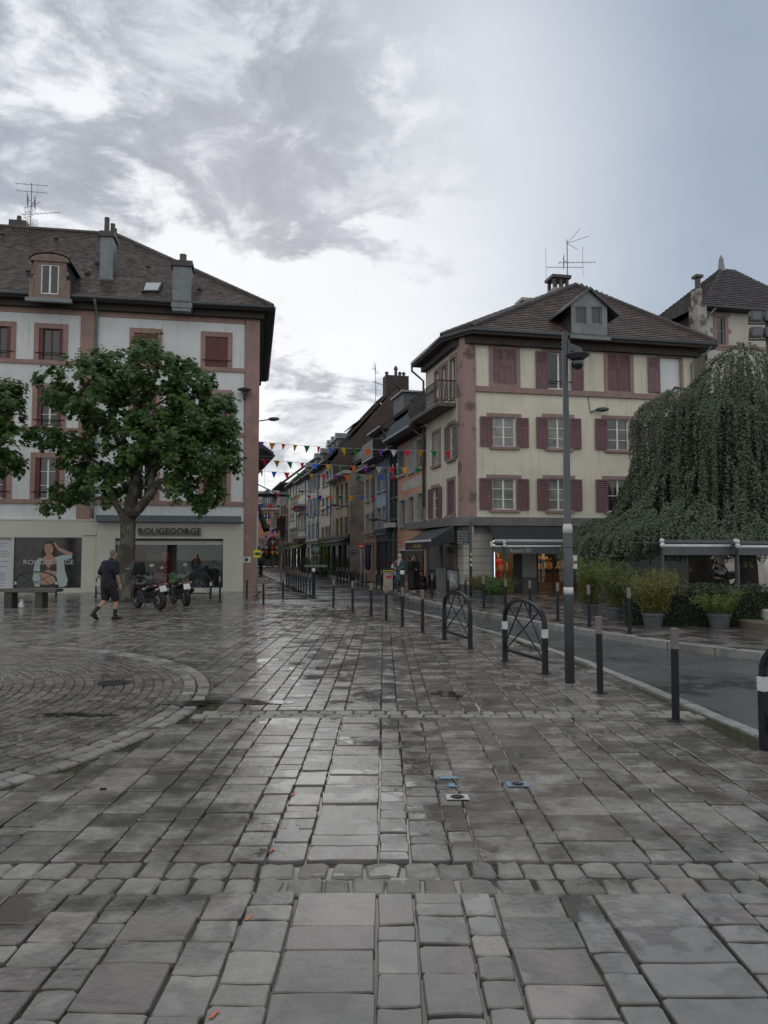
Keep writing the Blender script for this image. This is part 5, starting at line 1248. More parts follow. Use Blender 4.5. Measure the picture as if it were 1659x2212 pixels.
# blue house
r, F, L_, rg = street_house('pale blue house with a dark balcony and grey gable', 841, 812, 9.1, BLU,
  [(A4,790,862,830,1085,wl(sh='c',shm=LV,style='full',closed=True)), (A4,862,805,897,1070,wl(nz=1)), (R3,1115,952,1140,1110,wl()), (R3,1160,932,1184,1095,wl()), (R3,1112,1248,1140,1450,wl()), (R3,1156,1232,1181,1445,wl())],
  (mat('aubergine_shop',(0.05,0.045,0.055),rough=.6), GLASS, None, None), depth=10, pitch=38, sidem=mat('blue_grey_cladding',(0.15,0.185,0.22),(0.12,0.15,0.18),1.5,.7))
zb = F.sz(*A4(800,1215))[1]
ba = MB().box(.2,L_-.1,-.95,0,zb-.12,zb).build('balcony', PLASTIC_D, r); b = MB(); b.box(.2,L_-.1,-.95,-.93,zb+.02,zb+.95).box(.2,.22,-.95,0,zb+.02,zb+.95).box(L_-.12,L_-.10,-.95,0,zb+.02,zb+.95).build('railing', IRON, ba)
q = F.sz(*A4(905,400), 1.2); zz = q[1]
b = MB(); b.box(L_*.15,L_*.85,1.0,4.2,10.0,11.3); dmb = b.build('dormer', SLATE_P, r); MB().box(L_*.1,L_*.9,.85,4.3,11.3,11.4).build('dormer_roof', W_GREY, dmb); window(r, L_*.32,L_*.68,10.15,11.2, y=.93, nx=2, nz=1, frame=W_WHITE)
# beige house
street_house('narrow beige house with four windows and a salmon shop', 812, 787, 7.2, BEI,
  [(R3,1022,1012,1045,1185,wl()), (R3,1062,992,1086,1165,wl()), (R3,1022,1298,1045,1470,wl()), (R3,1062,1287,1086,1460,wl())], (mat('salmon_shop',(0.40,0.24,0.19),rough=.7), GLASS2, None, None), pitch=36)
# house with arched windows, after the side street
r, F, L_, rg = street_house('tan house with arched upper windows and bare grey side wall', 756, 716.7, 7.75, TAN,
  [(R3,775,1062,797,1235,wl(frame=BRN,nz=1,sur=TAN)), (R3,812,1050,833,1220,wl(frame=BRN,nz=1,sur=TAN)), (R3,848,1036,869,1208,wl(frame=BRN,nz=1,sur=TAN)), (R3,772,1332,793,1495,wl(frame=BRN,nz=1,sur=TAN)), (R3,808,1324,830,1490,wl(frame=BRN,nz=1,sur=TAN)), (R3,843,1317,866,1490,wl(frame=BRN,nz=1,sur=TAN))],
  (PLASTIC_D, GLASS, AWN, None), depth=9, pitch=36, sidem=GBR)
for x0, y0, x1 in ((775,1062,797),(812,1050,833),(848,1036,869)):
    a, z = F.sz(*R3(x0-4,y0)); c = F.sz(*R3(x1+4,y0))[0]; rr = (c-a)/2; b = MB()
    b.tube([((a+c)/2-rr*cos(v),-.06,z+rr*sin(v)*.75) for v in [pi*k/10 for k in range(11)]], .07, 6); b.build('arch', mat('pale_stone',(0.42,0.39,0.34),(0.3,0.28,0.25),3,.8), r)
b = MB(); b.box(-.1,L_+.12,-.55,.05,7.62,7.85); b.build('cornice', MATS['pale_stone'], r)
MB().box(L_*.35,L_*.85,1.2,4.4,8.3,9.7).build('dormer', ZINC_D, r); MB().prism([(L_*.3,1.0,9.7),(L_*.3,2.6,10.1),(L_*.3,4.4,9.8),(L_*.3,4.4,9.7)],(L_*.6,0,0)).build('dormer_roof', ZINC, r); window(r, L_*.5,L_*.7,8.5,9.5, y=1.12, nx=1, nz=1, frame=W_GREY)
MB().tube([(L_+.02,1.5,3.0),(L_+.02,1.6,6.5),(L_+.02,.4,7.3)],.02,5).build('cable', IRON, r)
# tall ivory house with the brown gable
ws = [(A3,x0,y0,x1,y1,wl(frame=SH_RED,nz=2,sur=W_GREY)) for x0,y0,x1,y1 in ((900,548,928,715),(948,518,977,695),(1003,488,1031,668),(893,872,919,1066),(945,857,971,1064),(996,838,1023,1045),(888,1256,915,1430),(935,1248,962,1425),(978,1240,1002,1420))]
r, F, L_, rg = street_house('tall ivory house with a steep roof, brown clad gable and dark red windows', 716.7, 690, 9.5, IVO, ws, (mat('green_shop',(0.10,0.14,0.03),(0.08,0.11,0.025),2,.6), GLASS, None, None), depth=11.0, pitch=50, sidem=BROWN_CL, ov=.6)
MB().box(0,L_,-.08,.02,5.75,5.95).build('string_course', IVO, r)
b = MB()
for k in range(46):
    y = .1+k*.235; zt = 9.5+math.tan(radians(50))*min(y, 11-y)-.2
    b.box(L_,L_+.035,y-.03,y+.03,6.0,zt)
tag(b.build('cladding_battens', BROWN_CL, r), kind='stuff')
cb = MB().box(L_-1.3,L_-.15,4.6,6.6,rg-1.6,rg+.9).build('chimney', mat('sooty_render',(0.06,0.045,0.04),(0.04,0.032,0.03),2,.85), r)
for k, (y, h) in enumerate(((4.8,.45),(5.6,1.0),(5.95,.5),(6.3,.5))): MB().lathe([(.14,0),(.12,h*.6),(.18,h*.65),(.16,h*.8),(.03,h)],10,(L_-.7,y,rg+.88)).build('chimney_pot', TILE_D, cb)
def dormer(r, L_, x, w, y, zb, zt, roofm=ZINC_D):
    d = MB().box(x-w/2,x+w/2,y,y+(zt-zb)*1.6,zb,zt).build('dormer', SLATE_P, r); MB().prism([(x-w/2-.15,y-.15,zt),(x+w/2+.15,y-.15,zt),(x,y-.15,zt+w*.45)],(0,(zt-zb)*1.6+.6,0)).build('dormer_roof', roofm, d)
    window(r, x-w*.33, x+w*.33, zb+.15, zt-.08, y=y-.06, nx=2, nz=1, frame=W_WHITE)
for x in (.22, .55, .86): dormer(r, L_, L_*x, 1.25, .55, 10.0, 11.4)
for k in range(3):
    xx = L_*.35+k*.55; MB().box(xx,xx+.12,2.4,2.5,12.1,12.75).build('loft_post', FASCIA, r)
MB().prism([(L_*.25,1.9,12.75),(L_*.25,4.0,14.2),(L_*.25,4.0,14.1),(L_*.25,1.9,12.65)],(L_*.6,0,0)).build('loft_roof', TILE_D, r)
antenna(F.M @ Vector((L_-1.0,3.9,rg-1.6)), 3.6, 'TV antenna beside the big chimney of the ivory house', [('yagi',2.0,1.7,radians(60)),('bar',3.0,2.0,radians(76)),('vee',2.95,-.9,radians(76)),('vee',1.2,.6,radians(60))])
# blue-shuttered house
ws = [(A3,x0,y0,x1,y1,wl(frame=W_GREY,sur=PAL,sh='lr',shm=BLS,style='full',shw=.42)) for x0,y0,x1,y1 in ((722,592,750,780),(768,562,795,755),(821,547,850,737),(718,882,745,1105),(766,868,795,1105),(821,850,848,1082))]
ws += [(A3,x0,y0,x1,y1,wl(sur=PAL,sh='c',shm=BLS,style='full',closed=True)) for x0,y0,x1,y1 in ((708,1208,745,1450),(755,1200,800,1450))] + [(A3,817,1192,848,1440,wl())]
r, F, L_, rg = street_house('pale house with light blue shutters and ornate window heads', 690, 662.5, 9.55, PAL, ws, (GRW, GLASS, None, None), pitch=45)
for x in (.3, .75): dormer(r, L_, L_*x, 1.2, .5, 10.0, 11.2)
for w in ws:
    a, z = F.sz(*A3(w[1]-3,w[2])); c = F.sz(*A3(w[3]+3,w[2]))[0]; MB().prism([(a,-.05,z+.05),((a+c)/2,-.05,z+.42),(c,-.05,z+.05)],(0,.08,0)).build('window_head', W_GREY, r)
t = thing('round_shop_sign', 'green hanging sign with a round blue and white emblem', 'sign', F.M @ Vector((L_*.98,-.3,0)), ROWA+radians(70)); zz = F.sz(*A3(810,1535), -.3)[1]
MB().box(-.42,.42,-.03,.03,zz-.45,zz+.45).build('board', flat('sign_green',(0.03,0.10,0.05)), t); b = MB(); b.M = Matrix.Translation((0,-.03,zz)) @ Matrix.Rotation(pi/2,4,'X'); b.lathe([(.31,0),(.31,.015)],20); b.build('disc', W_PAINT, t); b = MB(); b.M = Matrix.Translation((0,-.046,zz)) @ Matrix.Rotation(pi/2,4,'X'); b.lathe([(.24,0),(.24,.006)],20); b.build('emblem', flat('sign_blue',(0.05,0.16,0.32)), t); shape_ = MB().box(-.18,.2,-.058,-.052,zz-.03,zz+.1).box(-.05,.12,-.058,-.052,zz-.16,zz-.03).build('emblem_mark', W_PAINT, t)
# balcony house
ws = [(A3,x0,y0,x1,y1,wl(frame=W_GREY,sur=GRW,nz=1)) for x0,y0,x1,y1 in ((588,732,606,832),(626,708,642,805),(664,690,681,790),(580,1085,600,1280),(618,1075,638,1275),(653,1065,672,1270))]
r, F, L_, rg = street_house('white house with two carved stone balconies', 662.5, 642.7, 9.6, PAL, ws, (mat('purple_shop',(0.05,0.03,0.06),rough=.6), GLASS, mat('lime_awning',(0.25,0.32,0.06),rough=.7), None), pitch=45)
for zz in (F.sz(*A3(600,985))[1], F.sz(*A3(600,1385))[1]):
    ba = MB().box(L_*.1,L_*.95,-1.0,0,zz-.2,zz).box(L_*.2,L_*.85,-.7,0,zz-.5,zz-.2).build('balcony', MATS['pale_stone'], r)
    b = MB().box(L_*.1,L_*.95,-1.0,-.85,zz+.85,zz+.98)
    for k in range(12): b.lathe([(.05,0),(.09,.3),(.05,.6),(.06,.86)],6,(L_*.12+k*L_*.82/11,-.92,zz))
    b.build('balustrade', MATS['pale_stone'], ba)
dormer(r, L_, L_*.5, 1.2, .5, 10.0, 11.0)
ws = [(A3,x0,y0,x1,y1,wl(frame=W_GREY,sur=GRW,nz=2)) for x0,y0,x1,y1 in ((470,700,488,850),(512,672,530,840),(545,660,562,830),(468,965,492,1160),(505,950,528,1150),(468,1272,486,1422),(505,1266,522,1420))]
r, F, L_, rg = street_house('grey white house with plain windows near the end of the street', 642.7, 622.8, 10.0, GRW, ws, (mat('mauve_shop',(0.10,0.06,0.075),rough=.6), GLASS, None, None), pitch=42)
ws = [(A3,x0,y0,x1,y1,wl(frame=BRN,sur=GBR,nz=2)) for x0,y0,x1,y1 in ((365,705,382,800),(398,690,415,800),(428,680,444,790),(360,975,378,1095),(395,965,412,1090),(425,955,440,1085),(360,1300,378,1440),(390,1295,408,1435),(420,1290,436,1430))]
r, F, L_, rg = street_house('dark grey house with overhanging eaves and balcony at the street end', 622.8, 602.5, 10.6, col('dark_grey_render',(0.22,0.20,0.185)), ws, (GBR, GLASS, None, None), pitch=42, ov=.9)
zz = F.sz(*A3(360,1240))[1]; ba = MB().box(.3,L_*.7,-1.1,0,zz-.35,zz).build('balcony', PLASTIC_D, r); MB().box(.3,L_*.7,-1.1,-1.06,zz,zz+1.2).box(.3,.34,-1.1,0,zz,zz+1.2).box(L_*.7-.04,L_*.7,-1.1,0,zz,zz+1.2).build('railing', IRON, ba)
# building closing the street
YP = 128.0; p = at(545, 1100, YP); FP = Facade((p.x, p.y), radians(-6))
r = thing('pink_house', 'pink rendered house closing the far end of the street', 'house', (p.x,p.y,0), radians(-6))
q = FP.box(A3, 0, 1010, 420, 1720); L_ = q[1]-q[0]
ws = [FP.box(A3,x0,y0,x1,y1) for x0,y0,x1,y1 in ((137,1052,208,1150),(258,1050,330,1148),(135,1212,208,1310),(252,1210,322,1308),(20,1052,70,1150))]
x0 = q[0]; b = MB(); wall_holes(b, x0-4, q[1]+5, 0, q[3], ws, 0, .3); b.build('wall', PNK, r)
for w in ws: window(r, *w, nx=2, nz=2, sur=PINK_TRIM, sw=.25)
zr = FP.sz(*A3(200,770), 4)[1]
A, B, C, D = Vector((x0-4,-.6,q[3])), Vector((q[1]+5,-.6,q[3])), Vector((q[1]+5,5,zr)), Vector((x0-4,5,zr))
rf = MB().poly([A,B,C,D]).build('roof', ROOFB, r); b = MB(); tiles(b, [A,B,C,D], .45, .5, thick=.05); tag(b.build('roof_tiles', TILE, rf), kind='stuff')
dq = FP.box(A3, 150, 870, 205, 945, 1.2); d = MB().box(dq[0]-.5,dq[1]+.5,1.0,4,dq[2]-.6,dq[3]+.3).build('dormer', SLATE_P, r); MB().prism([(dq[0]-.9,.8,dq[3]+.3),(dq[1]+.9,.8,dq[3]+.3),((dq[0]+dq[1])/2,.8,dq[3]+1.6)],(0,4,0)).build('dormer_roof', ZINC_D, d); window(r, *dq, y=.9, nx=2, nz=2)
MB().box(x0-4,q[1]+5,-.15,0,0,3.4).build('shop_front', PLASTIC_D, r)
antenna(FP.M @ Vector((FP.sz(*A3(140,760),5)[0],5,zr-.3)), 9.0, 'pale TV antenna above the far pink house', [('bar',8.6,6.0,0.1),('bar',7.6,3.0,0.1)])
# left side of the street beyond the corner building
p = at(556, 1200, 52); q = Vector((-0.26,0.965,0)).normalized(); ang = atan2(q.y, q.x)
r = thing('left_street_house', 'dark narrow house edge with deep eaves beyond the left building', 'house', (p.x,p.y,0), ang)
zE_ = at(565, 985, 53).z
MB().box(0,80,0,7,0,zE_).build('wall', IVO, r)            # street face looks to local -y
MB().prism([(-.5,-1.0,zE_-.15),(80,-1.0,zE_-.15),(80,3,zE_+2.6),(-.5,3,zE_+2.6)],(0,0,.25)).build('roof', TILE_D, r); MB().box(-.5,80,-1.0,0,zE_-.3,zE_-.15).build('soffit', FASCIA, r)
MB().tube([(-.3,-1.05,zE_-.1),(80,-1.05,zE_-.1)],.1,6).build('gutter', W_GREY, r)
for k in range(4):
    for z in (4.0, 6.6): MB().box(2+k*5.5,3.1+k*5.5,-.05,.02,z,z+1.6).build('window', GLASS, r)
t = thing('banner_pole', 'black horizontal pole jutting over the street from the left', 'pole', at(552,1069,46)); 
e = at(622,1069.5,46)-at(552,1069,46); MB().tube([(0,0,0),tuple(e)],.10,8).build('pole', BLACK_M, t); e2 = at(575,1145,45)-at(552,1069,46); MB().tube([tuple(at(556,1092,46)-at(552,1069,46)),tuple(e2)],[.14,.2],8).build('furled_banner', BLACK_M, t)
e3 = at(552,1044,46)-at(552,1069,46); MB().tube([tuple(e3),tuple(e*.75)],.035,6).build('stay', IRON, t)
t = thing('shop_sign', 'white hanging shop sign with dark EVA letters in the street', 'sign', at(567,1170,48), radians(-4))
w = 14.5/FPX*48/2*1.05; h = 14/FPX*48/2; MB().box(-w,w,-.05,.05,-h,h+.05).build('board', flat('sign_grey_white',(0.36,0.38,0.38)), t); link('lettering', fit_text('EVA', w*1.6, h*.9, flat('sign_text_dark',(0.02,0.03,0.035))), t, (0,-.056,h*.25)); MB().box(-w*.75,w*.75,-.05,.05,-h*2,-h-.04).build('lower_board', W_GREY, t)
MB().box(-w*.5,w*.5,-.056,-.051,-h*.58,-h*.42).build('small_print', flat('sign_text_dark',(0.02,0.03,0.035)), t); MB().box(-w-.6,-w,-.03,.03,h*.6,h*.75).build('bracket', IRON, t)
# street light heads on the right-hand houses
s_, z_ = FS.sz(*A3(875,800)); street_arm(FS.M @ Vector((s_,-.05,z_)), ROWA, 'street light arm on the ivory house', 1.9)
s_, z_ = FS.sz(*A3(1255,940)); street_arm(FS.M @ Vector((s_,-.05,z_-.2)), ROWA, 'short dark lamp bracket on the tan house', 1.2)
s_, z_ = FS.sz(*A5(690,310)); street_arm(FS.M @ Vector((s_,-.05,z_)), ROWA, 'thin lamp arm low on the pale blue house', .9)

# ================================================================ BUNTING
FLAGC = {'g':(0.02,0.30,0.08),'r':(0.75,0.03,0.06),'b':(0.02,0.22,0.80),'y':(0.85,0.55,0.02),'o':(0.85,0.22,0.04),'p':(0.22,0.06,0.42),'w':(0.6,0.6,0.62),'t':(0.50,0.30,0.04)}
def flagmat(k):
    n = 'flag_cloth_'+k
    if n in MATS: return MATS[n]
    m = mat(n, FLAGC[k], rough=.7); N = m.node_tree.nodes; L = m.node_tree.links; bs = N['Principled BSDF']; tr = N.new('ShaderNodeBsdfTranslucent'); tr.inputs[0].default_value = (*FLAGC[k],1); mx = N.new('ShaderNodeMixShader'); mx.inputs[0].default_value = .5
    L.new(bs.outputs[0], mx.inputs[1]); L.new(tr.outputs[0], mx.inputs[2]); L.new(mx.outputs[0], N['Material Output'].inputs[0]); return m
random.seed(17); CORD = flat('bunting_cord', (0.4,0.41,0.43))
STR = [((130,702),35.6,(1762,776),38,'ptrtgrbygopwrtgrby','uppermost string of coloured pennants across the street mouth'),
       ((150,845),36.2,(1510,918),34,'rtgrbygopwrygrbygo','second string of coloured pennants from the top'),
       ((128,938),37.5,(1300,978),32,'tbrgtrpogybrgyrwp','third string of coloured pennants from the top'),
       ((185,1122),46,(1130,1142),30,'brgyrpogybrgyrwpb','fourth string of coloured pennants from the top, lower across the street'),
       ((140,1210),54,(810,1222),26,'brgyrpoybrgyrbgoy','fifth string of coloured pennants from the top, in front of the balconies'),
       ((150,1275),66,(640,1290),24,'rogtyrbgyrgbywro','sixth string of coloured pennants from the top, far down the street'),
       ((150,1300),80,(520,1302),24,'yrbgoyrgbywrgyro','seventh string of coloured pennants, farthest of the long ones')]
for (pl, Yl, pr_, nf, colors, lab) in STR:
    a = at(*R3(*pl), Yl); s_, z_ = FS.sz(*R3(*pr_)); c = FS.M @ Vector((s_, -.02, z_))
    t = thing('bunting', lab, 'bunting', a, 0, 'bunting strings over the street'); v = c-a; L_ = v.length; n = max(8, int(L_/.62)); sag = L_*.012
    P = lambda u: v*u + Vector((0,0,-4*sag*u*(1-u)))
    MB().tube([P(k/24) for k in range(25)], .008, 4).build('cord', CORD, t)
    d = v.normalized()
    for k in range(n):
        p0 = P((k+.35)/n); sz_ = .15*random.uniform(.9,1.1); yaw = random.uniform(-.9,.9); tilt = random.uniform(-.35,.35)
        e = Matrix.Rotation(yaw,3,'Z') @ d; up = Vector((tilt*e.y, -tilt*e.x, -1)).normalized()
        MB().prism([p0-e*sz_, p0+e*sz_, p0+up*sz_*2.3+e*random.uniform(-.03,.03)], e.cross(up)*.004).build('pennant', flagmat(colors[k % len(colors)]), t)
# short drops of pennants at the far end
for j, px in enumerate((172, 205, 258, 292)):
    a = at(*R3(px,1365), 100); t = thing('hanging_bunting', 'short hanging string of pennants before the pink house, %s from the left' % ORD[j], 'bunting', a, 0, 'hanging bunting before the pink house')
    MB().tube([(0,0,0),(0,0,-4.6)],.012,4).build('cord', CORD, t)
    for k in range(6): MB().prism([(-.26,0,-.7*k-.3),(.26,.05,-.7*k-.3),(random.uniform(-.05,.05),.02,-.7*k-.85)],(0,.01,0)).build('pennant', flagmat('ryybrw'[(k+j)%6]), t)
# ================================================================ STREET FURNITURE
BH = 0.90
bol = thing('bollard', 'x', 'bollard')
MB().lathe([(.037,.012),(.037,.70)],16).build('post', NAVY_P, bol, smooth=False)
MB().lathe([(.0395,.70),(.0395,.895),(.034,.90),(.001,.90)],16).build('cap', STEEL, bol)
MB().lathe([(.085,0),(.085,.010),(.04,.014)],16).build('base_plate', BLACK_M, bol)
for o in ALLKIDS(bol):
    pass
places = []
def bz(Z, x, y, z=0.0):
    p = G(*Z(x, y), z); return (p.x, p.y, z)
near = [(1460,1557),(1297,1498),(913,1366),(869,1354),(834,1341.5),(802,1331.5),(762,1321.5),(720,1313)]
nl = ['nearest grey-capped bollard, at the right between lamp post and frame edge', 'grey-capped bollard just right of the lamp post'] + ['grey-capped bollard, %s to the left of the arched barriers' % ORD[k] for k in range(6)]
for p, l in zip(near, nl): places.append((bz(DD,*p), l, 'bollards along the near kerb'))
for p, l in (((569,1305),'lone bollard at the mouth of the street, right of the pink pilaster'),((533,1292),'bollard in front of the pink pilaster'),((611,1294),'bollard left of the road at the street mouth'),((475,1299),'bollard in front of the lingerie shop window')):
    places.append((bz(DD,*p), l, 'bollards by the left building'))
ys = [2000,2010,2020,2028,2040,2050,2058,2070,2085,2098,2112]
for k, (x, y) in enumerate(zip([425,447,470,497,523,550,580,612,648,683,730], ys)): places.append((bz(A3,x,y,-.03), '%s bollard from the near end of the close row along the street' % ORD[10-k], 'close row of bollards along the street'))
for k, (x, y) in enumerate([(1047,953),(868,922),(728,897),(605,875),(497,857),(400,838),(318,806),(243,800),(170,797)]): places.append((bz(R5,x,y,.10), '%s bollard from the right along the far kerb before the cream house' % ORD[k], 'bollards along the far kerb'))
for k, (x, y) in enumerate([(1243,1925),(1145,1918),(1103,1912),(1022,1897),(987,1890),(955,1883),(893,1875),(865,1870),(837,1866),(810,1861),(783,1855)]): places.append((bz(R3,x,y,.10), '%s bollard leftwards along the far kerb past the waiting women' % ORD[k], 'bollards along the far kerb down the street'))
cp = dup_many(bol, [(p, random.uniform(0,6)) for p, _, _ in places[1:]])
bol.location = places[0][0]
for o, (p, l, g) in zip([bol]+cp, places): tag(o, l, 'bollard', g); o.rotation_euler = (random.uniform(-.012,.012), random.uniform(-.012,.012), 0)
# thick posts
for (Z, x, y, r, h, cap, lab) in ((A3,778,2140,.07,1.1,'w','thick black post with a white top at the near end of the close row'),(A3,88,1870,.16,1.3,'n','thick black post beyond the pink pilaster'),(R3,1315,2010,.075,1.02,'w','stout dark post with a white cap on the far pavement before the women')):
    p = bz(Z,x,y,0 if Z is A3 else .1); t = thing('thick_post', lab, 'post', p); MB().lathe([(r,0),(r,h*.9)],16).build('post', NAVY_P, t); MB().lathe([(r*1.05,h*.9),(r*1.05,h),(r*.8,h+.03),(.001,h+.03)],16).build('cap', W_PAINT if cap == 'w' else BLACK, t)

def barrier(p0, p1, label, bands=True, H=.96, leg=.62, m=NAVY_P):
    p0, p1 = Vector(p0), Vector(p1); v = p1-p0; L_ = v.length; t = thing('arched_barrier', label, 'barrier', p0, atan2(v.y, v.x), 'arched bicycle barriers')
    r = .028
    for x in (0, L_):
        MB().box(x-.032,x+.032,-.032,.032,.01,leg).build('leg', m, t); MB().lathe([(.07,0),(.07,.012)],12,(x,0,0)).build('base_plate', BLACK_M, t)
        if bands: MB().box(x-.034,x+.034,-.034,.034,leg-.13,leg-.01).build('white_band', W_PAINT, t)
    pts = [(L_/2-(L_/2)*cos(a), 0, leg+(H-leg)*sin(a)**.8) for a in [pi*k/20 for k in range(21)]]
    b = MB()
    for k in range(20):
        a, c = Vector(pts[k]), Vector(pts[k+1]); d = (c-a).normalized(); n = Vector((-d.z,0,d.x))*.02
        if k == 0: na = n
        d2 = (Vector(pts[min(k+2,20)])-c).normalized() if k < 19 else d; n2 = (Vector((-d2.z,0,d2.x))*.02+n)/2
        b.add([a-na+Vector((0,-.03,0)),c-n2+Vector((0,-.03,0)),c+n2+Vector((0,-.03,0)),a+na+Vector((0,-.03,0)),a-na+Vector((0,.03,0)),c-n2+Vector((0,.03,0)),c+n2+Vector((0,.03,0)),a+na+Vector((0,.03,0))],[(0,1,2,3),(7,6,5,4),(3,2,6,7),(1,0,4,5)]); na = n2
    b.build('arch', m, t)
    MB().box(.03,L_-.03,-.02,.02,.16,.20).build('lower_rail', m, t)
    def arcpt(u): k = u*20; i = min(int(k), 19); return Vector(pts[i]).lerp(Vector(pts[i+1]), k-i)
    for (a, u, dy) in (((.0,0,.18), .78, .012), ((.0,0,.22), .50, -.012), ((L_,0,.18), .22, -.012), ((L_,0,.22), .50, .012)):
        q = arcpt(u); MB().tube([(a[0],dy,a[2]),(q.x,dy,q.z)],.011,6).build('strut', m, t)
    return t
barrier(G(960,1383), G(1016,1402), 'plain black arched barrier, the one farther from the lamp post', False)
barrier(G(1091,1428), G(1178,1456), 'black arched barrier with white bands beside the lamp post', True)
p = G(1653,1622); barrier(p, p+Vector((.45,-1.05,0)), 'arched barrier cut off by the right frame edge', True)
barrier(G(398,1292), G(455,1292), 'arched barrier behind the motorcycles', True)
barrier(G(33,1289), G(121,1289), 'arched barrier in front of the large shop poster', True, H=1.0)
barrier(G(207,1292), G(262,1291), 'arched barrier half hidden behind the walking man', True)

# lamp post
p = G(1231,1477); zt = at(1220,716,p.y).z
t = thing('lamp_post', 'tall grey lamp post with a round hooded lamp at the kerb', 'lamp post', p)
z1 = at(1225,1140,p.y).z
MB().lathe([(.061,0),(.059,z1),(.048,z1+.01),(.034,zt)],20).build('pole', LAMP_G, t, smooth=True)
MB().lathe([(.0615,z1-.07),(.062,z1),(.05,z1+.045),(.046,z1+.05)],20).build('collar', W_PAINT, t, smooth=True)
zb = at(1228,1276,p.y).z; MB().lathe([(.0625,zb-.045),(.0625,zb+.045)],20).build('sticker', W_PAINT, t, smooth=True)
MB().lathe([(.0608,zb+.55),(.0608,zb+.556)],20).build('seam', BLACK_M, t)
MB().lathe([(.15,0),(.15,.006),(.07,.01)],24).build('foot', mat('foot_mortar',(0.16,0.155,0.145),rough=.7), t)
zl = at(1248,768,p.y).z; lx = (1249-1222)/FPX*p.y
MB().prism([(.03,-.03,zl+.02),(.06,-.03,zl+.0),(.06,-.03,zl+.20),(.03,-.03,zl+.20)],(0,.06,0)).prism([(.06,-.022,zl+.16),(lx+.06,-.022,zl+.095),(lx+.06,-.022,zl+.06),(.06,-.022,zl+.06)],(0,.044,0)).build('arm', LAMP_G, t)
MB().lathe([(.075,-.055),(.09,-.05),(.155,.0),(.158,.012),(.10,.03),(.07,.042),(.065,.06)],28,(lx,0,zl)).build('hood', LAMP_G, t, smooth=False)
MB().ball((lx,0,zl-.105),.083,20).build('globe', mat('black_glass',(0.006,0.007,0.009),rough=.08,spec=.8), t, smooth=True)
for z in (zl+.10, zl+.17): MB().tube([(-.05,0,z),(.05,0,z)],.008,6).build('bolt', STEEL, t)
sbx = thing('sign_boxes', 'pale folded notice with a dark stripe fixed behind the lamp post', 'notice', p)
zz = at(1240,1214,p.y).z; b = MB(); b.box(.07,.125,.04,.05,zz-.085,zz+.085).build('sheet', mat('notice_cream',(0.6,0.6,0.54),rough=.6), sbx); MB().box(.082,.126,.036,.04,zz-.02,zz+.015).build('stripe', flat('notice_dark',(0.1,0.105,0.11)), sbx); MB().box(.055,.075,.03,.05,zz-.05,zz+.05).build('clamp', STEEL, sbx)
# finger post
p = G(1017,1289,.1); zt = at(1018,1128,p.y).z; sp = thing('finger_post', 'dark green direction post with five stacked arrow signs', 'sign post', p, RA)
DG = mat('sign_dark_green', (0.03,0.045,0.045), rough=.45)
MB().tube([(0,0,0),(0,0,zt-.1)],.055,12).build('post', DG, sp, smooth=True)
for k, txt in enumerate(('Place St Martin','Château-Musée','La Mairie','Gare SNCF','Office de Tourisme')):
    z0 = at(1000,1146+k*5.9,p.y).z-.1; h = .115; o = MB().box(-.53,-.06,-.015,.015,z0-h,z0).build('arrow_sign', DG, sp); link('lettering', fit_text(txt, .34, .055, GRYT), o, (-.27,-.017,z0-h/2)); MB().prism([(-.51,-.017,z0-h/2),(-.47,-.017,z0-.03),(-.47,-.017,z0-h+.03)],(0,-.002,0)).build('arrow', GRYT, o)
MB().box(.06,.12,-.02,.02,zt-.55,zt-.25).build('end_cap', W_GREY, sp)
for k, (z, m) in enumerate(((1.55,YEL),(1.35,W_PAINT),(1.15,W_PAINT))): MB().box(-.03,.03,-.062,-.055,z,z+.10).build('sticker', m, sp)
# bench, water jet
p0, p1 = G(-22,1314), G(121,1314); v = p1-p0; L_ = v.length
t = thing('bench', 'low dark bench with two block legs at the left', 'bench', p0, atan2(v.y,v.x))
DST = mat('dark_bench_stone', (0.05,0.048,0.045), (0.03,0.03,0.03), 4, .5)
MB().box(0,L_,-.05,.5,.50,.60).build('seat', mat('bench_slats',(0.09,0.085,0.075),(0.06,0.057,0.05),6,.35), t)
for a, c in ((A1(40,0)[0],A1(130,0)[0]),(A1(405,0)[0],A1(495,0)[0])):
    xa = (a+22)/143*L_; xc = (c+22)/143*L_; MB().box(xa,xc,.02,.42,0,.50).build('leg', DST, t)
JET = mat('jet_water', (0.55,0.57,0.58), rough=.2, spec=.6)
p = G(47,1313); t = thing('water_jet', 'short white water jet rising from the paving by the bench', 'fountain', p); random.seed(2)
b = MB().lathe([(.09,.0),(.10,.05),(.085,.14),(.05,.22),(.02,.27)],10); 
for k in range(len(b.v)):
    x, y, z = b.v[k]; s = 1+random.uniform(-.25,.25); b.v[k] = (x*s, y*s, z)
b.build('jet', JET, t, smooth=True); MB().lathe([(.12,0),(.12,.006)],14).build('nozzle_ring', IRON, t)
for k in range(5): MB().ball((random.uniform(-.15,.15),random.uniform(-.15,.15),random.uniform(.02,.2)),.012,6).build('drop', JET, t)
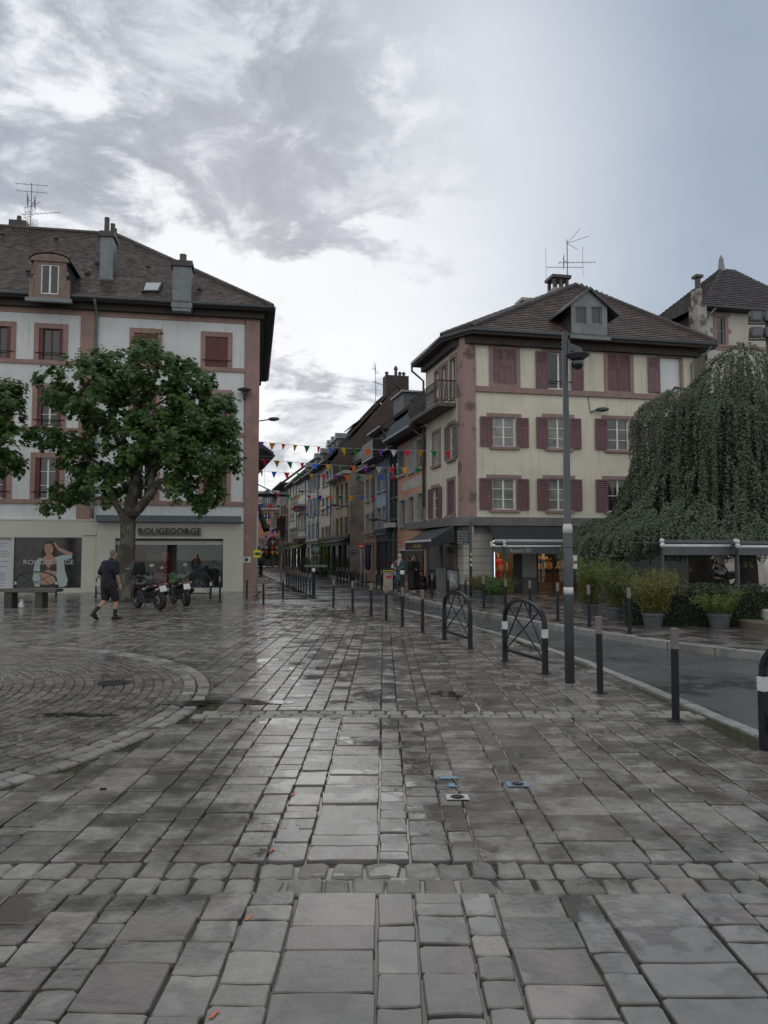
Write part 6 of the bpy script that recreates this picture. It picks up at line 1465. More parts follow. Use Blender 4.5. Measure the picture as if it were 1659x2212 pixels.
# bins with bags
p = bz(R5,263,770,.1); t = thing('waste_bag', 'clear rubbish bag on a hoop stand beside the cream house', 'rubbish bag', p)
BAGC = mat('clear_bag', (0.34,0.35,0.36),(0.14,0.16,0.18),7,.25,.5,12); BAGY = mat('yellow_bag', (0.20,0.17,0.03),(0.13,0.11,0.02),7,.3,.5,12)
def bag(t, m, w=.24, h=.95):
    b = MB(); n = 14
    prof = [(.55,.08),(.95,.18),(1.05,.4),(.95,.62),(.9,.85),(.95,1.0)]
    for i, (r, z) in enumerate(prof):
        for j in range(n): a = 2*pi*j/n; q = r*w*(1+.12*sin(3*a+i)+.06*random.uniform(-1,1)); b.v.append((q*cos(a), q*sin(a), z*h))
    b.f = [(i*n+j,i*n+(j+1)%n,(i+1)*n+(j+1)%n,(i+1)*n+j) for i in range(len(prof)-1) for j in range(n)]+[tuple(range(n))[::-1]]; b.mi = [0]*len(b.f); b.build('bag', m, t, smooth=True)
    MB().lathe([(w*.93,h),(w*1.0,h),(w*1.0,h+.04),(w*.93,h+.04)],16).build('hoop', NAVY_P, t); MB().tube([(0,w+.03,0),(0,w+.03,h)],.03,8).build('stand', NAVY_P, t)
bag(t, BAGC); p = bz(R5,296,768,.1); t = thing('waste_bag', 'yellow rubbish bag on a hoop stand beside the tiled pier', 'rubbish bag', p); bag(t, BAGY)
# no-entry sign, round sign seen from behind, yellow arrow sign, street plaque, furled parasol
def post_sign(p, h, label, m, disc_r, facing, front=None, r=.035):
    t = thing('road_sign', label, 'road sign', p, facing); MB().tube([(0,.04,0),(0,.04,h)],r,8).build('post', W_GREY, t, smooth=True)
    b = MB(); b.M = Matrix.Translation((0,-.01,h-disc_r)) @ Matrix.Rotation(pi/2,4,'X'); b.lathe([(disc_r,-.02),(disc_r,.01)],24); b.build('disc', m, t)
    if front: MB().box(-disc_r*.7,disc_r*.7,-.026,-.021,h-disc_r*1.16,h-disc_r*.84).build('bar', front, t)
    return t
p = bz(A3,1395,1990,.1); post_sign(p, at(A3(1395,1455)[0], A3(1395,1455)[1], p[1]).z-.1, 'red no entry sign with a white bar at the side street', flat('sign_red',(0.45,0.02,0.03)), .16, radians(-5), W_PAINT)
p = bz(A3,352,1970); post_sign(p, at(*A3(352,1490), p[1]).z, 'round grey road sign on a post seen from behind', mat('sign_back',(0.11,0.105,0.095),rough=.6), .26, radians(0))
p = bz(A3,30,2105); zt = at(*A3(40,1040), p[1]).z; t = thing('yellow_arrow_sign', 'yellow arrow sign on a thin grey post by the pink pilaster', 'sign', p); MB().tube([(0,0,0),(.03,0,zt)],.035,8).build('post', W_GREY, t, smooth=True)
zz = at(*A3(50,1595), p[1]).z; w = 48*.16534/FPX*p[1]; MB().box(-w*.75,w*1.15,-.06,-.04,zz-.17,zz+.17).build('board', flat('sign_yellow',(0.55,0.55,0.03)), t); MB().prism([(-w*.65,-.062,zz),(-w*.3,-.062,zz+.09),(-w*.3,-.062,zz-.09)],(0,-.003,0)).build('arrow', PBLK, t); MB().box(-w*.2,w*1.0,-.064,-.061,zz-.06,zz+.06).build('print_block', PBLK, t)
ta = row_t(756); O = CR_ + ROWD*ta; FSd = Facade(O, ROWA+pi/2)
q = FSd.box(A3,1275,1545,1340,1590,-.03); t = thing('street_name_plaque', 'blue street name plaque on the bare grey wall', 'plaque', O, ROWA+pi/2); MB().box(q[0],q[1],-.05,-.02,q[2],q[3]).build('plate', flat('plaque_blue',(0.02,0.03,0.09)), t)
w = q[1]-q[0]; link('lettering', fit_text('Rue de la', w*.55, .09, GRYT), t, ((q[0]+q[1])/2,-.053,q[3]-.13)); link('lettering', fit_text('République', w*.8, .11, GRYT), t, ((q[0]+q[1])/2,-.053,q[2]+.12))
p = bz(A3,1400,1985,.1); p = (p[0]+.35,p[1]+1.2,.1); t = thing('furled_parasol', 'tall dark blue furled parasol by the side street', 'parasol', p); zt = at(*A3(1400,1545), p[1]).z
PB = mat('navy_canvas', (0.012,0.02,0.06),(0.02,0.03,0.08),5,.7); MB().lathe([(.10,.75),(.19,1.0),(.16,1.6),(.22,2.2),(.14,zt-.3),(.03,zt-.1)],10).build('canopy', PB, t, smooth=True); MB().tube([(0,0,0),(0,0,zt-.05)],.03,8).build('pole', W_GREY, t); MB().lathe([(.3,0),(.3,.07),(.06,.09)],14).build('base', IRON, t)
# floodlights on a mast
Yf = 30.0; p = at(1657, 700, Yf); t = thing('floodlight_mast', 'cluster of square floodlights on a mast at the right edge', 'floodlights', (p.x,p.y,0))
zz = p.z; MB().tube([(0,0,.1),(0,0,zz+.4)],.07,10).build('mast', LAMP_G, t, smooth=True)
for k, z in enumerate((zz+.28, zz-.38)):
    MB().box(-.75,.75,-.04,.04,z-.30,z-.24).build('crossbar', LAMP_G, t)
    for x in (-.52, .05, .62):
        fl = MB().box(x-.22,x+.22,-.22,.02,z-.20,z+.20).build('floodlight', mat('flood_grey',(0.08,0.085,0.09),rough=.5), t); MB().box(x-.17,x+.17,-.235,-.22,z-.15,z+.15).build('lens', mat('flood_glass',(0.10,0.11,0.12),rough=.2,spec=.5), fl); MB().tube([(x-.25,-.1,z),(x-.25,0,z-.27),(x+.25,0,z-.27),(x+.25,-.1,z)],.025,6).build('yoke', LAMP_G, fl)
MB().box(-.12,.14,-.1,.1,zz-1.7,zz-1.3).build('junction_box', W_GREY, t)
# third terrace awning, nearer, right
brasserie(1431, 1590, 1179, 1199, 20.6, 'right-hand grey terrace awning with white bar and script name', 'Brasserie 1801', 1581, 1632, back=1.4)
brasserie(1594, 1720, 1181, 1199, 20.7, 'grey terrace awning cut off by the right frame edge', None, 0, 0, back=1.4)
# round stone steps with pale pedestal at the right edge
p = G(1600,1368,.1); c = Vector((.4738*(p.y+1.0)+1.5, p.y+1.0, .1)); t = thing('stone_fountain', 'round stone steps with a pale pedestal at the right edge', 'fountain', c)
STN = mat('mossy_stone', (0.13,0.115,0.09),(0.09,0.085,0.06),3,.85,.5,10); PST = mat('pale_pedestal', (0.55,0.53,0.48),(0.45,0.43,0.38),3,.7)
MB().lathe([(1.5,0),(1.5,.15),(1.46,.18)],40).build('lower_step', STN, t); MB().lathe([(1.02,.18),(1.02,.36),(.98,.40)],36).build('upper_step', PST, t)
MB().lathe([(.82,.4),(.80,.5),(.86,.75),(.91,1.05),(.92,1.25),(.86,1.45),(.6,1.55)],32).build('urn', PST, t, smooth=True)
# pale door-front and wall seen under the awnings
b0 = at(1350, 1250, 34.5); FW = Facade((b0.x,b0.y), RA)
t = thing('terrace_building', 'pale ground-floor wall with doors behind the terrace', 'building', (b0.x,b0.y,0), RA); L_ = FW.sz(1680,1240)[0]
ho = [FW.box(A7,470,400,510,690), FW.box(A7,1205,400,1300,700), FW.box(A7,800,400,1020,700)]
b = MB(); wall_holes(b, -1.5, L_, .1, 3.0, [(h[0],h[1],.12,h[3]+.2) for h in ho], 0, .3); b.build('wall', mat('terrace_wall',(0.42,0.41,0.385),(0.36,0.35,0.33),2,.8), t)
for h in ho: MB().box(h[0],h[1],.2,.25,.12,h[3]+.2).build('door', PLASTIC_D if h is not ho[1] else mat('brown_door',(0.13,0.095,0.075),rough=.7), t)
MB().box(FW.sz(*A7(1440,500))[0],FW.sz(*A7(1440,500))[0]+.35,-.12,0,1.45,1.95).build('letter_box', mat('box_brown',(0.1,0.075,0.055),rough=.6), t)
MB().box(-1.5,L_,-.25,.0,2.95,3.1).build('cornice', ZINC_D, t)
# ================================================================ TREES AND PLANTS
def leaf_mat(name, c, c2, tr=.35, rough=.45):
    m = bpy.data.materials.new(name); m.use_nodes = True; N = m.node_tree.nodes; L = m.node_tree.links; bs = N['Principled BSDF']; MATS[name] = m
    geo = N.new('ShaderNodeNewGeometry'); mx = N.new('ShaderNodeMix'); mx.data_type = 'RGBA'; L.new(geo.outputs['Random Per Island'], mx.inputs[0]); mx.inputs[6].default_value = (*c,1); mx.inputs[7].default_value = (*c2,1)
    L.new(mx.outputs[2], bs.inputs['Base Color']); bs.inputs['Roughness'].default_value = rough; bs.inputs['Specular IOR Level'].default_value = .5
    t = N.new('ShaderNodeBsdfTranslucent'); L.new(mx.outputs[2], t.inputs[0]); ms = N.new('ShaderNodeMixShader'); ms.inputs[0].default_value = tr
    L.new(bs.outputs[0], ms.inputs[1]); L.new(t.outputs[0], ms.inputs[2]); L.new(ms.outputs[0], N['Material Output'].inputs[0]); return m
PLANE = leaf_mat('plane_leaf', (0.035,0.078,0.02), (0.105,0.19,0.042), .42)
BEECH = leaf_mat('weeping_leaf', (0.06,0.09,0.052), (0.13,0.17,0.105), .35)  # greens lightened and greyed, haze over the tree put into the leaf colour
BAMB = leaf_mat('bamboo_leaf', (0.10,0.13,0.03), (0.17,0.20,0.055), .4)
BAMD = leaf_mat('dry_bamboo_leaf', (0.17,0.13,0.06), (0.11,0.12,0.035), .4)
HEDG = leaf_mat('hedge_leaf', (0.022,0.045,0.02), (0.045,0.075,0.032), .25)
BARK = mat('plane_bark', (0.05,0.044,0.036),(0.105,0.098,0.08),3.5,.85,.6,9,contrast=(.48,.56)); BARK2 = mat('dark_bark', (0.05,0.043,0.038),(0.08,0.07,0.06),5,.9,.7,10)
LOBE = [(0,-.5),(.12,-.22),(.42,-.30),(.26,-.02),(.55,.16),(.2,.2),(.0,.62),(-.2,.2),(-.55,.16),(-.26,-.02),(-.42,-.30),(-.12,-.22)]
def add_leaf(mb, p, n, sz, shape='lobed', roll=None):
    n = Vector(n).normalized(); u = n.orthogonal().normalized(); u = Matrix.Rotation(random.uniform(0,2*pi) if roll is None else roll, 3, n) @ u; w = n.cross(u)
    b = len(mb.v)
    if shape == 'lobed':
        mb.v += [tuple(p)] + [tuple(p + u*x*sz + w*y*sz + n*(-.25*sz*(abs(x)+abs(y-.1)*.6))) for x, y in LOBE]
        k = len(LOBE); mb.f += [(b, b+1+i, b+1+(i+1)%k) for i in range(k)]; mb.mi += [0]*k
    elif shape == 'oval':
        mb.v += [tuple(p - w*sz*.5), tuple(p + u*sz*.34 + n*sz*.06), tuple(p + w*sz*.55), tuple(p - u*sz*.34 + n*sz*.06)]; mb.f.append((b,b+1,b+2,b+3)); mb.mi.append(0)
    else:
        mb.v += [tuple(p), tuple(p + w*sz*.5 + u*sz*.07), tuple(p + w*sz), tuple(p + w*sz*.5 - u*sz*.07)]; mb.f.append((b,b+1,b+2,b+3)); mb.mi.append(0)
def rand_dir():
    while True:
        v = Vector((random.uniform(-1,1),random.uniform(-1,1),random.uniform(-1,1)))
        if .05 < v.length < 1: return v.normalized()
def plane_tree(label, base, Y, lobes, limbs, n_per=1.0, trunk=True):
    t = thing('plane_tree', label, 'tree', base); o = Vector(base)
    mb = MB(); twig = MB()
    for (px, py, rx, ry) in lobes:
        dy = random.uniform(-.9,.9); c = at(px, py, Y+dy); k = (Y+dy)/FPX; RX, RZ = rx*k, ry*k; RY = (RX+RZ)/2*1.15
        n = int(720*n_per*(RX*RZ+RX*RY+RY*RZ)/2.2)
        # sprays of leaves: sub-clumps over the lobe so that the outline is uneven
        for s in range(max(6, n//24)):
            d = rand_dir(); rr = random.uniform(.62,1.12); q = c + Vector((d.x*RX*rr, d.y*RY*rr, d.z*RZ*rr))
            if q.y > Y+2.6: continue
            sr = random.uniform(.16,.36)
            for _ in range(random.randint(14,30)):
                e = rand_dir(); p = q + e*sr*random.random()**.5
                nn = (e*.5 + d*.5 + Vector((0,-.25,.75)) + rand_dir()*.55); add_leaf(mb, p-o, nn, random.uniform(.15,.25))
        for _ in range(3):
            d = rand_dir(); twig.tube([c-o, c-o+Vector((d.x*RX*.5,d.y*RY*.5,d.z*RZ*.4+.1)), c-o+Vector((d.x*RX*.95,d.y*RY*.95,d.z*RZ*.95))], [.05,.03,.012], 5)
    cr = mb.build('crown', PLANE, t); tag(twig.build('branches', BARK2, t), kind='stuff')
    if trunk:
        def P(px, py, y=0): return at(px, py, Y+y)-o
        b = MB(); 
        pts = [P(275,1304),P(275,1290),P(274,1230),P(276,1170),P(277,1120),P(284,1085),P(292,1040),P(300,980)]
        b.tube(pts, [.40,.31,.28,.265,.27,.22,.17,.12], 14)
        for v in range(len(b.v)):
            x, y, z = b.v[v]; d = mnoise.noise(Vector((x*3,y*3,z*1.6)))*.05; a = Vector((x,y,0)); b.v[v] = (x*(1+d), y*(1+d), z)
        for l in limbs: b.tube([P(*q) for q in l[0]], l[1], 10)
        b.build('trunk', BARK, t, smooth=True)
    return t
random.seed(44)
YT = 27.0; base = at(275, 1300, YT); base.z = 0
lob = [(312,795,88,62),(250,790,60,40),(180,835,88,58),(120,850,35,35),(235,885,100,60),(330,880,90,65),(415,835,62,62),(430,900,80,70),(345,950,95,60),(440,975,72,70),(480,920,38,60),(490,1000,28,40),(105,940,38,34),(150,960,45,35),(195,1000,62,40),(150,1062,48,30),(115,1092,22,14),(215,1055,52,36),(265,1020,45,35),(430,1055,58,36),(440,1092,22,14),(375,1055,26,20),(370,1000,60,45),(290,960,60,50)]
limbs = [([(277,1125,0),(262,1108,-.2),(248,1085,-.4),(225,1075,-.6),(195,1078,-.7)],[.16,.13,.10,.08,.05]),
         ([(276,1118,0),(300,1100,-.3),(322,1070,-.4),(345,1040,-.3),(380,1035,-.2),(415,1045,-.2)],[.20,.17,.15,.12,.09,.05]),
         ([(322,1072,-.4),(330,1020,-.2),(345,960,0),(360,900,0)],[.13,.11,.08,.05]),([(340,1045,-.3),(352,1060,-.5),(372,1058,-.6),(400,1062,-.6)],[.08,.06,.05,.03]),
         ([(292,1040,0),(270,980,.2),(235,920,.2),(200,880,.2)],[.13,.1,.07,.04]),([(300,985,0),(310,900,.1),(312,820,.1)],[.12,.08,.04]),([(250,1087,-.4),(235,1040,-.3),(210,1000,0),(170,970,0)],[.09,.07,.05,.03])]
plane_tree('pollarded plane tree with dense green crown before the lingerie shop', base, YT, lob, limbs)
base2 = at(-75, 1300, YT-1); base2.z = 0
plane_tree('plane tree crown reaching in from the left frame edge', base2, YT-1, [(0,850,44,52),(10,905,42,42),(-30,880,60,70),(15,955,38,40),(20,1000,34,26),(-25,990,50,40),(-60,930,60,70)], [], trunk=False)
MB().tube([Vector((0,0,0)),at(-73,1170,YT-1)-base2,at(-68,1090,YT-1)-base2,at(-40,1000,YT-1)-base2],[.33,.27,.25,.1],12).build('trunk', BARK, [o for o in COL.objects if o.name.startswith('plane_tree')][-1], smooth=True)
b = MB(); 
for k in range(420):
    a = random.uniform(0,2*pi); r = random.uniform(.25,.95); p = Vector((base.x+r*cos(a)*1.3, base.y+r*sin(a)*.7, .01)); h = random.uniform(.03,.09); q = rand_dir()*.03
    b.add([p-Vector((.008,0,0)), p+Vector((.008,0,0)), p+Vector((q.x,q.y,h))],[(0,1,2)])
tag(b.build('grass_tuft', HEDG), 'thin grass round the foot of the plane tree', 'grass', kind='stuff')

# weeping tree
random.seed(8)
YW = 25.0; c = at(1612, 1300, YW); wb = Vector((c.x, YW, .1)); t = thing('weeping_tree', 'large weeping tree with hanging curtains of leaves at the right', 'tree', wb)
HT = [(0,8.9),(.8,8.4),(1.9,6.9),(2.9,6.1),(3.3,4.7),(4.0,3.6),(5.3,2.7),(5.7,2.3)]
def top_h(r):
    for (a, ha), (b_, hb) in zip(HT, HT[1:]):
        if a <= r <= b_: return ha+(hb-ha)*(r-a)/(b_-a)
    return HT[-1][1]
mb = MB(); st = MB(); limb = MB()
def strand(p, L_, out):
    q = Vector(p); d = Vector((out.x*.5, out.y*.5, .15)); seg = .09; n = int(L_/seg); pts = [q.copy()]
    sway = Vector((random.uniform(-.12,.12), random.uniform(-.12,.12), 0))
    for i in range(n):
        d = (d + Vector((sway.x*.1, sway.y*.1, -.22))).normalized() if i < 12 else (Vector((sway.x*.35+random.uniform(-.10,.10), sway.y*.35+random.uniform(-.10,.10), -1))).normalized()
        q = q + d*seg; 
        if q.z+.1 < 1.55+.35*mnoise.noise(Vector((p.x,p.y,0))): break
        if i % 5 == 0: pts.append(q.copy())
        for _ in range(3):
            s = rand_dir()*.055; add_leaf(mb, q+s, Vector((s.x*5+out.x*.5, s.y*5+out.y*.5-.2, .55))+rand_dir()*.5, random.uniform(.055,.10), 'oval')
    if len(pts) > 1: st.tube(pts, .006, 3, False)
for k in range(3500):
    a = random.uniform(0, 2*pi); r = 5.7*sqrt(random.random())
    lump = .95+.10*mnoise.noise(Vector((cos(a)*2.2, sin(a)*2.2, r*.8)))+.06*sin(a*5+1.0)
    x, y = r*cos(a), r*sin(a)*.6
    if y > 1.8 or (y < .25 and mnoise.noise(Vector((x*1.5+9,y*1.5,4))) < -.02-.3*random.random()): continue
    h = top_h(min(r/lump, 5.7))*(1+.05*mnoise.noise(Vector((x*1.1,y*1.1,3))))
    if abs(x+2.3) < .5 and abs(y) < 1.2: h = max(h, 7.0)
    strand(Vector((x,y,h-.15)), (random.uniform(1.6,4.6) if y < .25 else random.uniform(3.5,6.5)) if r < 4 else random.uniform(.8,2.0), Vector((cos(a),sin(a),0)))
mb.build('crown', BEECH, t); tag(st.build('hanging_twigs', BARK2, t), kind='stuff')
limb.tube([(0,0,-.1),(.05,0,1.2),(-.1,.1,3),(.05,.1,5.2),(.0,0,7.2),(.05,0,8.25)],[.42,.33,.29,.24,.17,.09],12)
for k in range(16):
    a = 2*pi*k/16+random.uniform(-.2,.2); r = random.uniform(1.6,4.6); h = top_h(r); z0 = random.uniform(3,7) if r < 3 else random.uniform(2.6,4.2)
    limb.tube([(0,0,z0),(r*.3*cos(a),r*.3*sin(a)*.75,z0+.9),(r*.7*cos(a),r*.7*sin(a)*.75,h+.2),(r*cos(a),r*sin(a)*.75,h-.2)],[.11,.08,.05,.02],6)
limb.tube([(-.2,0,6.5),(-1.5,0,7.1),(-2.2,0,7.2),(-2.6,0,6.7)],[.07,.06,.05,.02],6)
limb.build('trunk', BARK2, t, smooth=True)
tb = at(1612,1300,28.5); t2 = thing('tree_trunk', 'dark leaning tree trunk under the right terrace awning', 'tree', (tb.x,28.5,.1)); MB().tube([(0,0,-.05),(-.05,0,1.5),(.1,0,3.4),(.0,.1,5.0)],[.38,.32,.33,.25],12).build('trunk', BARK2, t2, smooth=True)
tb = at(1520,1300,28.5); t2 = thing('tree_trunk', 'broad dark tree trunk left of the hedge pot under the awning', 'tree', (tb.x,28.5,.1)); MB().tube([(0,0,-.05),(-.12,0,1.5),(-.2,0,3.4),(-.1,.1,5.0)],[.5,.40,.38,.3],12).build('trunk', BARK2, t2, smooth=True)

# potted bamboo
POTM = mat('grey_pot', (0.085,0.088,0.10),(0.07,0.072,0.082),4,.55); SOIL = mat('soil', (0.03,0.024,0.018), rough=.9)
def pot_plant(px, py, wpx, top, label, kind='bamboo', m=BAMB, dens=1.0, spread=1.0, potm=None, roottop=None):
    p = G(px, py, .1); k = p.y/FPX; r = wpx*k/2; h = r*1.28
    t = thing('potted_bamboo' if kind == 'bamboo' else 'potted_shrub', label, 'potted plant', (p.x,p.y,.1), 0, 'potted plants along the terrace')
    MB().lathe([(r*.72,0),(r*.80,h*.3),(r*.92,h*.78),(r*1.0,h*.80),(r*1.0,h*.98),(r*1.03,h),(r*.93,h),(r*.90,h*.9)],28).build('pot', potm or POTM, t, smooth=False)
    MB().lathe([(r*.91,h*.90),(.01,h*.92)],20).build('soil', SOIL, t)
    zt = at(px, top, p.y).z-.1; mb = MB(); stm = MB()
    ns = int(44*dens)
    for s in range(ns):
        a = random.uniform(0,2*pi); rr = r*.8*sqrt(random.random()); b0_ = Vector((rr*cos(a), rr*sin(a), h*.9)); hh = (zt-h)*random.uniform(.55,1.0); lean = Vector((cos(a),sin(a),0))*random.uniform(.05,.45)*spread*(.3+rr/r)
        pts = [b0_ + lean*(u**1.7)*1.0 + Vector((0,0,hh*u)) for u in (0,.25,.5,.75,1)]; stm.tube(pts, [.006,.005,.004,.003,.002], 4, False)
        nl = int(62*max(.5,hh))
        for i in range(nl):
            u = random.uniform(.10,1); j = min(int(u*4),3); q = pts[j].lerp(pts[j+1], u*4-j); d = rand_dir(); d.z = d.z*.4+.1
            add_leaf(mb, q+d*random.uniform(.0,.12), rand_dir()+Vector((0,0,.5)), random.uniform(.09,.17), 'long' if kind == 'bamboo' else 'oval')
    o = mb.build('foliage', m, t); stm.build('stems', BAMD, t); o['kind'] = 'stuff'; COL.objects[-1]['kind'] = 'stuff'
random.seed(77)
pot_plant(1277,1330,41,1199,'potted bamboo behind the far bollards, first right of the lamp post')
pot_plant(1333,1340,47,1203,'tall potted bamboo, second right of the lamp post', dens=1.15)
pot_plant(1411,1354,48,1222,'potted bamboo with yellowish leaves, third right of the lamp post', m=leaf_mat('yellow_bamboo_leaf',(0.16,0.165,0.035),(0.22,0.21,0.06),.4), dens=1.25, spread=1.4)
pot_plant(1554,1357,51,1268,'low sparse potted bamboo in front of the hedge', dens=.8, spread=1.7)
pot_plant(1033,1292,26,1238,'potted shrub with browning leaves beside the tiled pier', m=BAMD, dens=1.2, spread=1.3)
pot_plant(1057,1300,22,1243,'small potted shrub between two larger pots by the bakery', dens=.8, m=leaf_mat('shrub_leaf2',(0.05,0.10,0.025),(0.08,0.13,0.035)))
pot_plant(1077,1305,30,1244,'bushy bright green potted shrub by the bakery door', m=leaf_mat('shrub_leaf',(0.06,0.13,0.03),(0.10,0.18,0.045)), dens=1.5, spread=1.5)
p = bz(A3,1280,1960,.1); k = p[1]/FPX
pot_plant(*A3(1280,1965), 12, A3(1280,1790)[1], 'small green potted plant by the side street', m=BAMB, dens=.5, potm=PLASTIC_D)
# hedge of the terrace
def hedge(p0, p1, h, w, label, dens=1500, m=HEDG):
    p0, p1 = Vector(p0), Vector(p1); v = p1-p0; L_ = v.length; t = thing('hedge', label, 'hedge', p0, atan2(v.y,v.x)); mb = MB()
    for _ in range(int(dens*L_*h)):
        f = random.random(); x = random.uniform(0,L_)
        if f < .6: q = Vector((x, -w/2+random.uniform(-.05,.10), random.uniform(.02,h))); n = Vector((0,-1,.4))
        else: q = Vector((x, random.uniform(-w/2,w/2), h+random.uniform(-.12,.06))); n = Vector((0,-.2,1))
        q.z += .05*mnoise.noise(Vector((x*2,0,0))); q.y += .07*mnoise.noise(Vector((x*2.5,q.z*3,1)))
        add_leaf(mb, q, n+rand_dir()*.9, random.uniform(.035,.065), 'oval')
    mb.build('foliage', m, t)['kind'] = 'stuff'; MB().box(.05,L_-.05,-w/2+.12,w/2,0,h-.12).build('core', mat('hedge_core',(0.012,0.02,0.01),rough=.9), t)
a, c_ = G(1362,1352,.1), G(1690,1362,.1); hedge((a.x,a.y+.55,.1),(c_.x+1,c_.y+.55,.1), .86, .6, 'clipped dark hedge behind the pots along the terrace')
# green planters and tables down the street
for (x0, x1, yb, yt, lab, Yk) in ((480,560,1745,1660,'left bamboo clump in the street planter',0),(555,650,1750,1645,'middle bamboo clump in the street planter',.2),(640,735,1760,1638,'right bamboo clump in the street planter',.4)):
    p = bz(R3,(x0+x1)/2,1790,.1); k = p[1]/FPX; w = (x1-x0)*.2645*k; zt = at(*R3(x0,yt), p[1]).z; z0 = at(*R3(x0,yb+20), p[1]).z; t = thing('street_planter', lab, 'planter', p, ROWA+pi/2*0, 'planters of the street terrace'); mb = MB()
    for _ in range(1700):
        d = rand_dir(); q = Vector((d.x*w*.62, d.y*w*.5, (z0+zt)/2-.1+d.z*(zt-z0)*.62))*1.0; add_leaf(mb, q*random.uniform(.85,1.05)+Vector((0,0,0)), rand_dir()+Vector((0,0,.6)), random.uniform(.12,.22), 'long')
    mb.build('foliage', leaf_mat('planter_leaf',(0.05,0.085,0.02),(0.09,0.13,0.03)) if 'planter_leaf' not in MATS else MATS['planter_leaf'], t)['kind'] = 'stuff'; MB().box(-w*.5,w*.5,-.3,.3,0,max(.3,z0-.1)).build('box', PLASTIC_D, t)
for j, x in enumerate((560, 612, 662)):
    p = bz(R3,x,1812,.1); t = thing('terrace_table', 'small high table with a pale top before the street planters, %s from the left' % ORD[j], 'table', p, 0, 'street terrace tables'); zt = at(*R3(x,1712), p[1]).z-.1
    MB().lathe([(.42,zt-.14),(.42,zt),(.40,zt+.01)],20).build('top', W_GREY, t); MB().tube([(0,0,.02),(0,0,zt-.1)],.04,8).build('stem', IRON, t)
    for sg in (-1,1): MB().tube([(0,0,zt*.55),(sg*.35,0,.0)],.03,6).build('leg', IRON, t)
# round-headed trees at the end of the street
for j, (px, py, rx, ry) in enumerate(((590,1180,14,20),(603,1185,10,22),(578,1190,10,16))):
    Yk = 118-j*3; c = at(px, py, Yk); t = thing('street_tree', ('dark green tree before the pink house','dark green tree against the last house on the right','smaller dark green tree left of the others at the street end')[j], 'tree', (c.x,Yk,0)); mb = MB(); k = Yk/FPX
    for _ in range(1500):
        d = rand_dir()*random.uniform(.7,1.1); add_leaf(mb, Vector((d.x*rx*k, d.y*rx*k, c.z+d.z*ry*k)), rand_dir()+Vector((0,0,.6)), random.uniform(.25,.45), 'oval')
    mb.build('crown', HEDG, t); MB().tube([(0,0,0),(0,0,c.z)],[.2,.12],8).build('trunk', BARK2, t)
# ================================================================ PEOPLE
def capsule(mb, a, b, ra, rb, n=12):
    a, b = Vector(a), Vector(b); d = b-a; L_ = d.length
    if L_ < 1e-5: mb.ball(a, max(ra,rb), n); return
    d /= L_; pts = []; rs = []
    for k in range(4):
        th = -pi/2 + (pi/2)*k/3.0*.98+.02; pts.append(a + d*(sin(th)*ra)); rs.append(max(cos(th)*ra, .0015))
    for k in range(4):
        th = (pi/2)*k/3.0*.98; pts.append(b + d*(sin(th)*rb)); rs.append(max(cos(th)*rb, .0015))
    mb.tube(pts, rs, n)
def fused(parts, m, name, parent, voxel=.012, smooth=3):
    """capsules and ellipsoids melted into one continuous surface"""
    mb = MB()
    for p in parts:
        if p[0] == 'c': capsule(mb, *p[1:])
        else: mb.ball(p[1], 1.0, 16, *p[2])
    me = mb.mesh(m); o = bpy.data.objects.new('tmp', me); COL.objects.link(o)
    r = o.modifiers.new('r', 'REMESH'); r.mode = 'VOXEL'; r.voxel_size = voxel; r.use_smooth_shade = True
    s = o.modifiers.new('s', 'SMOOTH'); s.iterations = smooth; s.factor = .5
    dg = bpy.context.evaluated_depsgraph_get(); me2 = bpy.data.meshes.new_from_object(o.evaluated_get(dg)); bpy.data.objects.remove(o)
    me2.name = 'mesh'; me2.materials.clear(); me2.materials.append(m)
    me2.polygons.foreach_set('use_smooth', [True]*len(me2.polygons)); return link(name, me2, parent)
def hand(parts, w, d, side, k=1.0):
    """palm, four unequal curled fingers and a thumb leaving the side of the palm; w wrist, d pointing down the hand"""
    w = Vector(w); d = Vector(d).normalized(); f = Vector((0,1,0)); f = (f-d*f.dot(d)).normalized(); s = d.cross(f)*side
    palm = w+d*.085*k; parts.append(('c', w, palm, .024*k, .034*k)); parts.append(('c', w+d*.05*k+f*.02, palm+f*.025, .02*k, .016*k)); parts.append(('c', w+d*.05*k-f*.02, palm-f*.025, .02*k, .016*k))
    for i, l in enumerate((.068,.078,.072,.055)):
        b0_ = palm+f*(.030-.020*i)*k; m_ = b0_+d*l*.55*k+s*.008; parts.append(('c', b0_, m_, .0095*k, .009*k)); parts.append(('c', m_, m_+(d*.8-s*.55).normalized()*l*.5*k, .009*k, .0075*k))
    th = w+d*.03*k+f*.03*k; parts.append(('c', th, th+(f*.6+d*.75).normalized()*.05*k, .012*k, .010*k)); parts.append(('c', th+(f*.6+d*.75).normalized()*.05*k, th+(f*.6+d*.75).normalized()*.05*k+d*.035*k, .010*k, .008*k))
NAVYC = mat('navy_polo', (0.004,0.0055,0.015),(0.006,0.008,0.02),6,.85,.3,20); BLKC = mat('black_cloth', (0.010,0.010,0.012),(0.016,0.016,0.018),6,.85,.3,20); HAIRG = mat('grey_hair', (0.16,0.145,0.125),(0.10,0.09,0.08),30,.8,.6,60); HAIRD = mat('dark_hair', (0.012,0.010,0.009), rough=.5); SHOE = mat('dark_shoe', (0.018,0.014,0.013), rough=.6); SOLE = mat('pale_sole', (0.5,0.48,0.45), rough=.6)
SKINM = mat('skin_tone', (0.40,0.235,0.165),(0.36,0.20,0.14),8,.5)
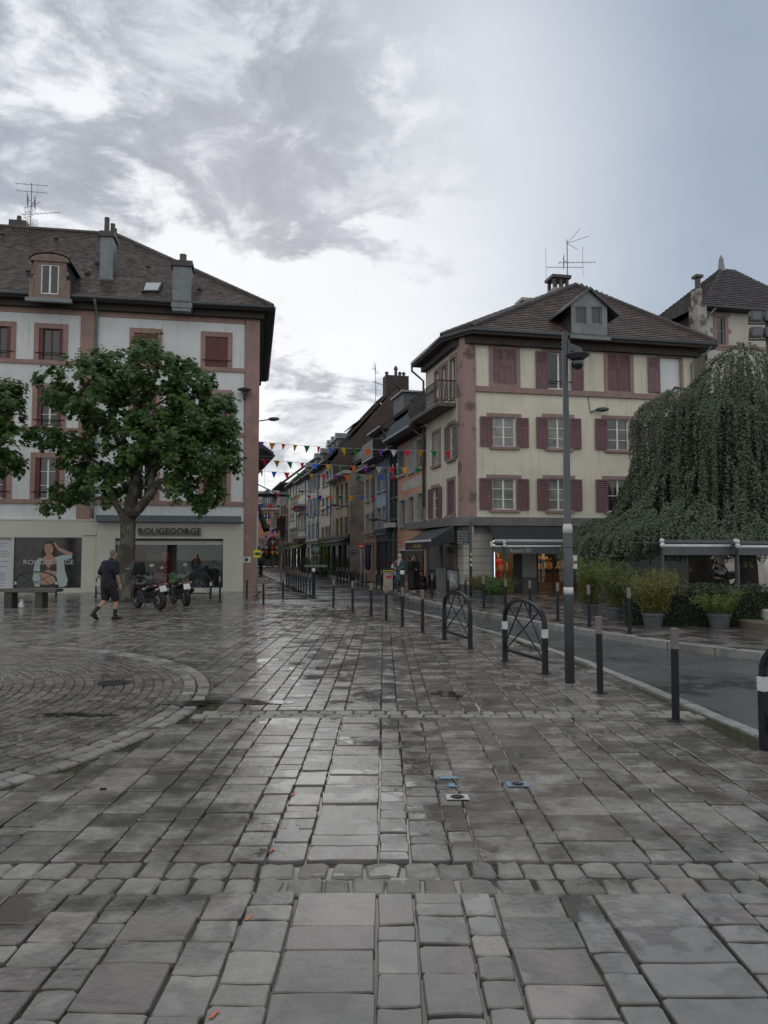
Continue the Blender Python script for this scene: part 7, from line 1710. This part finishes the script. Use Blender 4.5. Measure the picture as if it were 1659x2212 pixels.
def face(parts, c, r, y=1):
    c = Vector(c); parts += [('c', c+Vector((0,r*.92,-.012)), c+Vector((0,r*1.14,-.028)), .010, .013), ('c', c+Vector((-.022,r*.82,-.068)), c+Vector((.022,r*.82,-.068)), .011, .011), ('c', c+Vector((-.05,r*.78,.028)), c+Vector((.05,r*.78,.028)), .012, .012), ('e', c+Vector((0,r*.55,-.085)), (.045,.045,.038))]
    for s in (-1,1): parts.append(('e', c+Vector((s*.078,-.005,-.01)), (.012,.024,.034)))
# walking man: local +y is where he walks
ft = G(243,1338); hd = radians(-24); man = thing('person', 'man in navy polo shirt and dark shorts walking away by the plane tree', 'person', (ft.x-.10,ft.y-.08,0), hd)
lean = .07
HIPL, HIPR = (-.10,0,.93), (.10,0,.93); KR, AR = (.11,.17,.50), (.11,.14,.09); KL, AL = (-.10,.02,.49), (-.11,-.36,.20)
CH = (0,.05,1.30); NK_ = (0,.10,1.52); HC = Vector((.01,.155,1.665))
P = [('c',HIPR,KR,.095,.060),('c',KR,AR,.060,.040),('c',HIPL,KL,.095,.060),('c',KL,AL,.060,.040),('c',AR,(.125,.27,.045),.040,.036),('c',AL,(-.115,-.24,.06),.040,.034),
     ('c',(0,0,.95),CH,.155,.165),('c',(0,.04,1.42),NK_,.11,.062),('c',NK_,HC,.058,.06),('e',HC,(.078,.098,.118)),
     ('c',(.18,.05,1.44),(.255,.02,1.16),.058,.046),('c',(.255,.02,1.16),(.265,.13,.90),.044,.028),('c',(-.18,.05,1.44),(-.265,-.02,1.16),.058,.046),('c',(-.265,-.02,1.16),(-.26,.06,.90),.044,.028),('c',(-.17,.05,1.43),(.17,.05,1.43),.075,.075)]
face(P, HC, .098); hand(P, (.265,.13,.90), (.0,.25,-1), 1); hand(P, (-.26,.06,.90), (0,.2,-1), -1)
fused(P, SKINM, 'body', man, .011)
fused([('c',(0,0,.92),(0,.03,1.12),.178,.182),('c',(0,.03,1.1),(0,.05,1.36),.178,.182),('c',(-.17,.05,1.42),(.17,.05,1.42),.098,.098),('c',(-.09,.04,1.30),(.09,.04,1.30),.165,.165),('c',(.18,.05,1.43),(.245,.025,1.20),.085,.082),('c',(-.18,.05,1.43),(-.255,-.01,1.20),.085,.082),('c',(0,.08,1.46),(0,.10,1.525),.085,.072)], NAVYC, 'polo_shirt', man, .014)
fused([('c',(0,0,.86),(0,0,.96),.175,.17),('c',HIPR,(.115,.135,.56),.125,.112),('c',HIPL,(-.105,.02,.56),.125,.112)], mat('dark_shorts',(0.012,0.012,0.016),rough=.85), 'shorts', man, .014)
fused([('e',HC+Vector((0,-.018,.028)),(.084,.092,.105)),('c',HC+Vector((0,-.06,-.05)),HC+Vector((0,-.05,0)),.05,.06)], HAIRG, 'hair', man, .010)
for s, k, a, toe, heel in ((1,KR,AR,(.13,.30,.035),(.11,.08,.045)),(-1,KL,AL,(-.115,-.22,.035),(-.11,-.41,.15))):
    k, a = Vector(k), Vector(a); fused([('c',a.lerp(k,.42),a,.050,.046),('c',a,Vector(toe).lerp(a,.5),.044,.04)], BLKC, 'sock', man, .010)
    fused([('c',heel,a+Vector((0,0,-.035)),.046,.05),('c',heel,Vector(toe).lerp(Vector(heel),.35),.045,.052),('c',Vector(toe).lerp(Vector(heel),.35),toe,.052,.036)], SHOE, 'shoe', man, .010)
def woman(label, loc, rz, H, robe, scarf, top=None, bag=None, hat=False, hijab=True, trousers=None, reach=0.0):
    t = thing('person', label, 'person', loc, rz); t.scale = (H/1.65,)*3; HC = Vector((0,.03,1.54))
    P = [('c',(-.08,0,.85),(-.08,.02,.46),.085,.055),('c',(-.08,.02,.46),(-.08,0,.08),.052,.036),('c',(.08,0,.85),(.08,.06,.46),.085,.055),('c',(.08,.06,.46),(.08,.04,.08),.052,.036),('c',(-.08,0,.07),(-.09,.15,.035),.036,.03),('c',(.08,.04,.07),(.09,.19,.035),.036,.03),
         ('c',(0,0,.88),(0,0,1.22),.13,.135),('c',(-.14,0,1.31),(.14,0,1.31),.06,.06),('c',(0,0,1.3),(0,.01,1.44),.07,.05),('c',(0,.01,1.42),HC,.048,.05),('e',HC,(.07,.088,.108)),
         ('c',(-.16,0,1.31),(-.21,.0,1.06),.045,.037),('c',(-.21,0,1.06),(-.12,.17+reach,1.0),.035,.024),('c',(.16,0,1.31),(.21,.0,1.06),.045,.037),('c',(.21,0,1.06),(.13,.16,1.0),.035,.024)]
    face(P, HC, .088); hand(P, (-.12,.17+reach,1.0), (.5,.8,-.3), -1, .9); hand(P, (.13,.16,1.0), (-.5,.8,-.3), 1, .9)
    fused(P, SKINM, 'body', t, .012)
    long = trousers is None
    Q = [('c',(0,0,.9),(0,0,1.24),.165,.16),('c',(-.13,0,1.30),(.13,0,1.30),.082,.082),('c',(-.15,0,1.30),(-.21,0,1.07),.07,.062),('c',(-.21,0,1.07),(-.14,.13+reach,1.01),.06,.05),('c',(.15,0,1.30),(.21,0,1.07),.07,.062),('c',(.21,0,1.07),(.15,.12,1.01),.06,.05)]
    if long: Q += [('c',(-.06,0,.85),(-.09,.0,.20),.15,.16),('c',(.06,0,.85),(.09,.03,.20),.15,.16)]
    else: Q += [('c',(-.05,0,.8),(-.05,0,.55),.15,.16),('c',(.05,0,.8),(.05,.02,.55),.15,.16)]
    fused(Q, robe, 'robe', t, .016)
    if trousers: fused([('c',(-.085,0,.7),(-.09,0,.14),.09,.075),('c',(.085,0,.7),(.09,.04,.14),.09,.075)], trousers, 'trousers', t, .014)
    if hijab: fused([('e',HC+Vector((0,-.022,.012)),(.095,.10,.128)),('c',HC+Vector((0,-.03,-.06)),(0,0,1.36),.085,.115),('c',(0,.05,1.34),(0,.11,1.18),.10,.07)], scarf, 'head_scarf', t, .013)
    else: fused([('e',HC+Vector((0,-.022,.022)),(.083,.092,.105)),('c',HC+Vector((0,-.06,-.03)),HC+Vector((0,-.07,-.2)),.06,.04)], scarf, 'hair', t, .012)
    for s in (-1,1): fused([('c',(s*.08,-.03,.04),(s*.09,.17,.03),.042,.034)], SOLE if not hijab else SHOE, 'shoe', t, .010)
    if bag:
        MB().box(-.38,-.22,-.12,.14,.62,.88).box(-.37,-.23,-.11,.13,.88,.90).build('bag', bag, t); MB().tube([(-.30,-.08,.88),(-.22,-.02,1.30),(-.16,0,1.37),(-.20,.05,1.28),(-.30,.10,.88)],.012,5).build('bag_strap', bag, t)
    return t
CRM = mat('cream_scarf', (0.38,0.36,0.31),(0.32,0.30,0.26),8,.8); TEAL = mat('teal_cloth', (0.025,0.06,0.07),(0.035,0.075,0.085),6,.8)
p = bz(A5,828,1148,.1); woman('woman in cream head scarf and teal coat on the far pavement', p, radians(150), 1.62, TEAL, CRM, trousers=mat('dark_teal',(0.015,0.03,0.04),rough=.85))
p = bz(A5,965,1146,.1); woman('woman in long black robe carrying a white shoulder bag', p, radians(-95), 1.60, BLKC, HAIRD, bag=mat('white_bag',(0.4,0.38,0.34),rough=.7), hijab=False)
p = bz(A5,1012,1140,.1); woman('woman in black and white behind the woman with the white bag', p, radians(140), 1.58, mat('black_white_cloth',(0.012,0.012,0.014),(0.3,0.3,0.3),1.6,.85,contrast=(.58,.6)), HAIRD, hijab=False)
# seated figure against the shop
p = bz(A5,1100,1105,.1); t = thing('person', 'person in dark clothes and cap sitting on the pavement by the shop', 'person', p, radians(115)); HC = Vector((0,.08,.78))
P = [('c',(0,0,.13),(0,.03,.50),.15,.14),('c',(-.14,.03,.53),(.14,.03,.53),.06,.06),('c',(0,.03,.53),HC,.055,.055),('e',HC,(.075,.092,.11)),('c',(-.1,0,.12),(-.2,.38,.30),.085,.06),('c',(-.2,.38,.30),(-.05,.50,.06),.055,.04),('c',(.1,0,.12),(.22,.36,.16),.085,.06),('c',(.22,.36,.16),(.02,.46,.07),.055,.04),('c',(-.17,.03,.53),(-.22,.14,.32),.045,.038),('c',(-.22,.14,.32),(-.1,.32,.30),.036,.026),('c',(.17,.03,.53),(.22,.14,.32),.045,.038),('c',(.22,.14,.32),(.1,.32,.28),.036,.026)]
face(P, HC, .092); hand(P,(-.1,.32,.30),(.4,.8,-.3),-1,.9); hand(P,(.1,.32,.28),(-.4,.8,-.3),1,.9); fused(P, SKINM, 'body', t, .013)
fused([('c',(0,0,.12),(0,.03,.48),.175,.165),('c',(-.15,.03,.53),(.15,.03,.53),.08,.08),('c',(-.17,.03,.53),(-.22,.14,.32),.065,.055),('c',(.17,.03,.53),(.22,.14,.32),.065,.055),('c',(-.22,.14,.32),(-.11,.30,.30),.052,.042),('c',(.22,.14,.32),(.11,.30,.28),.052,.042)], BLKC, 'jacket', t, .015)
fused([('c',(-.1,0,.12),(-.2,.38,.30),.105,.075),('c',(-.2,.38,.30),(-.06,.49,.08),.07,.055),('c',(.1,0,.12),(.22,.36,.16),.105,.075),('c',(.22,.36,.16),(.03,.45,.08),.07,.055)], mat('grey_trousers',(0.05,0.05,0.055),rough=.85), 'trousers', t, .015)
fused([('e',HC+Vector((0,-.012,.045)),(.088,.10,.085)),('c',HC+Vector((-.04,.09,.035)),HC+Vector((.04,.09,.035)),.03,.03),('c',HC+Vector((0,.10,.035)),HC+Vector((0,.16,.025)),.045,.03)], BLKC, 'cap', t, .012)
p = bz(A5,1065,1112,.1); tag(MB().lathe([(.30,0),(.36,.10),(.34,.22),(.20,.30),(.02,.31)],18,p).build('round_bag', mat('brown_bag',(0.06,0.05,0.04),(0.09,0.07,0.05),6,.8), smooth=True), 'round brown striped bag on the pavement before the seated person', 'bag')
# two far walkers
for j, (x, y, rb, lab) in enumerate(((265,1712,TEAL,'far walker in blue-green at the end of the street'),(240,1715,BLKC,'far walker in black carrying something white at the end of the street'))):
    p = bz(R3,x,y,0); woman(lab, (p[0],p[1],-.03), radians(20+j*150), 1.72, rb, HAIRD if j else CRM, hijab=False, trousers=BLKC, bag=W_PAINT if j else None)
# figure in red inside the bakery
woman('shop assistant in red behind the bakery doorway', FR.M @ Vector((xs[0]+.52,1.5,.12)), radians(170)+RA, 1.65, mat('red_cloth',(0.40,0.02,0.03),rough=.8), HAIRD, hijab=False, trousers=BLKC) if False else woman('shop assistant in red behind the bakery doorway', FR.M @ Vector((FR.sz(*A6(440,700), 1.6)[0],1.6,.12)), radians(170)+RA, 1.65, mat('red_cloth',(0.40,0.02,0.03),rough=.8), HAIRD, hijab=False, trousers=BLKC)

# ================================================================ MOTORCYCLES
RUB = mat('tyre_rubber', (0.012,0.012,0.013), rough=.75); BIKE = mat('bike_black', (0.010,0.010,0.012), rough=.25, coat=.3); ENG = mat('engine_metal', (0.06,0.06,0.065),(0.03,0.03,0.033),12,.4,metal=.6); MIR = mat('mirror_glass', (0.75,0.77,0.8), rough=.03, metal=1.0); GREENB = mat('bike_green', (0.015,0.075,0.015), rough=.3)
def motorcycle(loc, rz, label, screen, accent, plate, lean=-.12):
    root = thing('motorcycle', label, 'motorcycle', loc, rz, 'parked motorcycles'); t = root; root.rotation_euler = (lean, 0, rz)
    R = .315
    for x, w in ((0,.085),(1.42,.062)):
        b = MB(); n = 28; m_ = 10
        for i in range(n):
            a = 2*pi*i/n
            for j in range(m_):
                c = 2*pi*j/m_; rr = R-w*.75+w*.75*cos(c); b.v.append((x+rr*cos(a), w*sin(c), R+rr*sin(a)))
        b.f = [(i*m_+j, i*m_+(j+1)%m_, ((i+1)%n)*m_+(j+1)%m_, ((i+1)%n)*m_+j) for i in range(n) for j in range(m_)]; b.mi = [0]*len(b.f); wh = b.build('wheel', RUB, t, smooth=True)
        b = MB(); b.M = Matrix.Translation((x,0,R)) @ Matrix.Rotation(pi/2,4,'X'); b.lathe([(R-w*1.3,-.045),(R-w*1.1,-.05),(R-w*1.1,.05),(R-w*1.3,.045)],28)
        for k in range(5): a = 2*pi*k/5; b.prism([(.05*cos(a-.4),.05*sin(a-.4),-.012),(.05*cos(a+.4),.05*sin(a+.4),-.012),((R-w*1.2)*cos(a+.08),(R-w*1.2)*sin(a+.08),-.012),((R-w*1.2)*cos(a-.08),(R-w*1.2)*sin(a-.08),-.012)],(0,0,.024))
        b.lathe([(.05,-.06),(.05,.06)],12); b.build('rim', ENG, wh); b = MB(); b.M = Matrix.Translation((x,.065,R)) @ Matrix.Rotation(pi/2,4,'X'); b.lathe([(.13,-.004),(.13,.004)],20); b.build('brake_disc', STEEL, wh)
    for s in (-1,1): MB().tube([(1.42,s*.10,R),(1.20,s*.10,.80),(1.13,s*.10,.98)],[.03,.028,.025],8).build('fork', ENG, t, smooth=True)
    MB().box(.0,.55,.10,.14,R-.03,R+.04).box(.0,.55,-.14,-.10,R-.03,R+.04).build('swing_arm', ENG, t)
    b = MB(); b.box(.48,1.0,-.17,.17,.22,.52).box(.58,.95,-.2,.2,.35,.6).lathe([(.15,-.24),(.15,.24)],14,(0,0,0)) if False else b.box(.48,1.0,-.17,.17,.22,.52).box(.58,.95,-.2,.2,.35,.6); b.build('engine', ENG, t)
    fused([('c',(.72,0,.80),(1.05,0,.86),.13,.15),('c',(.75,.06,.78),(1.0,.09,.80),.09,.11),('c',(.75,-.06,.78),(1.0,-.09,.80),.09,.11)], accent, 'tank', t, .02)
    fused([('c',(.65,0,.80),(.30,0,.80),.10,.13),('c',(.30,.0,.80),(.05,0,.86),.11,.08)], BLACK_M, 'seat', t, .02)
    fused([('c',(.30,0,.74),(-.12,0,.88),.10,.055),('c',(.55,0,.66),(.2,0,.74),.12,.10)], BIKE, 'tail', t, .018)
    MB().prism([(-.12,-.09,.88),(-.28,-.09,.58),(-.26,-.09,.56),(-.08,-.09,.84)],(0,.18,0)).build('mudguard', BIKE, t); 
    pl = MB().prism([(-.30,-.105,.575),(-.235,-.105,.745),(-.222,-.105,.742),(-.287,-.105,.572)],(0,.21,0)).build('number_plate', W_PAINT, t)
    for k, tx in enumerate(plate):
        o = link('lettering', fit_text(tx, .09 if k == 0 else .15, .055, PBLK), pl, (-.247-.030*k-.004, 0, .698-.075*k)); o.rotation_euler = (-radians(20), 0, -pi/2); o.rotation_mode = 'XYZ'
    MB().box(-.155,-.12,-.07,.07,.80,.86).build('tail_light', flat('tail_red',(0.15,0.01,0.01),.3), t)
    for s in (-1,1): MB().tube([(-.10,s*.05,.76),(-.14,s*.17,.77)],.012,6).ball((-.14,s*.19,.77),.03,8).build('indicator', PORG, t)
    MB().tube([(1.10,-.36,1.02),(1.06,-.22,1.05),(1.12,0,1.0),(1.06,.22,1.05),(1.10-.06,.36,1.02)],.016,8).build('handlebar', ENG, t, smooth=True)
    for s in (-1,1):
        MB().tube([(1.03+(.07 if s<0 else 0),s*.36,1.02),(.97+(.07 if s<0 else 0),s*.40,1.015)],.022,8).build('grip', RUB, t)
        MB().tube([(1.06,s*.26,1.05),(1.08,s*.34,1.20),(1.06,s*.38,1.27)],.010,6).build('mirror_stalk', BIKE, t, smooth=True)
        mm = MB(); mm.M = Matrix.Translation((1.05,s*.40,1.30)) @ Matrix.Rotation(s*.25,4,'Z') @ Matrix.Rotation(-.15,4,'Y'); mm.ball((0.012,0,0),.085,12,.3,1.0,.62); mo = mm.build('mirror', BIKE, t, smooth=True)
        mm = MB(); mm.M = Matrix.Translation((1.05,s*.40,1.30)) @ Matrix.Rotation(s*.25,4,'Z') @ Matrix.Rotation(-.15,4,'Y'); mm.prism([(-.016,.075*cos(a),.045*sin(a)) for a in [2*pi*k/16 for k in range(16)]],(-.004,0,0)); mm.build('mirror_glass', MIR, mo)
    fused([('e',(1.25,0,.98),(.14,.13,.13)),('c',(1.15,0,.9),(1.28,0,.85),.12,.09)], BIKE, 'headlight_cowl', t, .018)
    if screen:
        MB().prism([(1.18,-.24,1.02),(1.18,.24,1.02),(1.10,.22,1.25),(1.06,.17,1.42),(1.06,-.17,1.42),(1.10,-.22,1.25)],(.02,0,.005)).build('windscreen', mat('smoked_screen',(0.015,0.016,0.018),rough=.1,spec=.6), t)
        MB().prism([(1.145,-.11,1.18),(1.145,.11,1.18),(1.115,.11,1.29),(1.115,-.11,1.29)],(-.004,0,0)).build('instrument', mat('screen_blue',(0.06,0.085,0.11),rough=.1), t)  # blue-grey patch on the windscreen, a reflection painted as a flat piece
        for s in (-1,1): MB().box(1.0,1.12,s*.30-.06,s*.30+.06,.98,1.10).build('hand_guard', BIKE, t)
    fused([('c',(.55,-.17,.34),(.25,-.20,.36),.045,.055),('c',(.25,-.20,.36),(-.12,-.22,.52),.06,.065)], ENG, 'exhaust', t, .016)
    MB().tube([(.55,.16,.24),(.48,.30,.02)],.014,6).build('side_stand', ENG, t); MB().box(.62,.72,-.28,-.2,.30,.33).build('footpeg', ENG, t)
    MB().prism([(1.58,-.07,R+.30),(1.42,-.07,R+.35),(1.20,-.07,R+.27),(1.22,-.07,R+.24),(1.42,-.07,R+.32),(1.57,-.07,R+.27)],(0,.14,0)).build('front_mudguard', BIKE, t)
    return root
r1 = G(347,1318); f1 = r1+Vector((-1.02,1.0,0)); motorcycle((r1.x,r1.y,0), atan2(1.0,-1.02), 'black motorcycle with a tall dark windscreen beside the tree trunk', True, BIKE, ('GY','225 BY'))
r2 = G(403,1310); motorcycle((r2.x,r2.y,0), atan2(1.0,-.62), 'black and green motorcycle, the one nearer the shop barrier', False, GREENB, ('DE','300 AD'))
p = at(1600,1262,30.5); motorcycle((p.x,p.y,.1), radians(175), 'dark parked motorcycle seen under the right terrace awning', True, BIKE, (), 0.0)
barrier((at(1505,1250,30).x,30,.1),(at(1575,1250,30).x,30.1,.1),'arched barrier behind the hedge under the terrace awning', False, H=1.25, leg=.8)
# advertising board with yellow top and a round red and white ring, in front of the women
p = bz(A5,700,1138,.1); t = thing('menu_cart', 'upright advertising board with a yellow-edged black top on the far pavement', 'board', p, radians(-8)); k = p[1]/FPX; w = 55*.1819*k; h = 225*.1819*k
MB().box(-w,w*.9,-.05,.05,.05,h).build('board', mat('ad_pink',(0.34,0.30,0.29),(0.36,0.14,0.12),5,.5,contrast=(.6,.62)), t); MB().box(-w*1.25,w*1.2,-.12,.12,h+.08,h+.16).build('top', BLACK_M, t); MB().box(-w*1.25,w*1.2,-.125,.125,h+.03,h+.08).build('trim', flat('yellow_trim',(0.42,0.36,0.04)), t); MB().box(-w*1.2,-w*1.02,-.06,.06,0,h+.03).build('side_post', MATS['yellow_trim'], t); MB().box(w*.92,w*1.05,-.06,.06,0,h+.03).build('side_post', BLACK_M, t)
MB().box(-w*.6,w*.5,-.056,-.051,h-.28,h-.16).build('print_block', PRED, t)
p = bz(A5,785,1125,.1); t = thing('ring_stand', 'red and white ring on a thin stand beside the advertising board', 'stand', p, radians(-55)); b = MB(); b.M = Matrix.Translation((0,0,.98)) @ Matrix.Rotation(pi/2,4,'X')
for k in range(8): b.v, b.f, b.mi = [], [], []; b.lathe([(.19,-.05),(.33,-.05),(.35,0),(.33,.05),(.19,.05),(.17,0),(.19,-.05)],4,(0,0,0),2*pi*k/8,2*pi*(k+1)/8); b.build('ring_segment', W_PAINT if k % 2 else flat('ring_red',(0.40,0.03,0.04)), t)
for s in (-1,1): MB().tube([(s*.25,.0,0),(0,0,.66)],.015,6).build('stand_leg', W_GREY, t)
